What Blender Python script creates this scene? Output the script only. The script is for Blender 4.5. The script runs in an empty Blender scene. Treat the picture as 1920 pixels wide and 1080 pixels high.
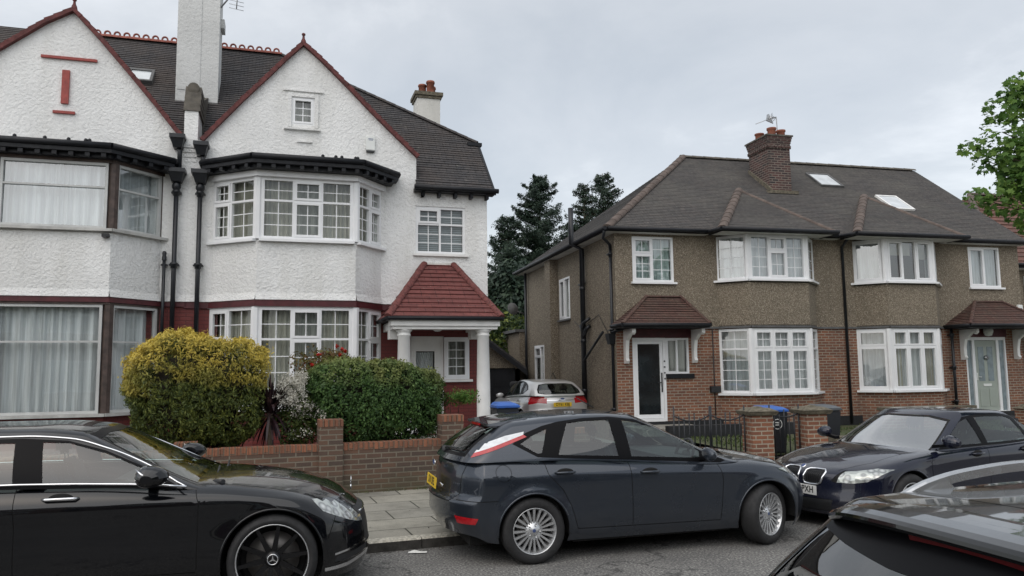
import bpy, bmesh, math, random
import numpy as np
from mathutils import Vector, Matrix
R = math.radians
random.seed(7); rng = np.random.default_rng(7)
scene = bpy.context.scene
C = scene.collection

# ---------------------------------------------------------------- camera, sky, sun, exposure
def mat_cam():
    cd = bpy.data.cameras.new('camera'); cam = bpy.data.objects.new('camera', cd); C.objects.link(cam)
    cd.sensor_width = 36.0; cd.sensor_fit = 'HORIZONTAL'; cd.lens = 1442.0 / 1920.0 * 36.0
    cd.clip_start = 0.05; cd.clip_end = 2000
    P, Q = R(6.0), R(0.7)
    fwd = Vector((0, math.cos(P), math.sin(P))); up0 = Vector((0, -math.sin(P), math.cos(P))); r0 = Vector((1, 0, 0))
    rt = r0 * math.cos(Q) - up0 * math.sin(Q) * -1 * -1
    up = up0 * math.cos(Q) + r0 * math.sin(Q)
    cam.matrix_world = Matrix(((rt.x, up.x, -fwd.x, 0), (rt.y, up.y, -fwd.y, 0), (rt.z, up.z, -fwd.z, 1.9), (0, 0, 0, 1)))
    scene.camera = cam
mat_cam()
scene.view_settings.view_transform = 'Standard'; scene.view_settings.look = 'None'
scene.view_settings.exposure = 0.08; scene.view_settings.gamma = 1.0
SUN_EL, SUN_AZ = 52.0, 205.0      # azimuth measured clockwise from +Y
world = bpy.data.worlds.new("World"); scene.world = world; world.use_nodes = True
def make_world():
    nt = world.node_tree; nt.nodes.clear(); L = nt.links
    N = lambda t, **k: (lambda n: ([setattr(n, a, b) for a, b in k.items()], n)[1])(nt.nodes.new(t))
    out = N('ShaderNodeOutputWorld'); bg = N('ShaderNodeBackground'); bg2 = N('ShaderNodeBackground'); add = N('ShaderNodeAddShader')
    sky = N('ShaderNodeTexSky', sky_type='NISHITA', sun_disc=False, sun_elevation=R(SUN_EL), sun_rotation=R(SUN_AZ))
    sky.dust_density = 3.0
    L.new(sky.outputs[0], bg.inputs[0]); bg.inputs[1].default_value = 0.05
    tc = N('ShaderNodeTexCoord'); sep = N('ShaderNodeSeparateXYZ'); L.new(tc.outputs['Generated'], sep.inputs[0])
    # cloud deck: project the view ray on a plane overhead
    zz = N('ShaderNodeMath', operation='MAXIMUM'); zz.inputs[1].default_value = 0.0; L.new(sep.outputs[2], zz.inputs[0])
    zp = N('ShaderNodeMath', operation='ADD'); zp.inputs[1].default_value = 0.16; L.new(zz.outputs[0], zp.inputs[0])
    dx = N('ShaderNodeMath', operation='DIVIDE'); L.new(sep.outputs[0], dx.inputs[0]); L.new(zp.outputs[0], dx.inputs[1])
    dy = N('ShaderNodeMath', operation='DIVIDE'); L.new(sep.outputs[1], dy.inputs[0]); L.new(zp.outputs[0], dy.inputs[1])
    cb = N('ShaderNodeCombineXYZ'); L.new(dx.outputs[0], cb.inputs[0]); L.new(dy.outputs[0], cb.inputs[1]); cb.inputs[2].default_value = 3.7
    n1 = N('ShaderNodeTexNoise'); n1.inputs['Scale'].default_value = 1.25; n1.inputs['Detail'].default_value = 8; n1.inputs['Roughness'].default_value = 0.56
    n1.inputs['Distortion'].default_value = 0.3
    L.new(cb.outputs[0], n1.inputs['Vector'])
    cr = N('ShaderNodeValToRGB'); L.new(n1.outputs[0], cr.inputs[0])
    e = cr.color_ramp.elements; e[0].position = 0.34; e[0].color = (0.515, 0.535, 0.545, 1); e[1].position = 0.70; e[1].color = (0.84, 0.845, 0.835, 1)
    m = e.new(0.52); m.color = (0.605, 0.618, 0.62, 1)
    # brighter toward the horizon, as a thin overcast is
    hz = N('ShaderNodeMapRange'); L.new(zz.outputs[0], hz.inputs[0]); hz.inputs[1].default_value = 0.0; hz.inputs[2].default_value = 0.28; hz.inputs[3].default_value = 1.13; hz.inputs[4].default_value = 1.0
    mul = N('ShaderNodeVectorMath', operation='SCALE'); L.new(cr.outputs[0], mul.inputs[0]); L.new(hz.outputs[0], mul.inputs['Scale'])
    L.new(mul.outputs[0], bg2.inputs[0]); bg2.inputs[1].default_value = 0.92
    L.new(bg.outputs[0], add.inputs[0]); L.new(bg2.outputs[0], add.inputs[1]); L.new(add.outputs[0], out.inputs[0])
make_world()
def make_sun():
    ld = bpy.data.lights.new('sun', 'SUN'); ld.energy = 1.5; ld.angle = R(100); ld.color = (1.0, 0.97, 0.93)
    o = bpy.data.objects.new('sun', ld); C.objects.link(o)
    az, el = R(SUN_AZ), R(SUN_EL)
    d = Vector((math.sin(az) * math.cos(el), math.cos(az) * math.cos(el), math.sin(el)))   # towards the sun
    o.rotation_euler = d.to_track_quat('Z', 'Y').to_euler(); o.location = d * 60
make_sun()

# ---------------------------------------------------------------- materials
def _n(nt, t, **k):
    n = nt.nodes.new(t)
    for a, b in k.items(): setattr(n, a, b)
    return n
def _base(name):
    m = bpy.data.materials.new(name); m.use_nodes = True; nt = m.node_tree
    b = nt.nodes['Principled BSDF']; return m, nt, b
def _sv(b, col=None, rough=None, metal=None, coat=None, spec=None):
    if col is not None: b.inputs['Base Color'].default_value = (*col, 1)
    if rough is not None: b.inputs['Roughness'].default_value = rough
    if metal is not None: b.inputs['Metallic'].default_value = metal
    if coat is not None: b.inputs['Coat Weight'].default_value = coat; b.inputs['Coat Roughness'].default_value = 0.03
    if spec is not None: b.inputs['Specular IOR Level'].default_value = spec
def _mix(nt, a, b, f, mode='MIX'):
    n = _n(nt, 'ShaderNodeMix', data_type='RGBA', blend_type=mode)
    for s, v in ((6, a), (7, b), (0, f)):
        if isinstance(v, bpy.types.NodeSocket): nt.links.new(v, n.inputs[s])
        elif s == 0: n.inputs[0].default_value = v
        else: n.inputs[s].default_value = (*v, 1)
    return n.outputs[2]
def _noise(nt, scale, detail=4, vec=None, rough=0.55, dist=0):
    n = _n(nt, 'ShaderNodeTexNoise'); n.inputs['Scale'].default_value = scale; n.inputs['Detail'].default_value = detail
    n.inputs['Roughness'].default_value = rough; n.inputs['Distortion'].default_value = dist
    if vec is not None: nt.links.new(vec, n.inputs['Vector'])
    return n.outputs[0]
def _ramp(nt, src, pts):
    n = _n(nt, 'ShaderNodeValToRGB'); nt.links.new(src, n.inputs[0]); e = n.color_ramp.elements
    while len(e) < len(pts): e.new(0.5)
    for el, (p, c) in zip(e, pts):
        el.position = p; el.color = (*c, 1) if len(c) == 3 else (c[0], c[0], c[0], 1)
    return n.outputs[0]
def _bump(nt, b, h, strength, dist=0.01, prev=None):
    n = _n(nt, 'ShaderNodeBump'); n.inputs['Strength'].default_value = strength; n.inputs['Distance'].default_value = dist
    nt.links.new(h, n.inputs['Height'])
    if prev is not None: nt.links.new(prev, n.inputs['Normal'])
    if b is not None: nt.links.new(n.outputs[0], b.inputs['Normal'])
    return n.outputs[0]
def _obj(nt): return _n(nt, 'ShaderNodeTexCoord').outputs['Object']
def _uv(nt): return _n(nt, 'ShaderNodeTexCoord').outputs['UV']

def plain(name, col, rough=0.6, metal=0.0, coat=0.0, var=0.12, vs=3.0, bump=0.0, bs=60.0, spec=None):
    m, nt, b = _base(name); _sv(b, col, rough, metal, coat, spec); o = _obj(nt)
    if var:
        f = _noise(nt, vs, 5, o)
        c = _ramp(nt, f, [(0.3, tuple(x * (1 - var) for x in col)), (0.7, tuple(min(1, x * (1 + var)) for x in col))])
        nt.links.new(c, b.inputs['Base Color'])
        r = _ramp(nt, _noise(nt, vs * 3.1, 3, o), [(0.3, (max(0.02, rough * 0.85),)), (0.7, (min(1, rough * 1.15),))]); nt.links.new(r, b.inputs['Roughness'])
    if bump: _bump(nt, b, _noise(nt, bs, 4, o), bump, 0.01)
    return m
def roughcast(name, col, stain, scale=11.0, strength=0.9, fleck=None, dist=0.02, grime=0.5):
    m, nt, b = _base(name); _sv(b, col, 0.92); o = _obj(nt)
    v = _n(nt, 'ShaderNodeVectorMath', operation='MULTIPLY'); nt.links.new(o, v.inputs[0]); v.inputs[1].default_value = (1, 1, 0.16)
    st = _noise(nt, 1.3, 6, v.outputs[0], 0.62)                      # rain streaks run down the wall
    big = _noise(nt, 0.55, 5, o)
    c = _mix(nt, col, stain, _ramp(nt, st, [(0.44, (0,)), (0.78, (grime,))]))
    c = _mix(nt, c, tuple(x * (0.86 if not fleck else 0.68) for x in col), _ramp(nt, big, [(0.35, (0.8,)), (0.62, (0,))]))
    h = _noise(nt, scale, 3, o, 0.6, 0.4); h2 = _noise(nt, scale * 3.3, 4, o, 0.6)
    if fleck:
        vo = _n(nt, 'ShaderNodeTexVoronoi'); vo.inputs['Scale'].default_value = fleck[0]; nt.links.new(o, vo.inputs['Vector'])
        fc = _ramp(nt, vo.outputs['Color'], [(0.15, fleck[1]), (0.5, col), (0.85, fleck[2])])
        c = _mix(nt, c, fc, 0.62); 
        c = _mix(nt, c, tuple(x * 0.6 for x in col), _ramp(nt, _noise(nt, 24, 3, o), [(0.45, (0.0,)), (0.75, (0.6,))]))
        n1 = _bump(nt, None, vo.outputs['Distance'], strength, dist); _bump(nt, b, h, strength * 0.5, 0.01, n1)
    else:
        n1 = _bump(nt, None, h, strength, dist * 1.8); _bump(nt, b, h2, strength * 0.6, dist * 0.5, n1)
        c = _mix(nt, c, tuple(x * 0.55 for x in col), _ramp(nt, h, [(0.30, (0.30,)), (0.42, (0.0,))])); c = _mix(nt, c, tuple(x * 0.78 for x in col), _ramp(nt, _noise(nt, 0.9, 7, o, 0.7), [(0.55, (0.0,)), (0.62, (0.35,)), (0.8, (0.5,))]))
    nt.links.new(c, b.inputs['Base Color'])
    return m
def brick(name, c1, c2, mortar, bw=0.225, rh=0.075, ms=0.012, stain=(0.08, 0.07, 0.055), sa=0.35, bump=0.6, painted=False, vert=False, green=0.0):
    m, nt, b = _base(name); _sv(b, c1, 0.85 if not painted else 0.6); uv = _uv(nt); o = _obj(nt)
    if vert:
        mp = _n(nt, 'ShaderNodeMapping'); mp.inputs['Rotation'].default_value = (0, 0, R(90)); nt.links.new(uv, mp.inputs[0]); uv = mp.outputs[0]
    t = _n(nt, 'ShaderNodeTexBrick'); nt.links.new(uv, t.inputs['Vector']); t.inputs['Scale'].default_value = 1.0
    t.inputs['Color1'].default_value = (*c1, 1); t.inputs['Color2'].default_value = (*c2, 1); t.inputs['Mortar'].default_value = (*mortar, 1)
    t.inputs['Brick Width'].default_value = bw; t.inputs['Row Height'].default_value = rh; t.inputs['Mortar Size'].default_value = ms; t.inputs['Mortar Smooth'].default_value = 0.3
    t.inputs['Bias'].default_value = 0.0
    c = _mix(nt, t.outputs['Color'], (0.5, 0.5, 0.5), _ramp(nt, _noise(nt, 37, 4, o), [(0.35, (0.0,)), (0.8, (0.35,))]), 'MULTIPLY')
    c = _mix(nt, c, stain, _ramp(nt, _noise(nt, 1.1, 6, o, 0.65), [(0.42, (0,)), (0.8, (sa,))]))
    if green:
        s = _n(nt, 'ShaderNodeSeparateXYZ'); nt.links.new(o, s.inputs[0])
        g = _n(nt, 'ShaderNodeMapRange'); nt.links.new(s.outputs[2], g.inputs[0]); g.inputs[1].default_value = 0.35; g.inputs[2].default_value = 0.0; g.inputs[3].default_value = 0; g.inputs[4].default_value = green
        gm = _n(nt, 'ShaderNodeMath', operation='MULTIPLY'); nt.links.new(g.outputs[0], gm.inputs[0]); nt.links.new(_noise(nt, 5, 5, o), gm.inputs[1])
        c = _mix(nt, c, (0.06, 0.075, 0.03), gm.outputs[0])
    nt.links.new(c, b.inputs['Base Color'])
    inv = _n(nt, 'ShaderNodeMath', operation='SUBTRACT'); inv.inputs[0].default_value = 1.0; nt.links.new(t.outputs['Fac'], inv.inputs[1])
    n1 = _bump(nt, None, inv.outputs[0], bump, 0.006); _bump(nt, b, _noise(nt, 70, 4, o), 0.35, 0.004, n1)
    return m
def tiles(name, c1, c2, moss, bw=0.17, rh=0.1, sa=0.5, moss_scale=0.7, rough=0.85):
    m, nt, b = _base(name); _sv(b, c1, rough); uv = _uv(nt); o = _obj(nt)
    t = _n(nt, 'ShaderNodeTexBrick'); nt.links.new(uv, t.inputs['Vector']); t.inputs['Scale'].default_value = 1.0
    t.inputs['Color1'].default_value = (*c1, 1); t.inputs['Color2'].default_value = (*c2, 1); t.inputs['Mortar'].default_value = (*(x * 0.35 for x in c1), 1)
    t.inputs['Brick Width'].default_value = bw; t.inputs['Row Height'].default_value = rh; t.inputs['Mortar Size'].default_value = 0.006; t.inputs['Bias'].default_value = -0.05
    c = _mix(nt, t.outputs['Color'], moss, _ramp(nt, _noise(nt, moss_scale, 7, o, 0.68), [(0.45, (0,)), (0.75, (sa,))]))
    c = _mix(nt, c, (0.45, 0.45, 0.45), _ramp(nt, _noise(nt, 9, 5, o, 0.7), [(0.4, (0.0,)), (0.75, (0.75,))]), 'MULTIPLY')
    c = _mix(nt, c, (0.30, 0.29, 0.24), _ramp(nt, _noise(nt, 11, 7, o, 0.75), [(0.61, (0.0,)), (0.70, (0.6,))]))      # lichen spots
    nt.links.new(c, b.inputs['Base Color'])
    inv = _n(nt, 'ShaderNodeMath', operation='SUBTRACT'); inv.inputs[0].default_value = 1.0; nt.links.new(t.outputs['Fac'], inv.inputs[1])
    n1 = _bump(nt, None, inv.outputs[0], 0.5, 0.006); _bump(nt, b, _noise(nt, 40, 4, o), 0.4, 0.006, n1)
    return m
def glass(name, tint=(0.93, 0.96, 0.95), refl=0.5, trans=0.9, rough=0.02, wav=0.05):
    m, nt, b = _base(name); nt.nodes.remove(b); out = nt.nodes['Material Output']
    tr = _n(nt, 'ShaderNodeBsdfTransparent'); tr.inputs[0].default_value = (*(x * trans for x in tint), 1)
    gl = _n(nt, 'ShaderNodeBsdfGlossy'); gl.inputs['Roughness'].default_value = rough; gl.inputs[0].default_value = (1, 1, 1, 1)
    geo = _n(nt, 'ShaderNodeNewGeometry'); dt = _n(nt, 'ShaderNodeVectorMath', operation='DOT_PRODUCT'); nt.links.new(geo.outputs['Normal'], dt.inputs[0]); nt.links.new(geo.outputs['Incoming'], dt.inputs[1])
    ab = _n(nt, 'ShaderNodeMath', operation='ABSOLUTE'); nt.links.new(dt.outputs['Value'], ab.inputs[0]); om = _n(nt, 'ShaderNodeMath', operation='SUBTRACT'); om.inputs[0].default_value = 1.0; nt.links.new(ab.outputs[0], om.inputs[1])
    pw = _n(nt, 'ShaderNodeMath', operation='POWER'); nt.links.new(om.outputs[0], pw.inputs[0]); pw.inputs[1].default_value = 5.0; fr = _n(nt, 'ShaderNodeMath', operation='MULTIPLY_ADD'); nt.links.new(pw.outputs[0], fr.inputs[0]); fr.inputs[1].default_value = 0.93; fr.inputs[2].default_value = 0.07
    bp = _n(nt, 'ShaderNodeBump'); bp.inputs['Strength'].default_value = wav; bp.inputs['Distance'].default_value = 0.02; nt.links.new(_noise(nt, 1.6, 1, _obj(nt)), bp.inputs['Height'])
    nt.links.new(bp.outputs[0], gl.inputs['Normal'])
    ma = _n(nt, 'ShaderNodeMath', operation='MULTIPLY_ADD'); nt.links.new(fr.outputs[0], ma.inputs[0]); ma.inputs[1].default_value = 1.0; ma.inputs[2].default_value = refl; ma.use_clamp = True
    mx = _n(nt, 'ShaderNodeMixShader'); nt.links.new(ma.outputs[0], mx.inputs[0]); nt.links.new(tr.outputs[0], mx.inputs[1]); nt.links.new(gl.outputs[0], mx.inputs[2])
    nt.links.new(mx.outputs[0], out.inputs[0]); return m
def lace(name, col, alpha=0.55):
    m, nt, b = _base(name); _sv(b, col, 0.9); o = _obj(nt)
    v = _n(nt, 'ShaderNodeVectorMath', operation='MULTIPLY'); nt.links.new(o, v.inputs[0]); v.inputs[1].default_value = (1, 1, 0.04)
    f = _noise(nt, 13, 4, v.outputs[0], 0.6)
    b.inputs['Base Color'].default_value = (*col, 1)
    nt.links.new(_ramp(nt, f, [(0.3, (alpha * 0.65,)), (0.7, (min(1, alpha * 1.3),))]), b.inputs['Alpha']); return m
def paint(name, col, rough=0.22, metal=0.0, flake=0.0, dirt=(0.12, 0.11, 0.1)):
    m, nt, b = _base(name); _sv(b, col, rough, metal, 1.0, 0.12); o = _obj(nt)
    s = _n(nt, 'ShaderNodeSeparateXYZ'); nt.links.new(o, s.inputs[0])
    g = _n(nt, 'ShaderNodeMapRange'); nt.links.new(s.outputs[2], g.inputs[0]); g.inputs[1].default_value = 0.5; g.inputs[2].default_value = 0.15; g.inputs[3].default_value = 0.0; g.inputs[4].default_value = 0.3
    gm = _n(nt, 'ShaderNodeMath', operation='MULTIPLY'); nt.links.new(g.outputs[0], gm.inputs[0]); nt.links.new(_noise(nt, 3.5, 6, o), gm.inputs[1])   # road film low on the sills
    c = _mix(nt, col, dirt, gm.outputs[0]); c = _mix(nt, c, dirt, _ramp(nt, _noise(nt, 2.2, 6, o, 0.7), [(0.5, (0,)), (0.85, (0.04,))]))
    nt.links.new(c, b.inputs['Base Color'])
    nt.links.new(_ramp(nt, _noise(nt, 4, 5, o), [(0.35, (rough,)), (0.8, (rough + 0.12,))]), b.inputs['Roughness'])
    return m
def leafmat(name, cols, rough=0.55, trans=0.25, vs=0.9, tip=None, tz=(0, 1)):
    m, nt, b = _base(name); _sv(b, cols[1], rough, 0, 0, 0.3); o = _obj(nt)
    at = _n(nt, 'ShaderNodeAttribute'); at.attribute_name = 'rnd'
    c = _ramp(nt, at.outputs['Fac'], [(0.0, cols[0]), (0.5, cols[1]), (1.0, cols[2])])
    c = _mix(nt, c, cols[0], _ramp(nt, _noise(nt, vs, 5, o, 0.6), [(0.38, (0.0,)), (0.68, (0.75,))]))
    if tip:
        at2 = _n(nt, 'ShaderNodeAttribute'); at2.attribute_name = 'tip'
        c = _mix(nt, c, tip, at2.outputs['Fac'])
    nt.links.new(c, b.inputs['Base Color'])
    out = nt.nodes['Material Output']; tl = _n(nt, 'ShaderNodeBsdfTranslucent'); nt.links.new(c, tl.inputs[0])
    mx = _n(nt, 'ShaderNodeMixShader'); mx.inputs[0].default_value = trans; nt.links.new(b.outputs[0], mx.inputs[1]); nt.links.new(tl.outputs[0], mx.inputs[2]); nt.links.new(mx.outputs[0], out.inputs[0])
    return m

M = {}
M['white_render'] = roughcast('white_roughcast', (0.86, 0.865, 0.855), (0.50, 0.49, 0.44), 19.0, 1.0, dist=0.015, grime=0.65)
M['white_chimney'] = roughcast('chimney_render', (0.66, 0.67, 0.66), (0.42, 0.42, 0.38), 14.0, 0.8, dist=0.012, grime=0.6)
M['white_small'] = roughcast('old_white_render', (0.70, 0.69, 0.65), (0.25, 0.25, 0.2), 10.0, 0.5, dist=0.008, grime=0.9)
M['pebbledash'] = roughcast('pebbledash', (0.212, 0.176, 0.130), (0.065, 0.056, 0.045), 7.0, 0.9, fleck=(52.0, (0.10, 0.082, 0.06), (0.47, 0.41, 0.32)), dist=0.012, grime=0.7)
M['red_paint_brick'] = brick('red_painted_brick', (0.150, 0.022, 0.020), (0.17, 0.026, 0.022), (0.105, 0.018, 0.016), ms=0.010, stain=(0.07, 0.02, 0.018), sa=0.5, bump=0.5, painted=True)
M['maroon'] = plain('maroon_paint', (0.075, 0.012, 0.016), 0.5, var=0.3, vs=6)
M['red_trim'] = plain('red_trim_paint', (0.30, 0.055, 0.045), 0.6, var=0.25, vs=12, bump=0.3)
M['verge_tile'] = plain('verge_tile', (0.115, 0.034, 0.032), 0.8, var=0.45, vs=9, bump=0.4)
M['brick2'] = brick('red_stock_brick', (0.29, 0.115, 0.062), (0.165, 0.070, 0.046), (0.36, 0.31, 0.24), stain=(0.06, 0.045, 0.04), sa=0.65, ms=0.012)
M['brick_wall'] = brick('garden_wall_brick', (0.170, 0.092, 0.060), (0.090, 0.062, 0.050), (0.205, 0.175, 0.135), stain=(0.05, 0.045, 0.035), sa=0.55, ms=0.011, green=0.8)
M['brick_cope'] = brick('red_brick_on_edge', (0.33, 0.135, 0.075), (0.22, 0.095, 0.058), (0.15, 0.11, 0.08), bw=0.5, rh=0.075, ms=0.010, stain=(0.07, 0.05, 0.035), sa=0.5, vert=True)
M['brick_chim'] = brick('sooty_brick', (0.105, 0.046, 0.040), (0.030, 0.024, 0.026), (0.20, 0.165, 0.14), stain=(0.03, 0.028, 0.025), sa=0.6, ms=0.014)
M['tile_dark'] = tiles('slate_grey_tiles', (0.050, 0.049, 0.053), (0.072, 0.066, 0.066), (0.10, 0.068, 0.048), sa=0.5)
M['tile_brown'] = tiles('grey_brown_tiles', (0.070, 0.066, 0.064), (0.096, 0.085, 0.079), (0.135, 0.127, 0.108), sa=0.5, moss_scale=0.5)
M['tile_hood'] = tiles('brown_red_tiles', (0.115, 0.055, 0.043), (0.085, 0.050, 0.042), (0.15, 0.13, 0.09), sa=0.35, moss_scale=2.5)
M['tile_red'] = tiles('red_porch_tiles', (0.150, 0.045, 0.040), (0.180, 0.054, 0.047), (0.105, 0.036, 0.034), bw=0.30, rh=0.16, sa=0.35, moss_scale=2)
M['tile_far'] = tiles('brown_red_far_tiles', (0.17, 0.075, 0.055), (0.12, 0.058, 0.046), (0.08, 0.06, 0.045), bw=0.33, rh=0.30, sa=0.4)
M['ridge_tile'] = plain('weathered_ridge_tile', (0.105, 0.080, 0.068), 0.85, var=0.35, vs=4, bump=0.4)
M['ridge_dark'] = plain('dark_ridge_tile', (0.10, 0.090, 0.075), 0.85, var=0.4, vs=5, bump=0.4)
M['ridge_red'] = plain('red_crest_tile', (0.23, 0.07, 0.05), 0.8, var=0.35, vs=8)
M['terracotta'] = plain('terracotta', (0.22, 0.075, 0.045), 0.8, var=0.4, vs=6, bump=0.2)
M['upvc'] = plain('white_upvc', (0.80, 0.81, 0.82), 0.35, var=0.05, vs=2)
M['white_paint'] = plain('white_gloss_paint', (0.78, 0.78, 0.76), 0.4, var=0.07, vs=4, bump=0.05)
M['sill_grey'] = plain('grey_painted_sill', (0.46, 0.46, 0.44), 0.7, var=0.25, vs=5)
M['soffit'] = plain('soffit_paint', (0.52, 0.52, 0.49), 0.7, var=0.2, vs=2)
M['alum'] = plain('grey_aluminium_frame', (0.52, 0.53, 0.52), 0.45, var=0.12, vs=3)
M['timber'] = plain('brown_timber', (0.065, 0.045, 0.038), 0.6, var=0.45, vs=8, bump=0.3)
M['black_paint'] = plain('black_gloss_paint', (0.009, 0.010, 0.013), 0.5, var=0.3, vs=5, bump=0.1, spec=0.3)
M['iron'] = plain('black_iron', (0.010, 0.012, 0.016), 0.4, var=0.3, vs=6)
M['plinth_black'] = plain('black_bitumen_plinth', (0.012, 0.013, 0.015), 0.7, var=0.3, vs=5)
M['lead'] = plain('lead_flashing', (0.10, 0.10, 0.10), 0.7, var=0.3, vs=6)
M['capstone'] = plain('mossy_cap_stone', (0.125, 0.11, 0.08), 0.95, var=0.5, vs=14, bump=0.8, bs=30)
M['concrete'] = plain('concrete', (0.26, 0.25, 0.22), 0.9, var=0.25, vs=5, bump=0.3)
M['room'] = plain('dark_room', (0.035, 0.035, 0.035), 0.9, var=0.3, vs=1)
M['glass'] = glass('window_glass', refl=0.0, trans=0.95)
M['glass_sky'] = glass('window_glass_reflective', (0.92, 0.96, 0.96), refl=0.13, trans=0.92, wav=0.25)
M['glass_bright'] = glass('window_glass_bright', (0.80, 0.90, 0.88), refl=0.10, trans=0.95, wav=0.5)
M['frosted'] = plain('frosted_glass', (0.20, 0.25, 0.27), 0.18, var=0.25, vs=5, spec=0.6)
M['skylight'] = plain('skylight_glass', (0.55, 0.58, 0.60), 0.08, var=0.15, vs=3)
M['net'] = lace('net_curtain', (0.76, 0.79, 0.81), 0.85)
M['net_thin'] = lace('thin_net_curtain', (0.46, 0.47, 0.43), 0.80)
M['drape'] = plain('beige_curtain', (0.42, 0.41, 0.35), 0.9, var=0.2, vs=3)
M['blind'] = plain('grey_blind', (0.26, 0.29, 0.30), 0.7, var=0.1, vs=3)
M['door_green'] = plain('grey_green_door', (0.33, 0.37, 0.33), 0.45, var=0.06, vs=3)
M['door_glass'] = plain('black_door_glass', (0.012, 0.016, 0.018), 0.06, var=0.4, vs=3, spec=0.6)
M['chrome'] = plain('chrome', (0.80, 0.81, 0.83), 0.14, 1.0, var=0.05)
M['steel'] = plain('galvanised_steel', (0.42, 0.43, 0.44), 0.4, 0.8, var=0.2)
M['white_plastic'] = plain('white_plastic', (0.74, 0.76, 0.74), 0.4, var=0.06)
M['tyre'] = plain('tyre_rubber', (0.020, 0.020, 0.021), 0.75, var=0.3, vs=8)
M['dark_plastic'] = plain('dark_plastic', (0.018, 0.019, 0.021), 0.5, var=0.2, vs=5)
M['bin_black'] = plain('bin_black', (0.018, 0.021, 0.026), 0.5, var=0.2, vs=3)
M['bin_grey'] = plain('bin_grey_lid', (0.10, 0.11, 0.12), 0.5, var=0.2, vs=4)
M['bin_blue'] = plain('bin_blue_lid', (0.035, 0.12, 0.42), 0.45, var=0.15, vs=5)
M['yellow_plate'] = plain('yellow_plate', (0.75, 0.50, 0.03), 0.4, var=0.04)
M['white_plate'] = plain('white_plate', (0.78, 0.78, 0.76), 0.4, var=0.04)
M['ink'] = plain('black_lettering', (0.01, 0.01, 0.012), 0.5, var=0)
M['blue_ink'] = plain('blue_lettering', (0.05, 0.08, 0.20), 0.5, var=0)
M['paper'] = plain('white_paper', (0.75, 0.75, 0.72), 0.8, var=0.1, vs=20)
M['bark'] = plain('bark', (0.09, 0.07, 0.05), 0.9, var=0.4, vs=7, bump=0.7, bs=25)

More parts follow.
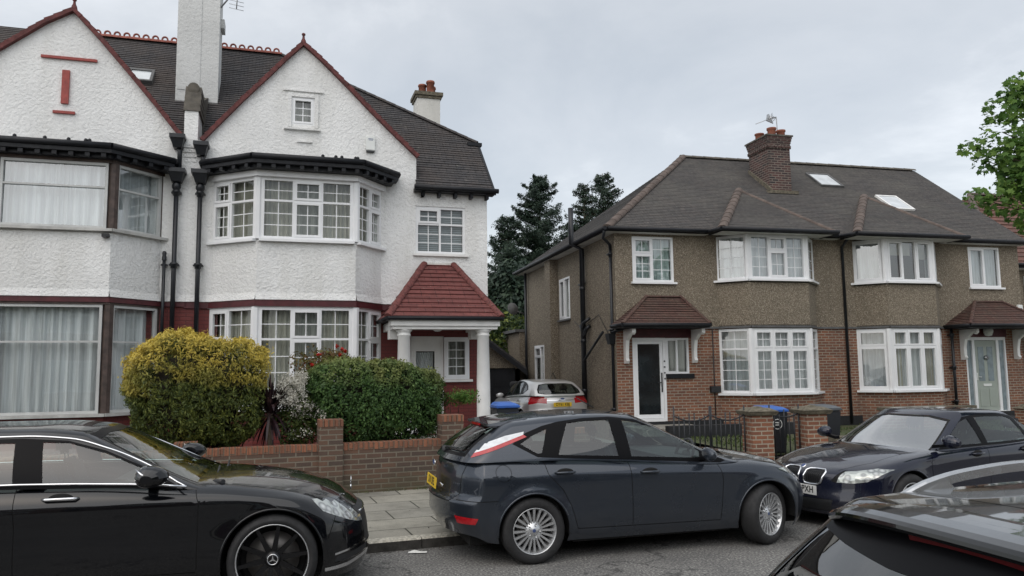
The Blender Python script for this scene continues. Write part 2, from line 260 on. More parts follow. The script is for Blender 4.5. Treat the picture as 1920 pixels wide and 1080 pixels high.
# ---------------------------------------------------------------- objects
def tag(o, label=None, cat=None, group=None, kind=None):
    if label: o['label'] = label
    if cat: o['category'] = cat
    if group: o['group'] = group
    if kind: o['kind'] = kind
    return o
class T:
    """a thing: an Empty at its base; its parts are built in the coordinates of a frame and shifted to that base"""
    def __init__(s, name, label, cat, fr, base=(0, 0, 0), group=None):
        s.e = bpy.data.objects.new(name, None); s.e.empty_display_size = 0.3; C.objects.link(s.e)
        s.base = Vector(base); s.mw = frame_matrix(fr) @ Matrix.Translation(s.base)
        s.e.matrix_world = s.mw; tag(s.e, label, cat, group)
def frame_matrix(fr):
    return Matrix.Translation(Vector((fr[0], fr[1], fr[3] if len(fr) > 3 else 0))) @ Matrix.Rotation(R(fr[2]), 4, 'Z')
WORLD = (0, 0, 0)
class G:
    def __init__(s): s.v = []; s.f = []; s.m = []; s.sm = []
    def poly(s, pts, m=0, sm=False):
        b = len(s.v); s.v += [tuple(p) for p in pts]; s.f.append(tuple(range(b, b + len(pts)))); s.m.append(m); s.sm.append(sm); return s
    def box(s, x0, x1, y0, y1, z0, z1, m=0):
        x0, x1 = min(x0, x1), max(x0, x1); y0, y1 = min(y0, y1), max(y0, y1); z0, z1 = min(z0, z1), max(z0, z1)
        return s.hexa([(x0, y0, z0), (x1, y0, z0), (x1, y1, z0), (x0, y1, z0), (x0, y0, z1), (x1, y0, z1), (x1, y1, z1), (x0, y1, z1)], m)
    def hexa(s, P, m=0):
        b = len(s.v); s.v += [tuple(p) for p in P]
        for f in ((0, 3, 2, 1), (4, 5, 6, 7), (0, 1, 5, 4), (1, 2, 6, 5), (2, 3, 7, 6), (3, 0, 4, 7)):
            s.f.append(tuple(b + i for i in f)); s.m.append(m); s.sm.append(False)
        return s
    def fbox(s, fm, h0, h1, z0, z1, d0, d1, m=0):
        return s.hexa([fm(h0, z0, d1), fm(h1, z0, d1), fm(h1, z0, d0), fm(h0, z0, d0), fm(h0, z1, d1), fm(h1, z1, d1), fm(h1, z1, d0), fm(h0, z1, d0)], m)
    def slab(s, poly, dvec, m=0):
        """a planar polygon given thickness along dvec"""
        n = len(poly); b = len(s.v); dv = Vector(dvec)
        s.v += [tuple(p) for p in poly] + [tuple(Vector(p) + dv) for p in poly]
        s.f.append(tuple(range(b, b + n))); s.f.append(tuple(range(b + 2 * n - 1, b + n - 1, -1))); s.m += [m, m]; s.sm += [False, False]
        for i in range(n):
            j = (i + 1) % n; s.f.append((b + j, b + i, b + n + i, b + n + j)); s.m.append(m); s.sm.append(False)
        return s
    def tube(s, pts, r, n=10, m=0, caps=True):
        pts = [Vector(p) for p in pts]; rs = r if isinstance(r, (list, tuple)) else [r] * len(pts); b = len(s.v); K = len(pts); up = None
        for i, p in enumerate(pts):
            t = (pts[min(i + 1, K - 1)] - pts[max(i - 1, 0)]).normalized()
            if up is None: up = Vector((0, 0, 1)) if abs(t.z) < 0.9 else Vector((1, 0, 0))
            a = t.cross(up).normalized(); c = a.cross(t).normalized(); up = c
            for k in range(n):
                an = 2 * math.pi * k / n; s.v.append(tuple(p + (a * math.cos(an) + c * math.sin(an)) * rs[i]))
        for i in range(K - 1):
            for k in range(n):
                q = (k + 1) % n; s.f.append((b + i * n + k, b + i * n + q, b + (i + 1) * n + q, b + (i + 1) * n + k)); s.m.append(m); s.sm.append(True)
        if caps:
            s.f.append(tuple(b + k for k in reversed(range(n)))); s.f.append(tuple(b + (K - 1) * n + k for k in range(n))); s.m += [m, m]; s.sm += [False, False]
        return s
    def lathe(s, prof, M4=None, n=24, m=0, caps=False):
        """prof: (r, z) pairs about the local z axis; M4 places it"""
        b = len(s.v); M4 = M4 or Matrix.Identity(4)
        for r, z in prof:
            for k in range(n):
                a = 2 * math.pi * k / n; s.v.append(tuple(M4 @ Vector((r * math.cos(a), r * math.sin(a), z))))
        for i in range(len(prof) - 1):
            for k in range(n):
                q = (k + 1) % n; s.f.append((b + i * n + k, b + i * n + q, b + (i + 1) * n + q, b + (i + 1) * n + k)); s.m.append(m); s.sm.append(True)
        if caps:
            s.f.append(tuple(b + k for k in reversed(range(n)))); s.f.append(tuple(b + (len(prof) - 1) * n + k for k in range(n))); s.m += [m, m]; s.sm += [False, False]
        return s
    def build(s, name, mats, parent=None, base=None, label=None, smooth_angle=None, loc=None, bevel=0):
        """parent: a T or an object (in a T's coordinates); base: the T whose shift applies"""
        if not s.f: return None
        me = bpy.data.meshes.new(name)
        sh = base.base if base else (parent.base if isinstance(parent, T) else Vector((0, 0, 0)))
        V = np.array(s.v, dtype=np.float64)
        org = Vector(loc) if loc is not None else Vector((0, 0, 0))
        me.from_pydata((V - np.array(sh) - np.array(org)).tolist(), [], s.f)
        mats = mats if isinstance(mats, (list, tuple)) else [mats]
        for x in mats: me.materials.append(M[x] if isinstance(x, str) else x)
        me.polygons.foreach_set('material_index', s.m); me.polygons.foreach_set('use_smooth', s.sm)
        uv = me.uv_layers.new(name='UVMap'); co = np.zeros((len(me.loops), 2)); 
        for p in me.polygons:
            n = p.normal
            if abs(n.z) > 0.985 or n.length < 0.5: h = Vector((1, 0, 0)); t = Vector((0, 1, 0))
            else: h = Vector((-n.y, n.x, 0)).normalized(); t = n.cross(h)
            for li in p.loop_indices:
                q = Vector(V[me.loops[li].vertex_index]); co[li] = (q.dot(h), q.dot(t))
        uv.data.foreach_set('uv', co.ravel())
        me.update(); o = bpy.data.objects.new(name, me); C.objects.link(o)
        if parent is not None:
            o.parent = parent.e if isinstance(parent, T) else parent
        o.location = org
        if bevel:
            bm = bmesh.new(); bm.from_mesh(me); bmesh.ops.remove_doubles(bm, verts=bm.verts, dist=1e-5)
            bmesh.ops.bevel(bm, geom=[e for e in bm.edges if len(e.link_faces) == 2 and e.calc_face_angle(0) > 0.5], offset=bevel, segments=2, affect='EDGES'); bm.to_mesh(me); bm.free()
        if label: o['label'] = label
        return o
class FM:
    """wall frame: origin, horizontal direction (plan), outward normal; call (h, z, d) -> point"""
    def __init__(s, p0, p1):
        a = Vector((p0[0], p0[1], 0)); b = Vector((p1[0], p1[1], 0)); s.o = a; s.L = (b - a).length; s.h = (b - a).normalized(); s.n = Vector((s.h.y, -s.h.x, 0))
    def __call__(s, h, z, d=0.0): p = s.o + s.h * h + s.n * d; return (p.x, p.y, z)
def wall(g, fm, prof, z0, holes=(), m=0, reveal=0.1, rm=None, d=0.0):
    """wall face from z0 up to the profile [(h, z)...], with rectangular holes (h0, h1, z0, z1) and reveals running inward"""
    hs = sorted({round(p[0], 5) for p in prof} | {round(x, 5) for q in holes for x in q[:2] if prof[0][0] < x < prof[-1][0]})
    P = sorted(prof, key=lambda p: p[0])
    def top(h, side):
        for i in range(len(P) - 1):
            (a, za), (b, zb) = P[i], P[i + 1]
            if a < b and ((side > 0 and a - 1e-6 <= h < b - 1e-6) or (side < 0 and a + 1e-6 < h <= b + 1e-6)): return za + (zb - za) * (h - a) / (b - a)
        return P[-1][1]
    for a, b in zip(hs, hs[1:]):
        if b - a < 1e-5: continue
        mid = (a + b) / 2; cuts = sorted([(q[2], q[3]) for q in holes if q[0] < mid < q[1]]); z = z0
        for c0, c1 in cuts:
            if c0 > z: g.poly([fm(a, z, d), fm(b, z, d), fm(b, c0, d), fm(a, c0, d)], m)
            z = c1
        ta, tb = top(a, 1), top(b, -1)
        g.poly([fm(a, z, d), fm(b, z, d), fm(b, tb, d), fm(a, ta, d)], m)
    for q in holes:
        a, b, c, e = q; r = m if rm is None else rm
        g.poly([fm(a, c, d), fm(a, c, d - reveal), fm(a, e, d - reveal), fm(a, e, d)], r); g.poly([fm(b, c, d - reveal), fm(b, c, d), fm(b, e, d), fm(b, e, d - reveal)], r)
        g.poly([fm(a, e, d), fm(a, e, d - reveal), fm(b, e, d - reveal), fm(b, e, d)], r); g.poly([fm(a, c, d - reveal), fm(a, c, d), fm(b, c, d), fm(b, c, d - reveal)], r)
def roof_slope(g, poly, course=0.1, lift=0.014, m=0, jit=0.0):
    """tile a planar roof polygon in stepped courses"""
    P = [Vector(p) for p in poly]; n = Vector((0, 0, 0))
    for i in range(len(P)): n += (P[i] - P[0]).cross(P[(i + 1) % len(P)] - P[0])
    n.normalize(); n = n if n.z > 0 else -n
    h = Vector((-n.y, n.x, 0)).normalized(); t = n.cross(h); o = P[0]
    q = [((p).dot(h), (p).dot(t)) for p in P]; dn = o.dot(n)
    s0 = min(a[1] for a in q); s1 = max(a[1] for a in q); k0 = math.floor(s0 / course)
    def clip(pl, c, keep_above):
        r = []
        for i in range(len(pl)):
            a, b = pl[i], pl[(i + 1) % len(pl)]; ia = (a[1] >= c) == keep_above or abs(a[1] - c) < 1e-9; ib = (b[1] >= c) == keep_above or abs(b[1] - c) < 1e-9
            if ia: r.append(a)
            if ia != ib: f = (c - a[1]) / (b[1] - a[1]); r.append((a[0] + f * (b[0] - a[0]), c))
        return r
    k = k0; rj = random.Random(int(abs(dn) * 97) + len(P)); base_lift = lift
    while k * course < s1 - 1e-6:
        lo, hi = max(k * course, s0), min((k + 1) * course, s1); pl = clip(clip(q, lo, True), hi, False); k += 1
        if len(pl) < 3 or hi - lo < 1e-4: continue
        lift = base_lift * rj.uniform(0.75, 1.3)
        fd = lambda s: lift * (1 - (s - (k - 1) * course) / course)
        pt = lambda a, dd: h * a[0] + t * a[1] + n * (dn + dd)
        pts = [pt(a, fd(a[1])) for a in pl]
        c = sum(((pts[i] - pts[0]).cross(pts[(i + 1) % len(pts)] - pts[0]) for i in range(len(pts))), Vector())
        if c.dot(n) < 0: pts.reverse()
        g.poly(pts, m)
        bt = [a for a in pl if abs(a[1] - lo) < 1e-6]
        if len(bt) >= 2:
            a = min(bt); b = max(bt); g.poly([pt(a, -0.001), pt(b, -0.001), pt(b, fd(lo)), pt(a, fd(lo))], m)
def wavy(g, fm, h0, h1, z0, z1, d, amp=0.03, per=0.11, m=0, seed=0, top=None):
    n = max(6, int((h1 - h0) / per * 5)); r = random.Random(seed); ph = r.random() * 6; prev = None
    for i in range(n + 1):
        h = h0 + (h1 - h0) * i / n; w = d + amp * math.sin(2 * math.pi * (h - h0) / per + ph + 1.3 * math.sin(h * 5.1 + ph)); cur = (fm(h, z0, w), fm(h, z1, w))
        if prev: g.poly([prev[0], cur[0], cur[1], prev[1]], m, True)
        prev = cur
def window(parent, T_, fm, h0, h1, z0, z1, cols, name='window', fw=0.055, d=-0.05, mats=('upvc', 'glass'), curtain='net', bar=0.020, sill=None, cw=None, drapes=None, label=None, sash=0.045, ct=1.0, seed=0, cd=0.13):
    """cols: list of (width weight, [(height weight from the top, opens, nx, ny), ...])"""
    f = G(); gl = G(); cu = G(); d1 = d + 0.045
    f.fbox(fm, h0, h0 + fw, z0, z1, d - 0.03, d1); f.fbox(fm, h1 - fw, h1, z0, z1, d - 0.03, d1)
    f.fbox(fm, h0 + fw, h1 - fw, z0, z0 + fw, d - 0.03, d1); f.fbox(fm, h0 + fw, h1 - fw, z1 - fw, z1, d - 0.03, d1)
    W = sum(c[0] for c in cols); x = h0 + fw; IW = h1 - h0 - 2 * fw; mull = fw * 0.7
    for ci, (w, rows) in enumerate(cols):
        xa = x; xb = x + IW * w / W; x = xb
        if ci < len(cols) - 1: f.fbox(fm, xb - mull / 2, xb + mull / 2, z0 + fw, z1 - fw, d - 0.03, d1 - 0.002)
        xa2 = xa + (mull / 2 if ci else 0); xb2 = xb - (mull / 2 if ci < len(cols) - 1 else 0)
        Hs = sum(r[0] for r in rows); z = z1 - fw; IH = z1 - z0 - 2 * fw
        for ri, (rh, op, nx, ny) in enumerate(rows):
            zt = z; zb = z - IH * rh / Hs; z = zb
            if ri < len(rows) - 1: f.fbox(fm, xa2, xb2, zb - mull / 2, zb + mull / 2, d - 0.03, d1 - 0.004)
            a, b = xa2, xb2; t_ = zt - (mull / 2 if ri else 0); b_ = zb + (mull / 2 if ri < len(rows) - 1 else 0); fd = d - 0.01; dd = d1 - 0.006
            if op:
                s_ = sash; fo = d1 + 0.012
                f.fbox(fm, a, a + s_, b_, t_, d, fo); f.fbox(fm, b - s_, b, b_, t_, d, fo); f.fbox(fm, a + s_, b - s_, b_, b_ + s_, d, fo); f.fbox(fm, a + s_, b - s_, t_ - s_, t_, d, fo)
                a += s_; b -= s_; b_ += s_; t_ -= s_
            gl.poly([fm(a, b_, fd), fm(b, b_, fd), fm(b, t_, fd), fm(a, t_, fd)])
            for i in range(1, nx):
                xx = a + (b - a) * i / nx; f.fbox(fm, xx - bar / 2, xx + bar / 2, b_, t_, fd + 0.002, fd + 0.012)
            for i in range(1, ny):
                yy = b_ + (t_ - b_) * i / ny; f.fbox(fm, a, b, yy - bar / 2, yy + bar / 2, fd + 0.003, fd + 0.011)
    o = f.build(name, mats[0], parent, T_, label)
    gl.build('glass', mats[1], o, T_)
    if curtain: wavy(cu, fm, h0 + 0.03, h1 - 0.03, z0 + 0.03, z1 - 0.02 - (z1 - z0) * (1 - ct), d - cd, 0.032, 0.17, 0, seed); cu.build('net_curtain', curtain, o, T_)
    if drapes:
        cu = G(); wd = (h1 - h0) * drapes[1]
        if 'l' in drapes[0]: wavy(cu, fm, h0 + 0.03, h0 + wd, z0 + 0.03, z1 - 0.02, d - cd + 0.03, 0.03, 0.09, 0, seed)
        if 'r' in drapes[0]: wavy(cu, fm, h1 - wd, h1 - 0.03, z0 + 0.03, z1 - 0.02, d - cd + 0.03, 0.03, 0.09, 0, seed + 1)
        cu.build('drape', drapes[2], o, T_)
    if sill: s = G(); s.fbox(fm, h0 - sill[0], h1 + sill[0], z0 - 0.055, z0 - 0.003, -0.09, sill[1]); s.build('sill', sill[2] if len(sill) > 2 else mats[0], o, T_)
    return o
def gutter(g, p0, p1, r=0.055, m=0): g.tube([p0, p1], r, 8, m)
def ridge_tiles(g, p0, p1, r=0.11, seg=0.45, m=0, flat=False, up=None):
    p0, p1 = Vector(p0), Vector(p1); L = (p1 - p0).length; n = max(1, round(L / seg)); t = (p1 - p0).normalized(); a = t.cross(Vector((0, 0, 1))).normalized(); c = a.cross(t)
    for i in range(n):
        q0 = p0 + t * (L * i / n); q1 = p0 + t * (L * (i + 1) / n + 0.03); prev = None
        for j in range(9):
            an = math.pi * (j / 8) ; off0 = a * math.cos(an) * r + c * (math.sin(an) * r * 0.8 - r * 0.35); off1 = a * math.cos(an) * r * 1.09 + c * (math.sin(an) * r * 0.9 - r * 0.35)
            cur = (q0 + off1, q1 + off0)
            if prev: g.poly([prev[0], cur[0], cur[1], prev[1]], m, True)
            prev = cur
        g.poly([q0 + a * math.cos(math.pi * j / 8) * r * 1.09 + c * (math.sin(math.pi * j / 8) * r * 0.9 - r * 0.35) for j in range(9)], m)
def text_mesh(txt, size, name, mat, parent, T_, M4, depth=0.001, align='CENTER', sx=1.0):
    cu = bpy.data.curves.new(name, 'FONT'); cu.body = txt; cu.size = size; cu.align_x = align; cu.align_y = 'CENTER'; cu.extrude = depth; cu.space_character = 1.08; cu.offset = size * 0.022
    tmp = bpy.data.objects.new(name, cu); me = bpy.data.meshes.new_from_object(tmp); bpy.data.objects.remove(tmp)
    me.materials.clear(); me.materials.append(M[mat]); me.transform(M4 @ Matrix.Scale(sx, 4, (1, 0, 0))); o = bpy.data.objects.new(name, me); C.objects.link(o)
    me.transform(Matrix.Translation(-(T_.base if T_ else Vector((0, 0, 0))))); o.parent = parent; return o
# ---------------------------------------------------------------- the setting: road, kerb, pavement, gardens
def setting():
    def grid_sheet(name, poly, z, mat, kind='structure'):
        g = G(); g.poly([(x, y, z) for x, y in poly]); o = g.build(name, mat); o['kind'] = kind; return o
    m, nt, b = _base('asphalt'); o = _obj(nt); _sv(b, (0.05, 0.05, 0.05), 0.85)
    sp = _noise(nt, 42, 5, o, 0.75); c = _ramp(nt, sp, [(0.3, (0.035, 0.035, 0.035)), (0.50, (0.135, 0.132, 0.126)), (0.66, (0.46, 0.45, 0.42))])
    c = _mix(nt, c, (0.060, 0.060, 0.061), _ramp(nt, _noise(nt, 1.1, 6, o, 0.65), [(0.45, (0,)), (0.72, (0.6,))]))
    c = _mix(nt, c, (0.21, 0.205, 0.19), _ramp(nt, _noise(nt, 2.7, 7, o, 0.7), [(0.52, (0,)), (0.75, (0.45,))]))
    vo = _n(nt, 'ShaderNodeTexVoronoi', feature='DISTANCE_TO_EDGE'); vo.inputs['Scale'].default_value = 1.1; nt.links.new(o, vo.inputs['Vector'])
    wv = _n(nt, 'ShaderNodeVectorMath', operation='ADD'); nt.links.new(o, wv.inputs[0]); nz = _n(nt, 'ShaderNodeTexNoise'); nz.inputs['Scale'].default_value = 2.5; nz.inputs['Detail'].default_value = 5; nt.links.new(o, nz.inputs['Vector']); nt.links.new(nz.outputs['Color'], wv.inputs[1]); nt.links.new(wv.outputs[0], vo.inputs['Vector']); vo.inputs['Scale'].default_value = 0.42
    c = _mix(nt, c, (0.025, 0.025, 0.025), _ramp(nt, vo.outputs['Distance'], [(0.0, (0.8,)), (0.012, (0.0,))]))
    nt.links.new(c, b.inputs['Base Color']); n1 = _bump(nt, None, sp, 0.7, 0.006); _bump(nt, b, _noise(nt, 30, 4, o), 0.3, 0.01, n1); M['asphalt'] = m
    m, nt, b = _base('paving_slabs'); o = _obj(nt); _sv(b, (0.2, 0.19, 0.17), 0.9)
    mp = _n(nt, 'ShaderNodeMapping'); nt.links.new(o, mp.inputs[0]); mp.inputs['Rotation'].default_value = (0, 0, R(-20)); mp.inputs['Location'].default_value = (0.35, 0.12, 0)
    t = _n(nt, 'ShaderNodeTexBrick'); nt.links.new(mp.outputs[0], t.inputs['Vector']); t.inputs['Scale'].default_value = 1
    for k, v in (('Color1', (0.33, 0.315, 0.265, 1)), ('Color2', (0.265, 0.255, 0.22, 1)), ('Mortar', (0.055, 0.055, 0.04, 1))): t.inputs[k].default_value = v
    t.inputs['Brick Width'].default_value = 0.9; t.inputs['Row Height'].default_value = 0.6; t.inputs['Mortar Size'].default_value = 0.012; t.inputs['Mortar Smooth'].default_value = 0.4
    c = _mix(nt, t.outputs['Color'], (0.10, 0.098, 0.08), _ramp(nt, _noise(nt, 1.7, 7, o, 0.7), [(0.45, (0,)), (0.8, (0.85,))]))
    c = _mix(nt, c, (0.34, 0.33, 0.29), _ramp(nt, _noise(nt, 11, 5, o, 0.65), [(0.66, (0,)), (0.72, (0.5,))]))
    c = _mix(nt, c, (0.4, 0.4, 0.4), _ramp(nt, _noise(nt, 80, 3, o), [(0.4, (0,)), (0.8, (0.5,))]), 'MULTIPLY')
    nt.links.new(c, b.inputs['Base Color']); inv = _n(nt, 'ShaderNodeMath', operation='SUBTRACT'); inv.inputs[0].default_value = 1; nt.links.new(t.outputs['Fac'], inv.inputs[1])
    n1 = _bump(nt, None, inv.outputs[0], 0.8, 0.01); _bump(nt, b, _noise(nt, 60, 4, o), 0.4, 0.006, n1); M['slabs'] = m
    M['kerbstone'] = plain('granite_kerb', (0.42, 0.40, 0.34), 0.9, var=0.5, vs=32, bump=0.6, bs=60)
    M['kerb_face'] = plain('dark_kerb_face', (0.055, 0.052, 0.047), 0.9, var=0.45, vs=7, bump=0.6, bs=40)  # front faces much darker than the kerb tops
    M['soil'] = plain('soil', (0.045, 0.035, 0.025), 0.95, var=0.5, vs=5, bump=0.8, bs=30)
    M['drive'] = plain('driveway_concrete', (0.17, 0.165, 0.15), 0.9, var=0.3, vs=2.5, bump=0.4)
    m, nt, b = _base('scruffy_lawn'); o = _obj(nt); _sv(b, (0.05, 0.07, 0.025), 0.9)
    nt.links.new(_ramp(nt, _noise(nt, 4, 7, o, 0.7), [(0.3, (0.15, 0.125, 0.085)), (0.48, (0.07, 0.08, 0.035)), (0.65, (0.045, 0.085, 0.02))]), b.inputs['Base Color']); _bump(nt, b, _noise(nt, 60, 4, o), 0.9, 0.03); M['lawn'] = m
    g = G(); g.poly([(-900, -900, 0), (900, -900, 0), (900, 900, 0), (-900, 900, 0)]); o = g.build('road', 'asphalt'); o['kind'] = 'structure'
    # pavement and kerb run along the far side; the kerb line bends gently to the right
    K = [(-28, -0.9 + 0.0), (0, 0), (4.5, 0), (30, 0)]
    def kl(a, off):   # point along the kerb line, off metres behind its front edge
        d = R(20 if a < 4.5 else 15.5); o0 = Vector((-1.6, 8.25, 0)); u1 = Vector((math.cos(R(20)), math.sin(R(20)), 0)); u2 = Vector((math.cos(R(15.5)), math.sin(R(15.5)), 0))
        p = o0 + u1 * a if a < 5.5 else o0 + u1 * 5.5 + u2 * (a - 5.5); n = Vector((-math.sin(d), math.cos(d), 0)); return p + n * off
    st = [-30, -12, -6, -2, 0, 2, 4, 5.5, 8, 12, 20, 40]
    g = G(); gf = G(); r = random.Random(3)
    # kerbstones: separate blocks of about 0.9 m with slightly uneven faces
    a = -14.0
    while a < 22:
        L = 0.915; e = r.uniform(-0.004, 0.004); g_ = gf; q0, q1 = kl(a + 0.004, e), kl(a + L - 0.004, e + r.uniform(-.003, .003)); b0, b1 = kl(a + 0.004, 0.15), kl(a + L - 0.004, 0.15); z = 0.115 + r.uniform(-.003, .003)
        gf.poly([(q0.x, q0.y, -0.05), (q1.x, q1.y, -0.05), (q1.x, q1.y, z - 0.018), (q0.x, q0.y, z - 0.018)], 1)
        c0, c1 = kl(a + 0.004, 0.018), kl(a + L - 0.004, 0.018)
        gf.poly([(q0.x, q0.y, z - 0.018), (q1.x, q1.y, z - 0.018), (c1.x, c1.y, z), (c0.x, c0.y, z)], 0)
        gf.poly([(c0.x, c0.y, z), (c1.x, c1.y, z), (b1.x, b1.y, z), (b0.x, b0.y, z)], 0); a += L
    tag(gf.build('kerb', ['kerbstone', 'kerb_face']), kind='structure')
    g = G()
    for a, b_ in zip(st, st[1:]):
        p = [kl(a, 0.01), kl(b_, 0.01), kl(b_, 3.6), kl(a, 3.6)]; g.poly([(q.x, q.y, 0.108) for q in p])
    tag(g.build('pavement', 'slabs'), kind='structure')
    return kl
kl = setting()
def garden_sheet(name, fr, poly, z, mat, z2=None):
    g = G(); g.poly([(x, y, z) for x, y in poly]); o = g.build(name, mat); o.matrix_world = frame_matrix(fr); o['kind'] = 'structure'; return o
FA = (-0.547, 17.0, 17.0); FB = (2.676, 19.9, 14.0); FW = (0, 0, 20.0)   # frames: white pair, pebbledash pair, front garden wall
garden_sheet('front_garden', FW, [(-14, 11.95), (3.3, 11.95), (3.9, 17.5), (-14, 17)], 0.20, 'soil')
garden_sheet('driveway', FA, [(-.0, -4.9), (3.4, -4.6), (3.4, 18), (-.0, 18)], 0.125, 'drive')
garden_sheet('lawn', FB, [(0.6, -5.6), (13.5, -5.6), (13.5, 0.3), (0.6, 0.3)], 0.24, 'lawn')

# ---------------------------------------------------------------- white roughcast pair
AK = 1.036
def az(v): return 5.85 + AK * (v + 0.2)
def bay_plan_slab(g, pts, z0, z1, m=0):
    g.slab([(x, y, z0) for x, y in pts], (0, 0, z1 - z0), m)
def cornice(t, mir):
    mx = (lambda u: -12.4 - u) if mir else (lambda u: u)
    g = G(); pts = [(-5.95, -0.005), (-5.95, -0.30), (-4.98, -1.12), (-2.84, -1.12), (-2.04, -0.32), (-2.04, -0.005)]
    P = [(mx(a), b) for a, b in pts]; 
    if mir: P = P[::-1]
    bay_plan_slab(g, P, 5.93, 6.09)
    inn = [(mx(a), b) for a, b in [(-5.85, -0.004), (-5.85, -0.2), (-4.95, -1.0), (-2.87, -1.0), (-2.14, -0.25), (-2.14, -0.004)]]
    if mir: inn = inn[::-1]
    bay_plan_slab(g, inn, 5.86, 5.928)
    # low lead roof on top of the cornice
    for i in range(1, 4):
        a, b = P[i], P[i + 1]; ta = (a[0] * 0.85 + P[0][0] * 0.0 + 0.15 * (-4 if not mir else -8.4), -0.004)
        tb = (b[0] * 0.85 + 0.15 * (-4 if not mir else -8.4), -0.004); g.poly([(a[0], a[1], 6.091), (b[0], b[1], 6.091), (tb[0], tb[1], 6.24), (ta[0], ta[1], 6.24)], 1)
    for i in range(5):
        a, b = Vector((*P[i], 6.02)), Vector((*P[i + 1], 6.02)); g.tube([a + Vector((0, 0, 0.04)), b + Vector((0, 0, 0.04))], 0.062, 8)
        L = (b - a).length
        if L > 0.5:
            n = int(L / 0.26); d = (b - a).normalized(); nn = Vector((d.y, -d.x, 0))
            for k in range(n):
                q = a + d * (L * (k + 0.5) / n) - nn * 0.02; g.hexa([tuple(q + d * sx * 0.04 - nn * yy + Vector((0, 0, zz))) for zz in (-0.165, -0.095) for sx, yy in ((-1, 0), (1, 0), (1, 0.22), (-1, 0.22))])
    r = random.Random(5 + mir)
    for k in range(6):
        q = Vector(P[2]).lerp(Vector(P[3]), r.random()); g.lathe([(0.0, 0.06), (0.03, 0.04), (0.035, 0), (0.02, -0.02)], Matrix.Translation((q.x, q.y + 0.06, 6.13)), 8)
    g.build('cornice', ['black_paint', 'lead'], t, t)
def verge(t, line, name='verge'):
    g = G(); n = 0; seg = []
    for a, b in zip(line, line[1:]):
        L = math.dist(a, b); k = max(1, round(L / 0.17)); seg += [((a[0] + (b[0] - a[0]) * i / k, a[1] + (b[1] - a[1]) * i / k), (a[0] + (b[0] - a[0]) * (i + 1) / k, a[1] + (b[1] - a[1]) * (i + 1) / k)) for i in range(k)]
    r = random.Random(3)
    for a, b in seg:
        d = Vector((b[0] - a[0], 0, b[1] - a[1])).normalized(); nn = Vector((-d.z, 0, d.x)); nn = nn if nn.z > 0 else -nn; j = r.uniform(-.006, .006); up = b[1] > a[1]
        A = Vector((a[0], 0, a[1])); B = Vector((b[0], 0, b[1])) + d * 0.01; la, lb = (0.060, 0.042) if up else (0.042, 0.060)
        P = [A + nn * -0.03, B + nn * -0.03, B + nn * (lb + j), A + nn * (la + j)]
        g.hexa([(p.x, y, p.z) for y in (-0.13 + j, 0.16) for p in P])
    g.build(name, 'verge_tile', t, t)
def gable_roof(t, line, apex_i, mat='tile_dark'):
    g = G(); apex = line[apex_i]
    for a, b in zip(line, line[1:]):
        va, vb = max(0.1, (a[1] - az(0)) / AK + 0.02), max(0.1, (b[1] - az(0)) / AK + 0.02)
        roof_slope(g, [(a[0], 0.16, a[1] + 0.05), (b[0], 0.16, b[1] + 0.05), (b[0], max(0.2, vb + 0.1), b[1] + 0.05), (a[0], max(0.2, va + 0.1), a[1] + 0.05)], 0.1, 0.012)
    g.build('gable_roof', mat, t, t)
    f = G(); f.lathe([(0.065, -0.02), (0.05, 0.06), (0.028, 0.11), (0.022, 0.17), (0.04, 0.185), (0.038, 0.215), (0.0, 0.24)], Matrix.Translation((apex[0], -0.05, apex[1] + 0.02)), 10); f.build('finial', 'verge_tile', t, t)
def crest(t, u0, u1):
    g = G(); n = int(abs(u1 - u0) / 0.205)
    for i in range(n):
        u = u0 + (u1 - u0) * (i + 0.5) / n; z = 10.27; ring = []
        pts = [(u + 0.064 * math.cos(a), 4.0, z + 0.02 + 0.068 * math.sin(a)) for a in [R(-60 + 300 * k / 10) for k in range(11)]]
        g.tube(pts, 0.024, 6)
    ridge_tiles(g, (u0, 4.0, 10.22), (u1, 4.0, 10.22), 0.10, 0.45)
    g.build('ridge_tiles', 'ridge_red', t, t)
def post8(x, y, r, z0, z1, mat, t, a=0):
    g = G().lathe([(r, z0), (r, z1)], Matrix.Translation((x, y, 0)) @ Matrix.Rotation(R(22.5 + a), 4, 'Z'), 8, caps=True); g.sm = [False] * len(g.sm); return g.build('bay_post', mat, t, t)
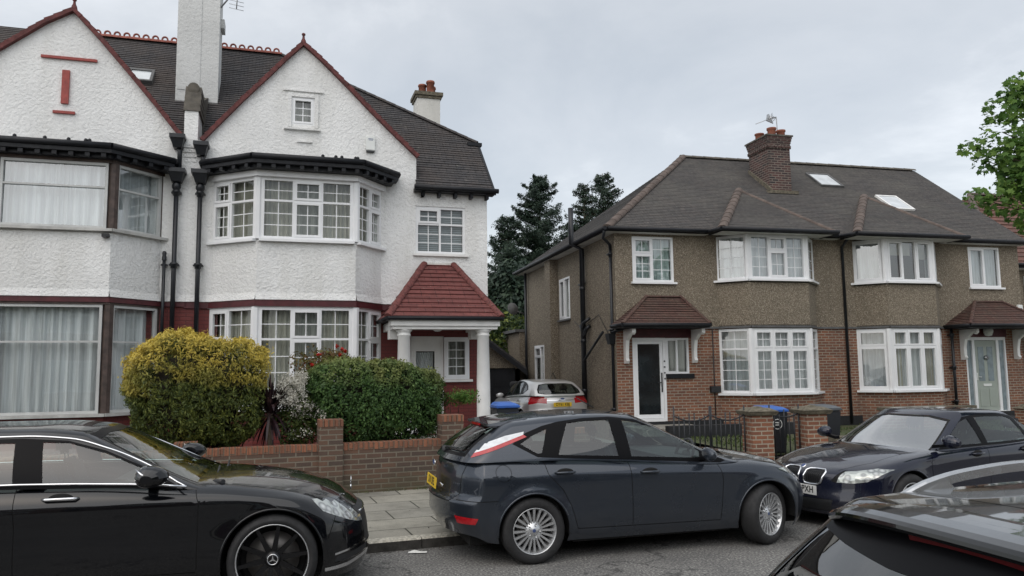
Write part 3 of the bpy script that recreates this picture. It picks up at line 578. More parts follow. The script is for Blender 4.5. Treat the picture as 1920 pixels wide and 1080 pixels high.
def white_right():
    t = T('semi_detached_house', 'white roughcast house with white Georgian-bar bay windows and a red tiled porch on columns', 'house', FA, (-3.1, 0, 0), 'white roughcast semi-detached houses')
    line = [(-5.98, 6.58), (-5.81, 6.79), (-5.23, 7.49), (-4.76, 8.02), (-4.34, 8.51), (-4.03, 8.84), (-3.68, 8.55), (-3.11, 8.01), (-2.54, 7.44), (-2.07, 7.0), (-1.58, 6.55)]
    fm = FM((-6.2, 0), (0, 0)); H = lambda u: u + 6.2
    prof = [(0, 6.6), (H(-5.98), 6.6)] + [(H(a), b) for a, b in line[1:-1]] + [(H(-1.6), 6.56), (H(-1.599), 5.98), (6.2, 5.98)]
    gw = (H(-4.25), H(-3.78), 7.08, 7.68); fw = (H(-1.61), H(-0.50), 4.42, 5.47)
    g = G(); wall(g, fm, prof, 3.31, [gw, fw, (H(-5.6), H(-2.5), 4.5, 5.85)], reveal=0.09, d=0.02)
    side = FM((0, 0), (0, 8)); wall(g, side, [(0, 5.85), (1.26, 7.36), (6.7, 7.36), (8, 5.85)], 3.31)
    # upper apron of the bay
    B = [(-5.76, -0.0), (-4.86, -0.75), (-2.96, -0.75), (-2.34, -0.0)]
    for a, b in zip(B, B[1:]):
        f = FM(a, b); wall(g, f, [(0, 4.47), (f.L, 4.47)], 3.31)
    g.slab([(x, y, 4.44) for x, y in [(-5.76, 0.1), *B, (-2.34, 0.1)]], (0, 0, 0.02))
    # flared bottom edge of the roughcast
    for a, b in [((-6.2, 0), (-5.76, 0)), *zip(B, B[1:]), ((-2.34, 0), (0.0, 0))]:
        f = FM(a, b); g.poly([f(-0.01, 3.30, 0.055), f(f.L + 0.01, 3.30, 0.055), f(f.L + 0.01, 3.44, 0.021), f(-0.01, 3.44, 0.021)]); 
    g.build('upper_wall', 'white_render', t, t)
    # small render surround of the gable window, ledges above and the slot below
    s = G(); s.fbox(fm, gw[0] - 0.08, gw[0] - 0.001, gw[2] - 0.05, gw[3] + 0.08, 0.018, 0.05); s.fbox(fm, gw[1] + 0.001, gw[1] + 0.08, gw[2] - 0.05, gw[3] + 0.08, 0.018, 0.05); s.fbox(fm, gw[0] - 0.0, gw[1] + 0.0, gw[3] + 0.001, gw[3] + 0.08, 0.018, 0.049)
    s.fbox(fm, H(-4.42), H(-3.6), 7.80, 7.83, 0.018, 0.06); s.fbox(fm, H(-4.13), H(-3.82), 6.70, 6.73, 0.018, 0.06); s.fbox(fm, H(-4.40), H(-3.66), 6.96, 7.0, 0.018, 0.10)
    s.build('moulding', 'white_render', t, t)
    # brick storey, painted
    g = G(); dr = (H(-1.72), H(-0.99), 0.55, 2.62); sw = (H(-0.985), H(-0.42), 1.69, 2.60)
    wall(g, fm, [(0, 3.24), (6.2, 3.24)], 0.0, [(H(-5.6), H(-2.5), 1.2, 3.2), dr, sw], reveal=0.1)
    wall(g, side, [(0, 3.31), (8, 3.31)], 0.0)
    for a, b in zip(B, B[1:]):
        f = FM(a, b); wall(g, f, [(0, 1.17), (f.L, 1.17)], 0.0)
    g.build('lower_wall', 'red_paint_brick', t, t)
    g = G()
    for a, b in [((-6.2, 0), (-5.76, 0)), *zip(B, B[1:]), ((-2.34, 0), (0.0, 0))]:
        f = FM(a, b); g.fbox(f, -0.02, f.L + 0.02, 3.17, 3.296, -0.1, 0.04)
    g.build('band', 'maroon', t, t)
    g = G(); g.box(-6.15, -0.1, 1.9, 2.0, 0, 5.9); g.box(-6.15, -0.1, 0.12, 1.88, 3.2, 3.28); g.box(-6.15, -0.1, 0.12, 1.88, 0.25, 0.3); g.box(-6.15, -0.1, 0.12, 1.88, 5.86, 5.9); g.box(-6.15, -6.1, 0.12, 1.9, 0.3, 5.8); g.box(-4.7, -3.3, 1.0, 1.1, 6.9, 7.9); g.box(-2.2, -2.1, 0.12, 1.9, 0.3, 5.8)
    g.build('interior', 'room', t, t)
    # windows
    for lvl, (z0, z1, br) in enumerate(((1.2, 3.16, 4), (4.5, 5.74, 3))):
        tr = (0.36, 0.64) if lvl else (0.31, 0.69); o3 = lambda op: [(tr[0], op, 2, 2), (tr[1], op, 2, br)]
        post = G(); faces = [FM(a, b) for a, b in zip(B, B[1:])]
        for i, f in enumerate(faces):
            cols = [[(0.75, o3(True)), (1, o3(False))], [(1, o3(False)), (1, o3(True)), (1, o3(False))], [(1, o3(False)), (1, o3(True))]][i]
            lo = 0.0 if i == 0 else 0.06; hi = f.L - (0.0 if i == 2 else 0.06)
            window(t, t, f, lo, hi, z0, z1, cols, 'bay_window', 0.06, -0.05, curtain='net_thin' if lvl else 'net_thin', drapes=(('lr', 0.36, 'drape') if i == 1 else ('lr', 0.50, 'drape')), sill=(0.03, 0.10), seed=i + 3 * lvl, cd=0.2, bar=0.018)
        for q in B[1:3]: post8(q[0], q[1] + 0.06, 0.085, z0, z1, 'upvc', t)
        hd = G()
        for f in faces: hd.fbox(f, -0.03, f.L + 0.03, z1 + 0.002, z1 + (0.115 if lvl else 0.01), -0.1, 0.08 if lvl else 0.02)
        hd.build('bay_head', 'upvc', t, t)
    window(t, t, fm, gw[0], gw[1], gw[2], gw[3], [(1, [(1, True, 2, 3)])], 'gable_window', 0.035, -0.03, curtain='net_thin', sash=0.04, bar=0.018)
    window(t, t, fm, fw[0], fw[1], fw[2], fw[3], [(0.95, [(0.36, True, 2, 2), (0.64, False, 2, 3)]), (1, [(0.36, False, 2, 2), (0.64, False, 2, 3)])], 'window', 0.055, -0.05, curtain=None, bar=0.018, sill=(0.06, 0.09, 'white_paint'))
    bl = G(); [bl.box(-1.56, -0.55, 0.13, 0.135, 4.47 + i * 0.045, 4.47 + i * 0.045 + 0.036) for i in range(21)]; bl.build('blind', 'blind', t, t)
    cornice(t, False); verge(t, line); gable_roof(t, line, 5)
    # main roof
    P = lambda u, v: (u, v, az(v)); g = G()
    roof_slope(g, [P(-6.2, 0.1), P(-1.62, 0.1), P(-1.62, 2.285), P(-4.5, 4.0), P(-6.2, 4.0)], 0.1, 0.014)
    roof_slope(g, [P(-1.62, -0.2), P(0.12, -0.2), P(0.12, 1.25), P(-1.62, 2.285)], 0.1, 0.014)
    roof_slope(g, [(0.12, 1.25, 7.352), (0.12, 6.75, 7.352), (-4.5, 4.0, 10.2)], 0.1, 0.014)
    g.poly([P(-6.2, 4.0), P(-4.5, 4.0), (0.12, 6.75, 7.352), (0.12, 8.2, 5.85), (-6.2, 8.2, 5.85)])
    g.slab([(-1.62, -0.2, 5.82), (0.12, -0.2, 5.82), (0.12, 0.0, 5.97), (-1.62, 0.0, 5.97)], (0, 0, -0.02)); rf = g.build('roof', 'tile_dark', t, t)
    g = G(); ridge_tiles(g, (0.12, 1.25, 7.38), (-4.5, 4.0, 10.23), 0.07, 0.3); g.build('hip_tiles', 'tile_dark', rf, t); crest(t, -6.0, -4.5)
    # eaves of the narrow front slope
    g = G(); g.box(-1.66, 0.14, -0.24, 0.02, 5.76, 5.835); g.tube([(-1.68, -0.28, 5.83), (0.2, -0.28, 5.83)], 0.055, 8); g.box(-1.5, -1.44, -0.2, 0.0, 5.66, 5.76)
    for k in range(5): g.box(-1.5 + k * 0.36, -1.44 + k * 0.36, -0.2, 0.0, 5.66, 5.76)
    g.tube([(0.16, 1.2, 7.32), (0.16, 6.7, 7.32)], 0.05, 8); g.slab([(0.10, -0.26, 5.74), (0.15, -0.26, 5.74), (0.15, 1.3, 7.36), (0.10, 1.3, 7.36)], (0, 0, 0.07)); g.box(-0.15, 0.2, 1.12, 1.28, 7.26, 7.34)
    g.build('eaves', 'black_paint', t, t)
    # party chimney, rear chimney
    g = G(); g.box(-6.76, -5.86, 1.9, 2.7, 7.6, 12.4); g.box(-6.72, -6.25, 1.885, 1.9, 8.3, 12.4); ch = g.build('chimney', 'white_chimney', t, t)
    g = G(); g.box(-5.86, -5.78, 2.2, 2.6, 9.98, 10.2); g.build('chimney_ledge', 'white_chimney', ch, t)
    g = G(); g.box(-0.56, 0.14, 5.8, 6.5, 6.6, 10.05); rc = g.build('chimney', 'white_small', t, t)
    g = G(); g.box(-0.60, 0.18, 5.76, 6.54, 10.051, 10.13); g.box(-0.64, 0.22, 5.72, 6.58, 10.132, 10.24); g.build('chimney_cap', 'capstone', rc, t)
    for k, (dx, dy, hh) in enumerate(((0.0, 0, 0.42), (-0.22, 0.15, 0.34), (0.12, 0.42, 0.40))):
        g = G(); g.lathe([(0.12, 0), (0.115, hh * 0.8), (0.135, hh * 0.82), (0.135, hh * 0.93), (0.12, hh), (0.09, hh), (0.085, 0.1)], Matrix.Translation((-0.12 + dx, 6.0 + dy, 10.24)), 14); g.build('chimney_pot', 'terracotta', rc, t)
    # party wall pier with stepped corbel and tiled capping running up to the chimney
    g = G(); g.box(-6.325, -6.065, -0.06, 0.75, 6.42, 7.18)
    for k in range(4): g.box(-6.325 + 0.012 * k, -6.065 - 0.004 * k, -0.055 + 0.012 * k, 0.3, 6.42 - 0.095 * (k + 1), 6.42 - 0.095 * k - 0.02)
    g.build('party_pier', 'white_render', t, t)
    g = G()
    for k in range(4):      # tiles hung up the raking top of the pier
        v, z = -0.09 + 0.07 * k, 7.182 + 0.145 * k; g.hexa([(-6.35, v, z), (-6.03, v, z), (-6.03, 0.80, z), (-6.35, 0.80, z), (-6.34, v + 0.05, z + 0.155), (-6.04, v + 0.05, z + 0.155), (-6.04, 0.80, z + 0.155), (-6.34, 0.80, z + 0.155)])
    g.tube([(-6.19, 0.12, 7.73), (-6.19, 0.85, 7.78)], 0.115, 14); g.hexa([(-6.32, 0.8, 6.7), (-6.06, 0.8, 6.7), (-6.06, 1.9, 7.8), (-6.32, 1.9, 7.8), (-6.32, 0.8, 7.7), (-6.06, 0.8, 7.7), (-6.06, 1.9, 8.15), (-6.32, 1.9, 8.15)]); g.build('party_capping', 'ridge_dark', t, t)
    # right rainwater pipe with hopper heads
    g = G(); pipe(g, -5.98, -0.14, 6.5, 2.0, True); g.build('drainpipe', 'iron', t, t)
    # alarm box
    g = G(); al = (H(-2.60), 6.93); g.fbox(fm, al[0] - 0.10, al[0] + 0.10, 6.62, 6.93, 0.02, 0.08); ab = g.build('alarm_box', 'white_plastic', t, t, bevel=0.012)
    g = G(); g.fbox(fm, al[0] - 0.085, al[0] + 0.085, 6.58, 6.617, 0.02, 0.075); g.build('alarm_lamp', 'dark_plastic', ab, t)
    g = G(); g.fbox(fm, al[0] - 0.05, al[0] + 0.06, 6.865, 6.878, 0.08, 0.082); g.fbox(fm, al[0] - 0.04, al[0] + 0.05, 6.84, 6.850, 0.08, 0.082); g.build('alarm_lettering', 'blue_ink', ab, t)
    # door, side light
    f0 = fm; g = G(); a, b, c, e = dr
    g.fbox(f0, a, a + 0.06, c, e, -0.1, -0.03); g.fbox(f0, b - 0.05, b, c, e, -0.1, -0.03); g.fbox(f0, a + 0.06, b - 0.05, e - 0.07, e, -0.1, -0.03)
    g.fbox(f0, a + 0.06, a + 0.13, c, e - 0.07, -0.09, -0.05); g.fbox(f0, b - 0.19, b - 0.05, c, e - 0.07, -0.09, -0.05); g.fbox(f0, a + 0.13, b - 0.19, c, c + 0.75, -0.09, -0.05); g.fbox(f0, a + 0.13, b - 0.19, e - 0.32, e - 0.07, -0.09, -0.05)
    dd = g.build('door', 'white_paint', t, t); g = G(); g.poly([f0(a + 0.12, c + 0.7, -0.08), f0(b - 0.18, c + 0.7, -0.08), f0(b - 0.18, e - 0.3, -0.08), f0(a + 0.12, e - 0.3, -0.08)]); g.build('glass', 'glass', dd, t)
    g = G(); wavy(g, f0, a + 0.13, b - 0.2, c + 0.75, e - 0.34, -0.14, 0.015, 0.05); g.build('net_curtain', 'net', dd, t)
    window(t, t, fm, sw[0], sw[1], sw[2], sw[3], [(1, [(1, True, 2, 4)])], 'porch_window', 0.05, -0.05, curtain='net_thin', bar=0.016, sill=(0.05, 0.10, 'white_paint'))
    # porch
    g = G(); g.box(-2.30, -0.19, -1.46, -1.12, 2.70, 2.76); g.box(-2.34, -0.15, -1.50, -1.08, 2.762, 2.88); g.box(-2.30, -1.98, -1.12, -0.0, 2.701, 2.86); g.box(-0.50, -0.19, -1.12, -0.0, 2.701, 2.86); g.box(-2.0, -0.5, -1.1, -0.0, 2.80, 2.84)
    g.box(-2.3, -2.05, -1.0, -0.7, 2.52, 2.70); g.box(-0.62, -0.36, -1.0, -0.7, 2.52, 2.70)
    pr = g.build('porch_beam', 'white_paint', t, t)
    for u in (-2.06, -0.45):
        g = G(); mt = Matrix.Translation((u, -1.29, 0)); g.lathe([(0.19, 0.60), (0.19, 0.68), (0.175, 0.69), (0.18, 0.76), (0.15, 0.79), (0.150, 0.85), (0.137, 0.90), (0.135, 1.6), (0.118, 2.56), (0.135, 2.575), (0.135, 2.60), (0.12, 2.61), (0.125, 2.64), (0.16, 2.67), (0.165, 2.695)], mt, 28, caps=True); g.box(u - 0.21, u + 0.21, -1.5, -1.08, 0.1, 0.60); g.build('porch_column', 'white_paint', t, t)
    g = G(); E0, E1, EV, EZ = -2.42, -0.12, -1.56, 2.93; T0, T1, TZ = -1.44, -0.76, 4.17
    roof_slope(g, [(E0, EV, EZ), (E1, EV, EZ), (T1, -0.03, TZ), (T0, -0.03, TZ)], 0.16, 0.022)
    roof_slope(g, [(E0, -0.03, EZ), (E0, EV, EZ), (T0, -0.03, TZ)], 0.16, 0.022); roof_slope(g, [(E1, EV, EZ), (E1, -0.03, EZ), (T1, -0.03, TZ)], 0.16, 0.022)
    po = g.build('porch_roof', 'tile_red', t, t); g = G(); ridge_tiles(g, (E0, EV, EZ + 0.03), (T0, -0.05, TZ + 0.03), 0.075, 0.34); g.build('hip_tiles', 'tile_red', po, t); g = G(); ridge_tiles(g, (E1, EV, EZ + 0.03), (T1, -0.05, TZ + 0.03), 0.075, 0.34); g.build('hip_tiles', 'tile_red', po, t)
    g = G(); g.fbox(fm, H(T0) + 0.03, H(T1) - 0.03, TZ - 0.03, TZ + 0.05, 0.025, 0.05); g.build('flashing', 'white_small', po, t)
    g = G(); g.box(E0 + 0.02, E1 - 0.02, EV + 0.03, -0.03, EZ - 0.045, EZ - 0.015); [g.tube([p, q], 0.04, 8) for p, q in (((E0, EV - 0.0, EZ - 0.02), (E1, EV - 0.0, EZ - 0.02)), ((E0, -0.05, EZ - 0.02), (E0, EV, EZ - 0.02)), ((E1, -0.05, EZ - 0.02), (E1, EV, EZ - 0.02)))]; g.build('porch_gutter', 'black_paint', t, t)
    g = G(); g.lathe([(0.12, 0), (0.12, -0.03), (0.10, -0.08), (0.05, -0.11), (0, -0.115)], Matrix.Translation((-1.28, -0.75, 2.80)), 16); g.build('porch_lamp', 'white_plastic', t, t)
    g = G(); g.box(-2.4, -0.1, -1.5, -0.002, 0.12, 0.30); g.box(-2.0, -0.62, -1.1, -0.002, 0.302, 0.52); g.build('porch_step', 'concrete', t, t)
    # wall-mounted TV aerial on the chimney
    a = T('tv_aerial', 'TV aerial on a slanting pole beside the tall white chimney', 'aerial', FA, (-5.84, 2.1, 11.0))
    g = G(); top = (-5.42, 1.9, 10.98); g.tube([(-5.86, 2.0, 10.38), top], 0.018, 6); g.tube([top, (-5.42, 1.9, 12.3)], 0.022, 6); g.build('pole', 'steel', a, a)
    g = G(); g.tube([(-5.47, 1.88, 11.05), (-5.50, 1.8, 10.30)], 0.014, 6)
    for k in range(7): z = 10.30 + 0.1 * k; g.tube([(-5.66, 1.8 + 0.01 * k, z + 0.02), (-5.34, 1.8 + 0.01 * k, z - 0.02)], 0.007, 5)
    for s in (-1, 1): g.hexa([(-5.47 + s * 0.02, 1.9, 11.02), (-5.47 + s * 0.23, 1.82, 11.02), (-5.47 + s * 0.23, 1.84, 11.02), (-5.47 + s * 0.02, 1.92, 11.02), (-5.47 + s * 0.02, 1.9, 11.30), (-5.47 + s * 0.23, 1.82, 11.26), (-5.47 + s * 0.23, 1.84, 11.26), (-5.47 + s * 0.02, 1.92, 11.30)])
    g.build('antenna', 'steel', a, a)
    return t
def pipe(g, u, v, ztop, zbot, hopper=True, lean=0.0, r=0.045):
    if hopper:
        for z, w in ((ztop, 0.125), (5.93, 0.145)):
            g.hexa([(u - w * 0.62, v - 0.1, z - 0.26), (u + w * 0.62, v - 0.1, z - 0.26), (u + w * 0.62, v + 0.13, z - 0.26), (u - w * 0.62, v + 0.13, z - 0.26), (u - w, v - 0.17, z - 0.08), (u + w, v - 0.17, z - 0.08), (u + w, v + 0.13, z - 0.08), (u - w, v + 0.13, z - 0.08)])
            g.box(u - w - 0.02, u + w + 0.02, v - 0.19, v + 0.13, z - 0.08, z)
        g.tube([(u + 0.0, v, ztop - 0.2), (u + 0.04, v, ztop - 0.32), (u + 0.04, v, 5.9)], r, 10)
        g.lathe([(r * 1.1, 5.68), (r * 1.9, 5.62), (r * 1.9, 5.56), (r * 1.2, 5.5)], Matrix.Translation((u, v, 0)), 12); ztop = 5.7
    g.tube([(u, v, ztop), (u, v, zbot)], r, 12)
    for z in (ztop - 0.25, (ztop + zbot) / 2 + 0.15, zbot + 0.5):
        if z > zbot: g.lathe([(r, z - 0.06), (r * 1.35, z - 0.05), (r * 1.35, z), (r * 1.7, z + 0.01), (r * 1.7, z + 0.05), (r, z + 0.07)], Matrix.Translation((u, v, 0)), 12); g.box(u - r * 2.1, u + r * 2.1, v - 0.01, v + 0.10, z - 0.0, z + 0.03)
def white_left():
    t = T('semi_detached_house', 'white roughcast house at the left edge with brown-posted bay windows full of net curtains', 'house', FA, (-9.3, 0, 0), 'white roughcast semi-detached houses')
    line = [(-11.6, 6.35), (-11.0, 6.85), (-10.3, 7.5), (-9.64, 8.09), (-8.87, 8.73), (-8.4, 9.03), (-7.91, 8.50), (-7.4, 7.90), (-6.89, 7.28), (-6.53, 6.82), (-6.40, 6.66)]
    fm = FM((-12.4, 0), (-6.2, 0)); H = lambda u: u + 12.4
    prof = [(0, 6.0), (H(-11.6), 6.3)] + [(H(a), b) for a, b in line[1:-1]] + [(H(-6.38), 6.6), (6.2, 6.6)]
    g = G(); wall(g, fm, prof, 3.31, [(H(-9.9), H(-6.9), 4.5, 5.9)], d=0.02)
    B = [(-10.2, 0), (-9.35, -0.85), (-7.42, -0.85), (-6.66, 0)]
    for a, b in zip(B, B[1:]): f = FM(a, b); wall(g, f, [(0, 4.52), (f.L, 4.52)], 3.31)
    g.slab([(x, y, 4.48) for x, y in [(-10.2, 0.1), *B, (-6.66, 0.1)]], (0, 0, 0.02))
    segs = [((-12.4, 0), (-10.2, 0)), *zip(B, B[1:]), ((-6.66, 0), (-6.2, 0))]
    for a, b in segs: f = FM(a, b); g.poly([f(-0.01, 3.30, 0.055), f(f.L + 0.01, 3.30, 0.055), f(f.L + 0.01, 3.44, 0.021), f(-0.01, 3.44, 0.021)])
    g.build('upper_wall', 'white_render', t, t)
    g = G(); wall(g, fm, [(0, 3.24), (6.2, 3.24)], 0, [(H(-9.9), H(-6.9), 1.2, 3.2)])
    for a, b in zip(B, B[1:]): f = FM(a, b); wall(g, f, [(0, 1.12), (f.L, 1.12)], 0)
    g.build('lower_wall', 'red_paint_brick', t, t)
    g = G()
    for a, b in segs: f = FM(a, b); g.fbox(f, -0.02, f.L + 0.02, 3.2, 3.296, -0.1, 0.04)
    g.build('band', 'maroon', t, t)
    g = G(); g.box(-12.3, -6.25, 1.2, 1.3, 0, 5.9); g.box(-12.3, -6.25, 0.12, 1.18, 3.2, 3.28); g.box(-12.3, -6.25, 0.12, 1.18, 5.86, 5.9); g.box(-6.3, -6.25, 0.12, 1.18, 0.3, 5.8); g.box(-12.3, -6.25, 0.12, 1.18, 0.25, 0.3); g.build('interior', 'room', t, t)
    for z0, z1, tr in ((1.19, 3.16, 0.335), (4.56, 5.80, 0.36)):
        for i, (a, b) in enumerate(zip(B, B[1:])):
            f = FM(a, b); lo = 0.06 if i == 0 else 0.09; hi = f.L - (0.06 if i == 2 else 0.09)
            window(t, t, f, lo, hi, z0, z1, [(1, [(tr, False, 1, 1), (1 - tr, False, 1, 1)])], 'bay_window', 0.05, -0.045, mats=('alum', 'glass_sky' if z0 > 4 else 'glass'), curtain='net', seed=i, cd=0.14, sill=(0.12, 0.10, 'sill_grey'))
        for q in B[1:3]: post8(q[0], q[1] + 0.075, 0.09, z0, z1, 'timber', t)
        g = G()
        for i, (a, b) in enumerate(zip(B, B[1:])): f = FM(a, b); g.fbox(f, -0.03, f.L + 0.03, z1 + 0.002, z1 + (0.085 if z0 > 4 else 0.035), -0.1, 0.02)
        f = FM(B[2], B[3]); g.fbox(f, f.L - 0.06, f.L, z0, z1, -0.1, -0.002)
        g.build('bay_head', 'timber', t, t)
    s = G()
    for a, b, c, e in ((-8.93, -7.95, 8.02, 8.07), (-8.55, -8.42, 7.13, 7.80), (-8.68, -8.30, 6.93, 6.98)): s.fbox(fm, H(a), H(b), c, e, 0.015, 0.07)
    s.build('moulding', 'red_trim', t, t)
    cornice(t, True); verge(t, line); gable_roof(t, line, 5)
    P = lambda u, v: (u, v, az(v)); g = G(); roof_slope(g, [P(-12.4, 0.1), P(-6.2, 0.1), P(-6.2, 4.0), P(-12.4, 4.0)], 0.1, 0.014)
    g.poly([P(-12.4, 4), P(-6.2, 4), (-6.2, 8.2, 5.85), (-12.4, 8.2, 5.85)]); g.build('roof', 'tile_dark', t, t); crest(t, -9.6, -6.76)
    # roof window
    g = G(); k = Vector((0, 1, AK)).normalized(); nn = Vector((0, -AK, 1)).normalized(); o = Vector((-7.86, 2.35, az(2.35)))
    def q(h, s, d): return tuple(o + Vector((h, 0, 0)) + k * s + nn * d)
    for a in ((0, 0.55, 0, 0.06), (0, 0.55, 0.52, 0.60), (0, 0.06, 0.06, 0.52), (0.49, 0.55, 0.06, 0.52)): g.hexa([q(a[0], a[2], -0.02), q(a[1], a[2], -0.02), q(a[1], a[3], -0.02), q(a[0], a[3], -0.02), q(a[0], a[2], 0.11), q(a[1], a[2], 0.11), q(a[1], a[3], 0.11), q(a[0], a[3], 0.11)])
    sk = g.build('skylight', 'lead', t, t); g = G(); g.poly([q(0.05, 0.05, 0.08), q(0.5, 0.05, 0.08), q(0.5, 0.53, 0.08), q(0.05, 0.53, 0.08)]); g.build('glass', 'skylight', sk, t)
    g = G(); g.box(-12.4, -12.3, 0, 8, 0, 5.9); g.build('side_wall', 'white_render', t, t)
    g = G(); pipe(g, -6.42, -0.14, 6.62, 2.0, True); g.build('drainpipe', 'iron', t, t)
    g = G(); g.tube([(-6.60, -0.12, 2.0), (-6.60, -0.12, 4.15)], 0.032, 10); g.lathe([(0.045, 4.1), (0.045, 4.16), (0.035, 4.2), (0.045, 4.24), (0.03, 4.28), (0, 4.29)], Matrix.Translation((-6.60, -0.12, 0)), 10); g.box(-6.66, -6.54, -0.13, 0, 4.0, 4.03); g.build('vent_pipe', 'iron', t, t)
    f = FM(B[1], B[2]); g = G(); g.fbox(f, f.L - 0.14, f.L - 0.02, 4.40, 4.46, 0.0, 0.10); g.fbox(f, f.L - 0.11, f.L - 0.05, 4.38, 4.41, 0.02, 0.14); g.build('security_camera', 'dark_plastic', t, t)
white_right(); white_left()

# ---------------------------------------------------------------- pebbledash pair
BK = 0.76
def bz(v): return 5.5 + BK * (v + 0.3)
def hood(t, E0, E1, EZ, T0, T1, TZ, brk, depth=0.78):
    g = G(); EV = -depth
    roof_slope(g, [(E0, EV, EZ), (E1, EV, EZ), (T1, -0.01, TZ), (T0, -0.01, TZ)], 0.095, 0.018); roof_slope(g, [(E0, -0.01, EZ), (E0, EV, EZ), (T0, -0.01, TZ)], 0.095, 0.018); roof_slope(g, [(E1, EV, EZ), (E1, -0.01, EZ), (T1, -0.01, TZ)], 0.095, 0.018)
    r = g.build('porch_roof', 'tile_hood', t, t)
    g = G(); ridge_tiles(g, (E0, EV, EZ + 0.02), (T0, -0.03, TZ + 0.02), 0.05, 0.22); g.build('hip_tiles', 'tile_hood', r, t); g = G(); ridge_tiles(g, (E1, EV, EZ + 0.02), (T1, -0.03, TZ + 0.02), 0.05, 0.22); ridge_tiles(g, (T0, -0.03, TZ + 0.01), (T1, -0.03, TZ + 0.01), 0.05, 0.3); g.build('hip_tiles', 'tile_hood', r, t)
    g = G(); g.box(E0 + 0.02, E1 - 0.02, EV + 0.02, -0.0, EZ - 0.10, EZ - 0.02); [g.tube([p, q], 0.05, 8) for p, q in (((E0, EV, EZ - 0.03), (E1, EV, EZ - 0.03)), ((E0, 0, EZ - 0.03), (E0, EV, EZ - 0.03)), ((E1, 0, EZ - 0.03), (E1, EV, EZ - 0.03)))]; g.build('porch_gutter', 'black_paint', t, t)
    for u in brk:
        g = G(); pr = [(0, -0.12), (-0.62, -0.12), (-0.62, -0.22), (-0.55, -0.27), (-0.50, -0.22), (-0.42, -0.24), (-0.30, -0.34), (-0.20, -0.40), (-0.17, -0.52), (-0.14, -0.66), (-0.14, -0.86), (-0.18, -0.92), (-0.13, -0.99), (0, -0.99)]
        g.slab([(u - 0.045, y, EZ + z) for y, z in pr], (0.09, 0, 0)); g.build('bracket', 'white_paint', t, t)
def house2(left):
    ox = 0.0 if left else 6.5
    lab = ('brown pebbledash house with a dark glass front door, next to the driveway' if left else 'brown pebbledash house with a grey-green front door and two skylights in its roof')
    t = T('semi_detached_house', lab, 'house', FB, (ox + 3.2, 0, 0), 'brown pebbledash semi-detached houses')
    x0, x1 = (0.0, 6.5) if left else (6.5, 13.0); fm = FM((x0, 0), (x1, 0)); H = lambda u: u - x0
    B = [(2.93, 0), (3.53, -0.62), (5.31, -0.62), (5.95, 0)] if left else [(7.20, 0), (7.78, -0.62), (9.38, -0.62), (10.05, 0)]
    fw = (H(0.50), H(1.68), 4.13, 5.34) if left else (H(11.18), H(12.32), 4.13, 5.34)
    up = G(); wall(up, fm, [(0, 5.45), (6.5, 5.45)], 2.95, [fw, (H(B[0][0] + 0.1), H(B[3][0] - 0.1), 4.2, 5.4)], reveal=0.09, d=0.015)
    for a, b in zip(B, B[1:]): f = FM(a, b); wall(up, f, [(0, 4.15), (f.L, 4.15)], 2.93)
    if left:
        sd = FM((0, 8.9), (0, 0)); S = lambda v: 8.9 - v
        ho = [(S(4.80), S(3.72), 3.42, 4.72), (S(2.68), S(2.30), 4.36, 5.12), (S(7.8), S(6.6), 1.42, 2.70)]
        wall(up, sd, [(0, 5.45), (8.9, 5.45)], 0.0, ho, reveal=0.08); up.box(-0.26, -0.003, 4.98, 5.55, 0, 5.45)
        up.slab([(0, 8.9, 0), (0, 8.9, 5.45), (6.5, 8.9, 5.45), (6.5, 8.9, 0)], (0, 0.1, 0))
    else: up.slab([(13, 8.9, 0), (13, 8.9, 5.45), (6.5, 8.9, 5.45), (6.5, 8.9, 0)], (0, 0.1, 0)); up.slab([(13, 0, 0), (13, 0, 5.5), (13, 4.0, 8.6), (13, 8.9, 5.3), (13, 8.9, 0)], (-0.1, 0, 0))
    up.build('upper_wall', 'pebbledash', t, t)
    lo = G(); dr = (H(0.44), H(2.03), 0.58, 2.66) if left else (H(10.86), H(12.30), 0.46, 2.66)
    holes = [(H(B[0][0] + 0.1), H(B[3][0] - 0.1), 1.2, 2.88), ((H(0.44), H(1.365), 0.5, 2.66) if left else dr)]
    if left: holes.append((H(1.366), H(2.03), 1.72, 2.655))
    wall(lo, fm, [(0, 2.94), (6.5, 2.94)], 0.5, holes, reveal=0.1)
    for a, b in zip(B, B[1:]): f = FM(a, b); wall(lo, f, [(0, 1.14), (f.L, 1.14)], 0.35)
    if left: lo.box(-0.012, 0.0 - 0.002, 0.0, 0.22, 0.5, 2.94) if False else None
    lo.build('lower_wall', 'brick2', t, t)
    g = G(); g.box(x0, x1, -0.03, 0.1, 0, 0.50)
    g.slab([(x, y, 0) for x, y in [(B[0][0] - 0.02, 0), (B[1][0], B[1][1] - 0.02), (B[2][0], B[2][1] - 0.02), (B[3][0] + 0.02, 0)]], (0, 0, 0.34)); g.build('plinth', 'plinth_black', t, t)
    g = G()
    for a, b in [((x0, 0), B[0]), *zip(B, B[1:]), (B[3], (x1, 0))]: f = FM(a, b); g.fbox(f, 0, f.L, 2.90, 2.955, 0.0, 0.045)
    g.build('band', 'lead' if left else 'lead', t, t)
    g = G(); g.box(x0 + 0.12, x1 - 0.05, 1.3, 1.4, 0, 5.4); g.box(x0 + 0.12, x1 - 0.05, 0.12, 1.3, 2.88, 2.94); g.box(x0 + 0.12, x1 - 0.05, 0.12, 1.3, 5.36, 5.44); g.box(x0 + 0.12, x0 + 0.2, 0.12, 1.3, 0.3, 5.3); g.box(x1 - 0.1, x1 - 0.05, 0.12, 1.3, 0.3, 5.3)
    if left: g.box(0.6, 0.7, 1.4, 8.8, 0, 5.4)
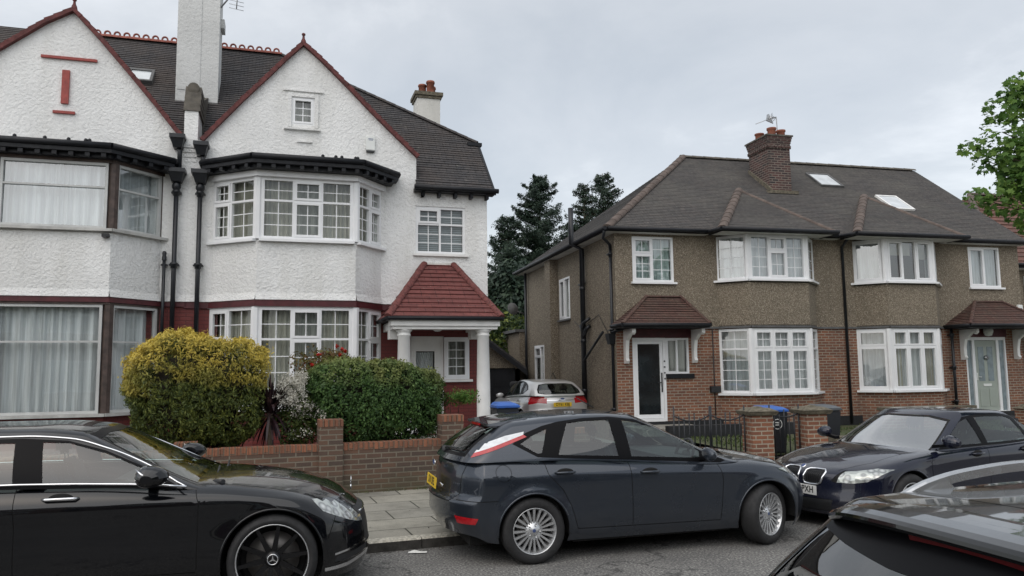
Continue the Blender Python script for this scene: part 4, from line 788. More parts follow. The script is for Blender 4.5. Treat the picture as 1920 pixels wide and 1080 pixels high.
    g.slab([(x, y, 4.10) for x, y in [(B[0][0], 0.1), *B, (B[3][0], 0.1)]], (0, 0, 0.03)); g.slab([(x, y, 2.955) for x, y in [(B[0][0], 0.1), *B, (B[3][0], 0.1)]], (0, 0, 0.03))
    g.build('interior', 'room', t, t)
    faces = [FM(a, b) for a, b in zip(B, B[1:])]
    if left:
        UP = [[(1, [(1, False, 2, 4)])], [(1, [(1, False, 2, 4)]), (1.05, [(0.34, True, 2, 1), (0.66, True, 2, 2)]), (1, [(1, False, 2, 4)])], [(1, [(1, False, 2, 4)])]]
        DN = [[(1, [(0.3, False, 2, 2), (0.7, False, 2, 4)])], [(1, [(0.3, True, 2, 2), (0.7, True, 2, 4)])] * 3, [(1, [(0.3, False, 2, 2), (0.7, False, 2, 4)])]]
    else:
        UP = [[(1, [(1, True, 1, 1)])], [(1, [(1, True, 1, 1)]), (1, [(1, False, 1, 1)]), (1, [(1, True, 1, 1)])], [(1, [(1, False, 1, 1)])]]
        DN = [[(1, [(0.27, True, 1, 1), (0.73, True, 1, 1)])], [(1, [(0.27, True, 1, 1), (0.73, True, 1, 1)])] * 3, [(1, [(0.27, True, 1, 1), (0.73, False, 1, 1)])]]
    for lvl, (z0, z1, lay) in enumerate(((1.19, 2.88, DN), (4.19, 5.38, UP))):
        for i, f in enumerate(faces):
            kw = dict(curtain='net' if not (lvl and not left and i == 1) else None, drapes=(('lr', 0.3, 'drape') if (not left and lvl == 0 and i == 1) else None))
            window(t, t, f, 0.0 if i == 0 else 0.05, f.L - (0 if i == 2 else 0.05), z0, z1, lay[i], 'bay_window', 0.065, -0.05, mats=('upvc', 'glass_sky' if lvl or i == 0 else 'glass'), sill=(0.05, 0.11), seed=i + lvl * 7, cd=0.16, bar=0.018, **kw)
        [post8(q[0], q[1] + 0.055, 0.075, z0, z1, 'upvc', t) for q in B[1:3]]
    if not left:      # roller blinds behind the upper bay
        g = G(); f = faces[1]; g.fbox(f, 0.1, f.L * 0.62, 4.95, 5.33, -0.2, -0.19); g.fbox(f, f.L * 0.68, f.L - 0.1, 4.85, 5.33, -0.2, -0.19); g.build('blind', 'drape', t, t)
    lay = ([(0.95, [(0.37, True, 2, 1), (0.63, True, 2, 3)]), (1, [(1, False, 2, 4)])] if left else [(1, [(1, True, 1, 1)]), (1, [(1, False, 1, 1)])])
    window(t, t, fm, *fw[:2], *fw[2:], lay, 'window', 0.06, -0.045, mats=('upvc', 'glass_bright' if left else 'glass_sky'), curtain='net', sill=(0.05, 0.10), bar=0.018)
    # roof
    P = lambda u, v: (u, v, bz(v)); g = G(); BX = (2.60, 5.97) if left else (6.64, 10.2); ac = 4.86 if left else 9.28
    if left: roof_slope(g, [P(-0.3, -0.3), P(6.5, -0.3), P(6.5, 4.0), P(4.09, 4.0)], 0.1, 0.008); roof_slope(g, [(-0.3, 9.2, 5.5), (-0.3, -0.3, 5.5), P(4.09, 4.0), ], 0.1, 0.008); g.poly([P(4.09, 4.0), P(6.5, 4.0), (6.5, 9.2, 5.5), (-0.3, 9.2, 5.5)])
    else: roof_slope(g, [P(6.5, -0.3), P(13.12, -0.3), P(13.12, 4.0), P(6.5, 4.0)], 0.1, 0.008); g.poly([P(6.5, 4.0), P(13.12, 4.0), (13.12, 9.2, 5.5), (6.5, 9.2, 5.5)])
    rf = g.build('roof', 'tile_brown', t, t)
    g = G(); EV = -0.98; ap = (ac, 1.93, bz(1.93) + 0.02); e0, e1 = BX
    roof_slope(g, [(e0, EV, 5.44), (e1, EV, 5.44), ap], 0.1, 0.008); roof_slope(g, [(e0, -0.28, 5.48), (e0, EV, 5.44), ap], 0.1, 0.008); roof_slope(g, [(e1, EV, 5.44), (e1, -0.28, 5.48), ap], 0.1, 0.008)
    br = g.build('bay_roof', 'tile_brown', t, t)
    g = G(); ridge_tiles(g, (e0, EV, 5.47), (ap[0], ap[1], ap[2] + 0.02), 0.12, 0.4); g.build('hip_tiles', 'ridge_tile', br, t); g = G(); ridge_tiles(g, (e1, EV, 5.46), (ap[0], ap[1], ap[2] + 0.01), 0.075, 0.4); g.build('hip_tiles', 'ridge_tile', br, t)
    g = G()
    if left: ridge_tiles(g, (-0.3, -0.3, 5.52), (4.09, 4.0, 8.80), 0.12, 0.42)
    g2 = G(); a = 4.0 if left else 6.5; b = 6.5 if left else 13.1; ridge_tiles(g2, (a, 4.0, 8.79), (b, 4.0, 8.79), 0.10, 0.45)
    if left: g.build('hip_tiles', 'ridge_tile', rf, t)
    g2.build('ridge_tiles', 'ridge_dark', rf, t)
    # soffits, fascia and gutters
    s = G(); gu = G(); F0 = -0.3 if left else 6.5; F1 = 6.5 if left else 13.12
    for a, b in ((F0, e0), (e1, F1)): s.box(a, b, -0.30, 0.02, 5.40, 5.43); gu.box(a, b, -0.325, -0.302, 5.40, 5.50); gu.tube([(a, -0.37, 5.47), (b, -0.37, 5.47)], 0.055, 8)
    s.box(e0 + 0.01, e1 - 0.01, EV + 0.01, -0.301, 5.385, 5.405); gu.box(e0, e1, EV - 0.02, EV + 0.0, 5.37, 5.46); gu.tube([(e0 - 0.05, EV - 0.07, 5.43), (e1 + 0.05, EV - 0.07, 5.43)], 0.055, 8)
    for e, sg in ((e0, -1), (e1, 1)): gu.box(e - 0.02, e + 0.02, EV, -0.3, 5.37, 5.46); gu.tube([(e + sg * 0.05, EV - 0.05, 5.43), (e + sg * 0.05, -0.32, 5.45)], 0.055, 8)
    if left: s.box(-0.30, -0.001, -0.3, 9.2, 5.401, 5.431); gu.box(-0.325, -0.302, -0.3, 9.2, 5.40, 5.50); gu.tube([(-0.37, -0.37, 5.47), (-0.37, 9.3, 5.47)], 0.055, 8)
    s.build('soffit', 'soffit', t, t); gu.build('gutter', 'black_paint', t, t)
    if left:
        g = G(); pipe(g, -0.03, 0.28 - 0.1, 5.1, 0.3, False, r=0.042); g.tube([(-0.36, -0.3, 5.42), (-0.34, -0.12, 5.25), (-0.08, 0.1, 5.12), (-0.03, 0.18, 5.0)], 0.042, 8)
        g.hexa([(x, y, z) for z, w in ((2.5, 0.09), (2.78, 0.14)) for x, y in ((-0.05 - w, 0.18 - w), (-0.05 + w, 0.18 - w), (-0.05 + w, 0.18 + w), (-0.05 - w, 0.18 + w))]); g.tube([(0.3, -0.06, 2.95), (0.05, -0.06, 2.86), (-0.08, 0.1, 2.8)], 0.04, 8); g.build('drainpipe', 'iron', t, t)
        g = G(); g.tube([(-0.14, 2.15, 0.2), (-0.14, 2.15, 5.3), (-0.45, 2.15, 5.45), (-0.45, 2.15, 6.5)], 0.075, 12)
        for z in (1.2, 2.6, 4.1): g.lathe([(0.062, z), (0.085, z + 0.02), (0.085, z + 0.1), (0.062, z + 0.12)], Matrix.Translation((-0.14, 2.15, 0)), 12)
        g.tube([(-0.14, 2.15, 2.75), (-0.12, 1.95, 3.0), (-0.02, 1.9, 3.1)], 0.055, 8); g.tube([(-0.14, 2.15, 2.85), (-0.12, 2.4, 3.1), (-0.02, 2.45, 3.2)], 0.055, 8); g.tube([(-0.14, 2.15, 3.0), (-0.2, 2.0, 3.15), (-0.05, 1.85, 3.3)], 0.045, 8)
        g.tube([(-0.16, 2.1, 2.1), (-0.08, 0.75, 2.85)], 0.035, 8); g.build('soil_pipe', 'iron', t, t)
        g = G(); g.tube([(-0.10, 8.6, 0.2), (-0.10, 8.6, 5.4)], 0.05, 8); g.build('drainpipe', 'iron', t, t)
        g = G(); g.tube([(-0.02, 3.3, 3.3), (-0.03, 2.6, 3.05), (-0.02, 1.2, 3.35), (-0.02, 0.5, 2.8)], 0.008, 5); g.tube([(-0.02, 5.9, 2.6), (-0.25, 5.2, 2.0), (-0.1, 4.6, 1.3)], 0.012, 5); g.build('cable', 'dark_plastic', t, t)
        f2 = sd; window(t, t, f2, *ho[0][:2], *ho[0][2:], [(1, [(1, True, 1, 1)]), (1, [(1, False, 1, 1)])], 'side_window', 0.06, -0.04, mats=('upvc', 'glass_sky'), curtain='net_thin', sill=(0.05, 0.08, 'lead'))
        window(t, t, f2, *ho[1][:2], *ho[1][2:], [(1, [(1, True, 1, 1)])], 'side_window', 0.05, -0.03, curtain='net_thin', sill=(0.05, 0.08, 'lead')); window(t, t, f2, *ho[2][:2], *ho[2][2:], [(1, [(0.3, True, 1, 1), (0.7, False, 1, 1)]), (0.5, [(1, False, 2, 4)])], 'side_window', 0.06, -0.03, curtain='net_thin')
        # rear wing, dish
        g = G(); g.box(-0.27, -0.02, 8.95, 11.6, 0, 3.25); g.build('rear_wing', 'pebbledash', t, t); g = G(); g.box(-0.42, 0.1, 8.91, 11.8, 3.252, 3.36); g.build('wing_roof', 'lead', t, t)
        g = G(); g.lathe([(0.001, 0.08), (0.11, 0.065), (0.20, 0.02), (0.235, -0.015)], Matrix.Translation((-0.55, 8.7, 4.1)) @ Matrix.Rotation(R(75), 4, 'X') @ Matrix.Rotation(R(20), 4, 'Y'), 20); g.tube([(-0.55, 8.7, 4.05), (-0.1, 8.7, 3.9)], 0.02, 6); g.build('satellite_dish', 'lead', t, t)
        # front door
        f0 = fm; a, b = 0.44, 1.365; g = G(); g.fbox(f0, a, a + 0.075, 0.5, 2.66, -0.1, -0.0); g.fbox(f0, b - 0.07, b, 0.5, 2.66, -0.1, -0.0); g.fbox(f0, a + 0.075, b - 0.07, 2.58, 2.66, -0.1, -0.0); g.fbox(f0, a + 0.075, b - 0.07, 0.5, 0.58, -0.1, 0.03); fr_ = g.build('door_frame', 'upvc', t, t)
        g = G(); g.fbox(f0, a + 0.08, a + 0.15, 0.585, 2.575, -0.08, -0.02); g.fbox(f0, b - 0.16, b - 0.075, 0.585, 2.575, -0.08, -0.02); g.fbox(f0, a + 0.15, b - 0.16, 2.50, 2.575, -0.08, -0.02); g.fbox(f0, a + 0.15, b - 0.16, 0.585, 0.68, -0.08, -0.02); dd = g.build('door', 'upvc', t, t)
        g = G(); g.fbox(f0, a + 0.15, b - 0.16, 0.68, 2.50, -0.06, -0.04); g.build('door_pane', 'door_glass', dd, t)
        g = G(); g.fbox(f0, b - 0.135, b - 0.10, 1.25, 1.75, -0.019, -0.005); g.tube([f0(b - 0.12, 1.5, 0.03), f0(b - 0.25, 1.5, 0.03)], 0.012, 8); [g.tube([f0(b - 0.04, z, 0.0), f0(b - 0.04, z, 0.02)], 0.02, 8) for z in (1.9, 2.05, 1.75, 1.6)]; g.build('handle', 'dark_plastic', dd, t)
        window(t, t, f0, 1.366, 2.03, 1.72, 2.655, [(1, [(1, True, 1, 1)]), (1, [(1, False, 1, 1)])], 'door_window', 0.05, -0.04, curtain='net_thin', sash=0.02)
        g = G(); g.fbox(f0, 1.36, 2.15, 1.60, 1.715, -0.05, 0.06); g.build('window_ledge', 'black_paint', t, t)
        g = G(); g.box(0.40, 2.1, -0.02, 0.06, 2.665, 2.93); g.build('door_header', 'maroon', t, t)
        hood(t, -0.13, 2.28, 2.99, 0.85, 1.85, 3.74, (0.24, 2.16))
        g = G(); g.box(0.1, 1.9, -1.3, -0.04, 0.24, 0.42); g.build('door_step', 'concrete', t, t)
        g = G(); g.box(2.6, 2.88, -0.1, 0.0, 1.22, 1.38); g.build('meter_box', 'dark_plastic', t, t); g = G(); g.tube([(2.72, -0.05, 0.4), (2.72, -0.05, 2.9)], 0.014, 6); g.build('cable', 'dark_plastic', t, t)
        # chimney over the party wall
        g = G(); c0, c1, cv0, cv1 = 5.98, 6.74, 2.0, 3.1; g.box(c0, c1, cv0, cv1, 6.9, 8.72)
        for k in range(4): e = 0.015 * (k + 1); g.box(c0 - e, c1 + e, cv0 - e, cv1 + e, 8.721 + 0.07 * k, 8.789 + 0.07 * k)
        ch = g.build('chimney', 'brick_chim', t, t)
        g = G(); r_ = random.Random(1)
        for k in range(7): x = c0 - 0.02 + k * (c1 - c0 - 0.06) / 6; g.box(x, x + 0.07, cv0 - 0.06, cv0 - 0.0, 8.64, 8.72)
        g.box(c0 - 0.03, c1 + 0.03, cv0 - 0.03, cv0 - 0.001, 8.62, 8.72); g.box(c0 - 0.03, c0 - 0.001, cv0 - 0.03, cv1, 8.62, 8.72)
        for k in range(9): y = cv0 + k * (cv1 - cv0 - 0.08) / 8; g.box(c0 - 0.06, c0, y, y + 0.07, 8.64, 8.72)
        g.build('dentil_course', 'brick_chim', ch, t)
        g = G(); g.box(c0 - 0.09, c1 + 0.09, cv0 - 0.09, cv1 + 0.09, 9.002, 9.05); g.build('chimney_cap', 'ridge_dark', ch, t)
        for px, py, hh in ((c0 + 0.25, cv0 + 0.15, 0.26), (c1 - 0.12, cv0 + 0.25, 0.24), (c0 + 0.1, cv0 + 0.6, 0.20), (c1 - 0.15, cv0 + 0.75, 0.22), (c0 + 0.35, cv0 + 0.95, 0.24)):
            g = G(); g.lathe([(0.13, 0), (0.125, hh * 0.7), (0.15, hh * 0.78), (0.15, hh), (0.115, hh), (0.11, 0.05)], Matrix.Translation((px, py, 9.05)), 14); g.build('chimney_pot', 'terracotta', ch, t)
        g = G(); g.box(c0 - 0.14, c1 + 0.14, cv0 - 0.16, cv0 - 0.001, 7.16, 7.26); g.slab([(c0 - 0.05, cv0 - 0.1, 7.2), (c0 - 0.05, cv1, 8.05), (c0 - 0.002, cv1, 8.05), (c0 - 0.002, cv0 - 0.1, 7.2)], (0, 0, 0.14)); g.build('flashing', 'capstone', ch, t)
        a_ = T('tv_aerial', 'TV aerial with a broken boom on the brick chimney', 'aerial', FB, (6.5, 2.4, 9.05))
        g = G(); g.tube([(6.55, 2.3, 9.0), (6.52, 2.3, 9.75)], 0.016, 6); g.build('pole', 'steel', a_, a_)
        g = G(); g.tube([(6.52, 2.3, 9.72), (6.25, 2.3, 9.66), (5.72, 2.2, 9.43)], 0.012, 6); g.tube([(6.5, 2.3, 9.72), (6.35, 2.3, 9.72)], 0.03, 6)
        for k in range(5): g.tube([(6.2 + 0.03 * k, 2.2, 9.60 + 0.05 * math.sin(k)), (6.35 + 0.02 * k, 2.25, 9.84 - 0.05 * k)], 0.012, 5)
        g.hexa([(6.16, 2.28, 9.6), (6.4, 2.28, 9.52), (6.4, 2.32, 9.52), (6.16, 2.32, 9.6), (6.2, 2.28, 9.8), (6.26, 2.28, 9.82), (6.26, 2.32, 9.82), (6.2, 2.32, 9.8)]); g.build('antenna', 'steel', a_, a_)
    else:
        a, b = dr[0], dr[1]; f0 = fm; g = G(); g.fbox(f0, a, a + 0.05, 0.46, 2.66, -0.1, 0.0); g.fbox(f0, b - 0.05, b, 0.46, 2.66, -0.1, 0.0); g.fbox(f0, a + 0.05, b - 0.05, 2.57, 2.66, -0.1, 0.0); g.fbox(f0, a + 0.24, a + 0.33, 0.46, 2.57, -0.1, -0.003); g.fbox(f0, b - 0.34, b - 0.25, 0.46, 2.57, -0.1, -0.003); g.fbox(f0, a + 0.05, b - 0.05, 0.46, 0.52, -0.1, 0.02); g.build('door_frame', 'upvc', t, t)
        g = G(); g.fbox(f0, a + 0.05, a + 0.24, 0.52, 2.57, -0.06, -0.05); g.fbox(f0, b - 0.25, b - 0.05, 0.52, 2.57, -0.06, -0.05); g.build('side_light', 'frosted', t, t)
        da, db = a + 0.335, b - 0.345; g = G(); g.fbox(f0, da, db, 0.525, 2.56, -0.08, -0.035); 
        for q in ((da + 0.10, (da + db) / 2 - 0.05), ((da + db) / 2 + 0.05, db - 0.10)): g.fbox(f0, q[0], q[1], 0.65, 1.15, -0.036, -0.022)
        dd = g.build('door', 'door_green', t, t); g = G(); [g.fbox(f0, q[0], q[1], 1.38, 2.38, -0.036, -0.028) for q in ((da + 0.12, (da + db) / 2 - 0.06), ((da + db) / 2 + 0.06, db - 0.12))]; g.build('door_pane', 'frosted', dd, t)
        g = G(); g.fbox(f0, (da + db) / 2 - 0.14, (da + db) / 2 + 0.14, 1.23, 1.30, -0.035, -0.015); g.fbox(f0, da + 0.03, da + 0.06, 1.40, 1.62, -0.035, -0.02); g.tube([f0(da + 0.045, 1.5, 0.02), f0(da + 0.15, 1.5, 0.02)], 0.01, 8); g.build('letterbox', 'white_plastic', dd, t)
        g = G(); g.lathe([(0.001, -0.02), (0.06, -0.01), (0.07, 0.02), (0.03, 0.05)], Matrix.Translation(f0((da + db) / 2, 2.06, -0.01)) @ Matrix.Rotation(R(90), 4, 'X'), 14); g.build('door_knocker', 'steel', dd, t)
        g = G(); g.box(10.82, 12.34, -0.02, 0.06, 2.665, 2.93); g.build('door_header', 'maroon', t, t)
        g = G(); g.lathe([(0.001, -0.14), (0.09, -0.12), (0.13, -0.02), (0.13, 0.05), (0.08, 0.09)], Matrix.Translation((11.56, -0.15, 2.82)), 16); g.build('porch_lamp', 'white_plastic', t, t)
        hood(t, 10.15, 13.10, 2.99, 11.28, 12.26, 3.70, (10.72, 12.62), 0.95)
        g = G(); pipe(g, 10.32, -0.1, 2.95, 0.3, False, r=0.04); g.build('drainpipe', 'iron', t, t)
        g = G(); g.fbox(fm, H(12.80), H(12.98), 3.30, 3.62, 0.0, 0.07); ab = g.build('alarm_box', 'white_plastic', t, t, bevel=0.01); g = G(); g.fbox(fm, H(12.84), H(12.94), 3.44, 3.52, 0.07, 0.073); g.build('alarm_lettering', 'ink', ab, t)
        k = Vector((0, 1, BK)).normalized(); nn = Vector((0, -BK, 1)).normalized()
        for (sx, sv, w, h) in ((8.12, 2.46, 0.86, 1.0), (9.72, 1.19, 0.78, 1.0)):
            o = Vector((sx, sv, bz(sv))); q = lambda hh, s_, d: tuple(o + Vector((hh, 0, 0)) + k * s_ + nn * d); g = G()
            for A_ in ((0, w, 0, 0.06), (0, w, h - 0.06, h), (0, 0.06, 0.06, h - 0.06), (w - 0.06, w, 0.06, h - 0.06)): g.hexa([q(A_[0], A_[2], -0.02), q(A_[1], A_[2], -0.02), q(A_[1], A_[3], -0.02), q(A_[0], A_[3], -0.02), q(A_[0], A_[2], 0.07), q(A_[1], A_[2], 0.07), q(A_[1], A_[3], 0.07), q(A_[0], A_[3], 0.07)])
            sk = g.build('skylight', 'lead', rf, t) if False else g.build('skylight', 'white_paint' if sx > 9 else 'lead', t, t); g = G(); g.poly([q(0.05, 0.05, 0.05), q(w - 0.05, 0.05, 0.05), q(w - 0.05, h - 0.05, 0.05), q(0.05, h - 0.05, 0.05)]); g.build('glass', 'skylight', sk, t)
        g = G(); g.tube([(7.0 - 0.15, -0.05, 0.3), (6.85, -0.05, 5.2), (6.85, -0.3, 5.4)], 0.04, 8); g.build('drainpipe', 'iron', t, t)
        g = G(); g.tube([(11.9, 8.3, 5.8), (11.9, 8.3, 8.95)], 0.075, 10); g.lathe([(0.10, 0), (0.10, 0.06), (0.0, 0.12)], Matrix.Translation((11.9, 8.3, 8.95)), 10); g.build('flue', 'iron', t, t)
house2(True); house2(False)
# ---------------------------------------------------------------- foliage
LEAF = {'oval': np.array([(0, -0.5, 0), (0.22, -0.15, 0.04), (0.2, 0.2, 0.03), (0, 0.5, 0), (-0.2, 0.2, 0.03), (-0.22, -0.15, 0.04)]),
        'sprig': np.array([(0, -0.5, 0), (0.16, 0.0, 0.02), (0.05, 0.2, 0), (0, 0.55, -0.05), (-0.07, 0.2, 0), (-0.16, 0.0, 0.02)]),
        'maple': np.array([(0, -0.42, 0), (0.16, -0.28, 0), (0.46, -0.18, -0.06), (0.30, 0.04, 0), (0.42, 0.30, -0.08), (0.14, 0.20, 0), (0, 0.56, -0.05), (-0.14, 0.20, 0), (-0.42, 0.30, -0.08), (-0.30, 0.04, 0), (-0.46, -0.18, -0.06), (-0.16, -0.28, 0)]),
        'petal': np.array([(0, -0.5, 0), (0.35, 0, 0.1), (0, 0.5, 0), (-0.35, 0, 0.1)])}
def leafmesh(name, mat, parent, T_, P, Nrm, size, shape='oval', up=0.0, rnd=None, tip=None, spread=0.7):
    """P: n x 3 centres; Nrm: n x 3 preferred facing; each leaf is one small face of its own orientation"""
    n = len(P); S = LEAF[shape]; k = len(S)
    nr = Nrm / (np.linalg.norm(Nrm, axis=1, keepdims=True) + 1e-9) + rng.normal(0, spread, (n, 3)); nr /= np.linalg.norm(nr, axis=1, keepdims=True)
    d = rng.normal(0, 1, (n, 3)); d[:, 2] += up * 2.2; d -= nr * (d * nr).sum(1, keepdims=True); d /= np.linalg.norm(d, axis=1, keepdims=True); s = np.cross(d, nr)
    sz = (size * rng.uniform(0.5, 1.5, n))[:, None, None]
    V = P[:, None, :] + sz * (S[None, :, 0:1] * s[:, None, :] + S[None, :, 1:2] * d[:, None, :] + S[None, :, 2:3] * nr[:, None, :])
    me = bpy.data.meshes.new(name); me.vertices.add(n * k); me.vertices.foreach_set('co', (V.reshape(-1, 3) - np.array(T_.base)).ravel().astype(np.float32))
    me.loops.add(n * k); me.loops.foreach_set('vertex_index', np.arange(n * k, dtype=np.int32)); me.polygons.add(n); me.polygons.foreach_set('loop_start', np.arange(0, n * k, k, dtype=np.int32))
    try: me.polygons.foreach_set('loop_total', np.full(n, k, dtype=np.int32))
    except Exception: pass
    a = me.attributes.new('rnd', 'FLOAT', 'FACE'); a.data.foreach_set('value', (rng.random(n) if rnd is None else rnd).astype(np.float32))
    if tip is not None: a = me.attributes.new('tip', 'FLOAT', 'FACE'); a.data.foreach_set('value', tip.astype(np.float32))
    me.update(); me.validate(); me.materials.append(M[mat]); o = bpy.data.objects.new(name, me); C.objects.link(o); o.parent = parent.e if isinstance(parent, T) else parent; return o
def lump(seed, n=14):
    r = np.random.default_rng(seed); K = r.normal(0, 1, (n, 3)) * 3.2; ph = r.random(n) * 6.28
    def f(p): return np.sin(p @ K.T + ph).sum(1) / math.sqrt(n)
    return f
def hedge_points(n, c, h, power=3.5, taper=0.0, bump=0.10, seed=0, top_f=None):
    m_ = n // 9; d = np.repeat(rng.normal(0, 1, (m_, 3)), 9, axis=0); d /= (np.abs(d) ** power).sum(1, keepdims=True) ** (1 / power); d += rng.normal(0, 0.022, d.shape) / np.array(h) * 1.0; n = len(d)
    f = lump(seed); h = np.array(h); q = d * h; b = 1 + bump * f(q * 1.6) + 0.5 * bump * f(q * 4.2 + 3)
    depth = 1 - rng.exponential(0.075, n).clip(0, 0.5) - 0.17 * np.clip(lump(seed + 50)(q * 5.0) - 0.35, 0, 1.2) + (rng.random(n) < 0.02) * rng.exponential(0.03, n); P = q * (b * depth)[:, None]
    t = (P[:, 2] / h[2] + 1) / 2; P[:, 0] *= 1 - taper * (1 - t); P[:, 1] *= 1 - taper * 0.6 * (1 - t)
    if top_f is not None: P[:, 2] += top_f(P[:, 0] / h[0]) * t
    return P + np.array(c), d, depth, t
M['gold_leaf'] = leafmat('golden_conifer_leaf', ((0.040, 0.062, 0.018), (0.105, 0.135, 0.030), (0.22, 0.24, 0.05)), vs=3.4, tip=(0.54, 0.42, 0.075), trans=0.2)
M['privet'] = leafmat('dark_green_leaf', ((0.030, 0.068, 0.022), (0.070, 0.140, 0.038), (0.13, 0.225, 0.064)), vs=2.6, tip=(0.20, 0.21, 0.06), trans=0.2)
M['shrub_leaf'] = leafmat('shrub_leaf', ((0.025, 0.045, 0.012), (0.065, 0.095, 0.022), (0.13, 0.16, 0.04)), vs=3)
M['mottled_leaf'] = leafmat('mottled_leaf', ((0.13, 0.045, 0.025), (0.14, 0.13, 0.035), (0.16, 0.20, 0.05)), vs=5)
M['white_petal'] = leafmat('white_petal', ((0.50, 0.48, 0.42), (0.66, 0.65, 0.58), (0.78, 0.77, 0.70)), vs=3, trans=0.3)
M['red_petal'] = leafmat('red_petal', ((0.40, 0.02, 0.015), (0.52, 0.03, 0.02), (0.60, 0.06, 0.03)), vs=3)
M['conifer'] = leafmat('conifer_foliage', ((0.018, 0.036, 0.026), (0.036, 0.062, 0.040), (0.060, 0.090, 0.052)), vs=0.5, trans=0.1)
M['laurel'] = leafmat('yellow_green_leaf', ((0.03, 0.055, 0.02), (0.10, 0.15, 0.03), (0.34, 0.38, 0.08)), vs=1.5)
M['maple'] = leafmat('fresh_maple_leaf', ((0.065, 0.14, 0.032), (0.13, 0.24, 0.05), (0.22, 0.34, 0.07)), vs=1.4, trans=0.5)
M['cordy'] = leafmat('purple_strap_leaf', ((0.016, 0.009, 0.012), (0.034, 0.017, 0.021), (0.12, 0.065, 0.06)), vs=6, trans=0.1, rough=0.35)
M['twig'] = plain('twigs_and_dark_core', (0.030, 0.024, 0.016), 0.9, var=0.4, vs=10)
def core(t, c, h, mat='twig', seed=1, taper=0.0, name='branches'):
    """tangle of stems inside a hedge, around an added dark solid that blocks light"""
    g = G(); r = random.Random(seed)
    for k in range(90):
        x0 = c[0] + r.uniform(-.5, .5) * h[0]; y0 = c[1] + r.uniform(-.4, .4) * h[1]; x1 = c[0] + r.uniform(-.85, .85) * h[0]; y1 = c[1] + r.uniform(-.8, .8) * h[1]; z1 = c[2] + r.uniform(-.5, .8) * h[2]
        g.tube([(x0, y0, 0.15), ((x0 + x1) / 2 + r.uniform(-.1, .1), (y0 + y1) / 2, (0.15 + z1) / 2), (x1, y1, z1)], [0.016, 0.010, 0.004], 5)
    V = np.array([(math.cos(a) * math.cos(b), math.sin(a) * math.cos(b), math.sin(b)) for b in np.linspace(-1.4, 1.4, 9) for a in np.linspace(0, 2 * math.pi, 17)[:-1]])  # solid dark filler added inside, stops light coming through the leaves
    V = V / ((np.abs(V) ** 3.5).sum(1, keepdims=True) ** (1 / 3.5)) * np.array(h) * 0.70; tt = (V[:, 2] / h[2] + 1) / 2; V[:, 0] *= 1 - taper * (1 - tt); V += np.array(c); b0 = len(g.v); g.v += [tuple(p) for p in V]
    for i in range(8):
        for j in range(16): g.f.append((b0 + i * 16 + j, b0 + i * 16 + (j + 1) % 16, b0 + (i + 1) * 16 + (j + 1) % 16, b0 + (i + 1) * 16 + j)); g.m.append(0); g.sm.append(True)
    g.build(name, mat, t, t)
def golden():
    t = T('conifer_hedge', 'clipped golden-yellow conifer bush overhanging the garden wall', 'hedge', FW, (-0.45, 12.45, 0.2))
    c = (-0.46, 12.42, 1.60); h = (1.0, 0.62, 0.80); tf = lambda x: -0.06 * x - 0.30 * np.clip(-x - 0.45, 0, 1) - 0.10 * np.clip(x - 0.6, 0, 1) + 0.08 * np.exp(-((x + 0.32) / 0.2) ** 2)
    P, d, dep, tt = hedge_points(66000, c, h, 6.5, 0.20, 0.055, 3, tf); f = lump(9)
    tip = np.clip((tt - 0.52) * 1.9 + 0.30 * f(P * 2.6) + 0.30 * d[:, 2], 0, 1) * np.clip((dep - 0.80) * 6, 0, 1)
    o = leafmesh('foliage', 'gold_leaf', t, t, P, d, 0.055, 'sprig', 0.55, tip=tip, spread=0.6); core(t, c, h, 'twig', 1, 0.25)
golden()
def privet():
    t = T('privet_hedge', 'dark green clipped privet hedge between two brick piers', 'hedge', FW, (2.2, 12.45, 0.2))
    c = (2.20, 12.40, 1.38); h = (1.06, 0.52, 0.66); tf = lambda x: -0.10 * np.clip(np.abs(x) - 0.5, 0, 1) - 0.09 * x
    P, d, dep, tt = hedge_points(70000, c, h, 4.6, 0.10, 0.06, 5, tf); f = lump(12)
    keep = (P[:, 2] > 0.95 + 0.10 * f(P * 2)) | (rng.random(len(P)) < 0.35); P, d, dep, tt = P[keep], d[keep], dep[keep], tt[keep]
    tip = np.clip((tt - 0.74) * 2.6 + 0.25 * f(P * 3) + 0.15 * d[:, 2], 0, 1) * np.clip((dep - 0.84) * 8, 0, 1) * 0.8
    leafmesh('foliage', 'privet', t, t, P, d, 0.042, 'oval', 0.35, tip=tip, spread=0.6); core(t, (c[0], c[1], c[2] + 0.08), (1.0, 0.48, 0.55), 'twig', 2)
privet()
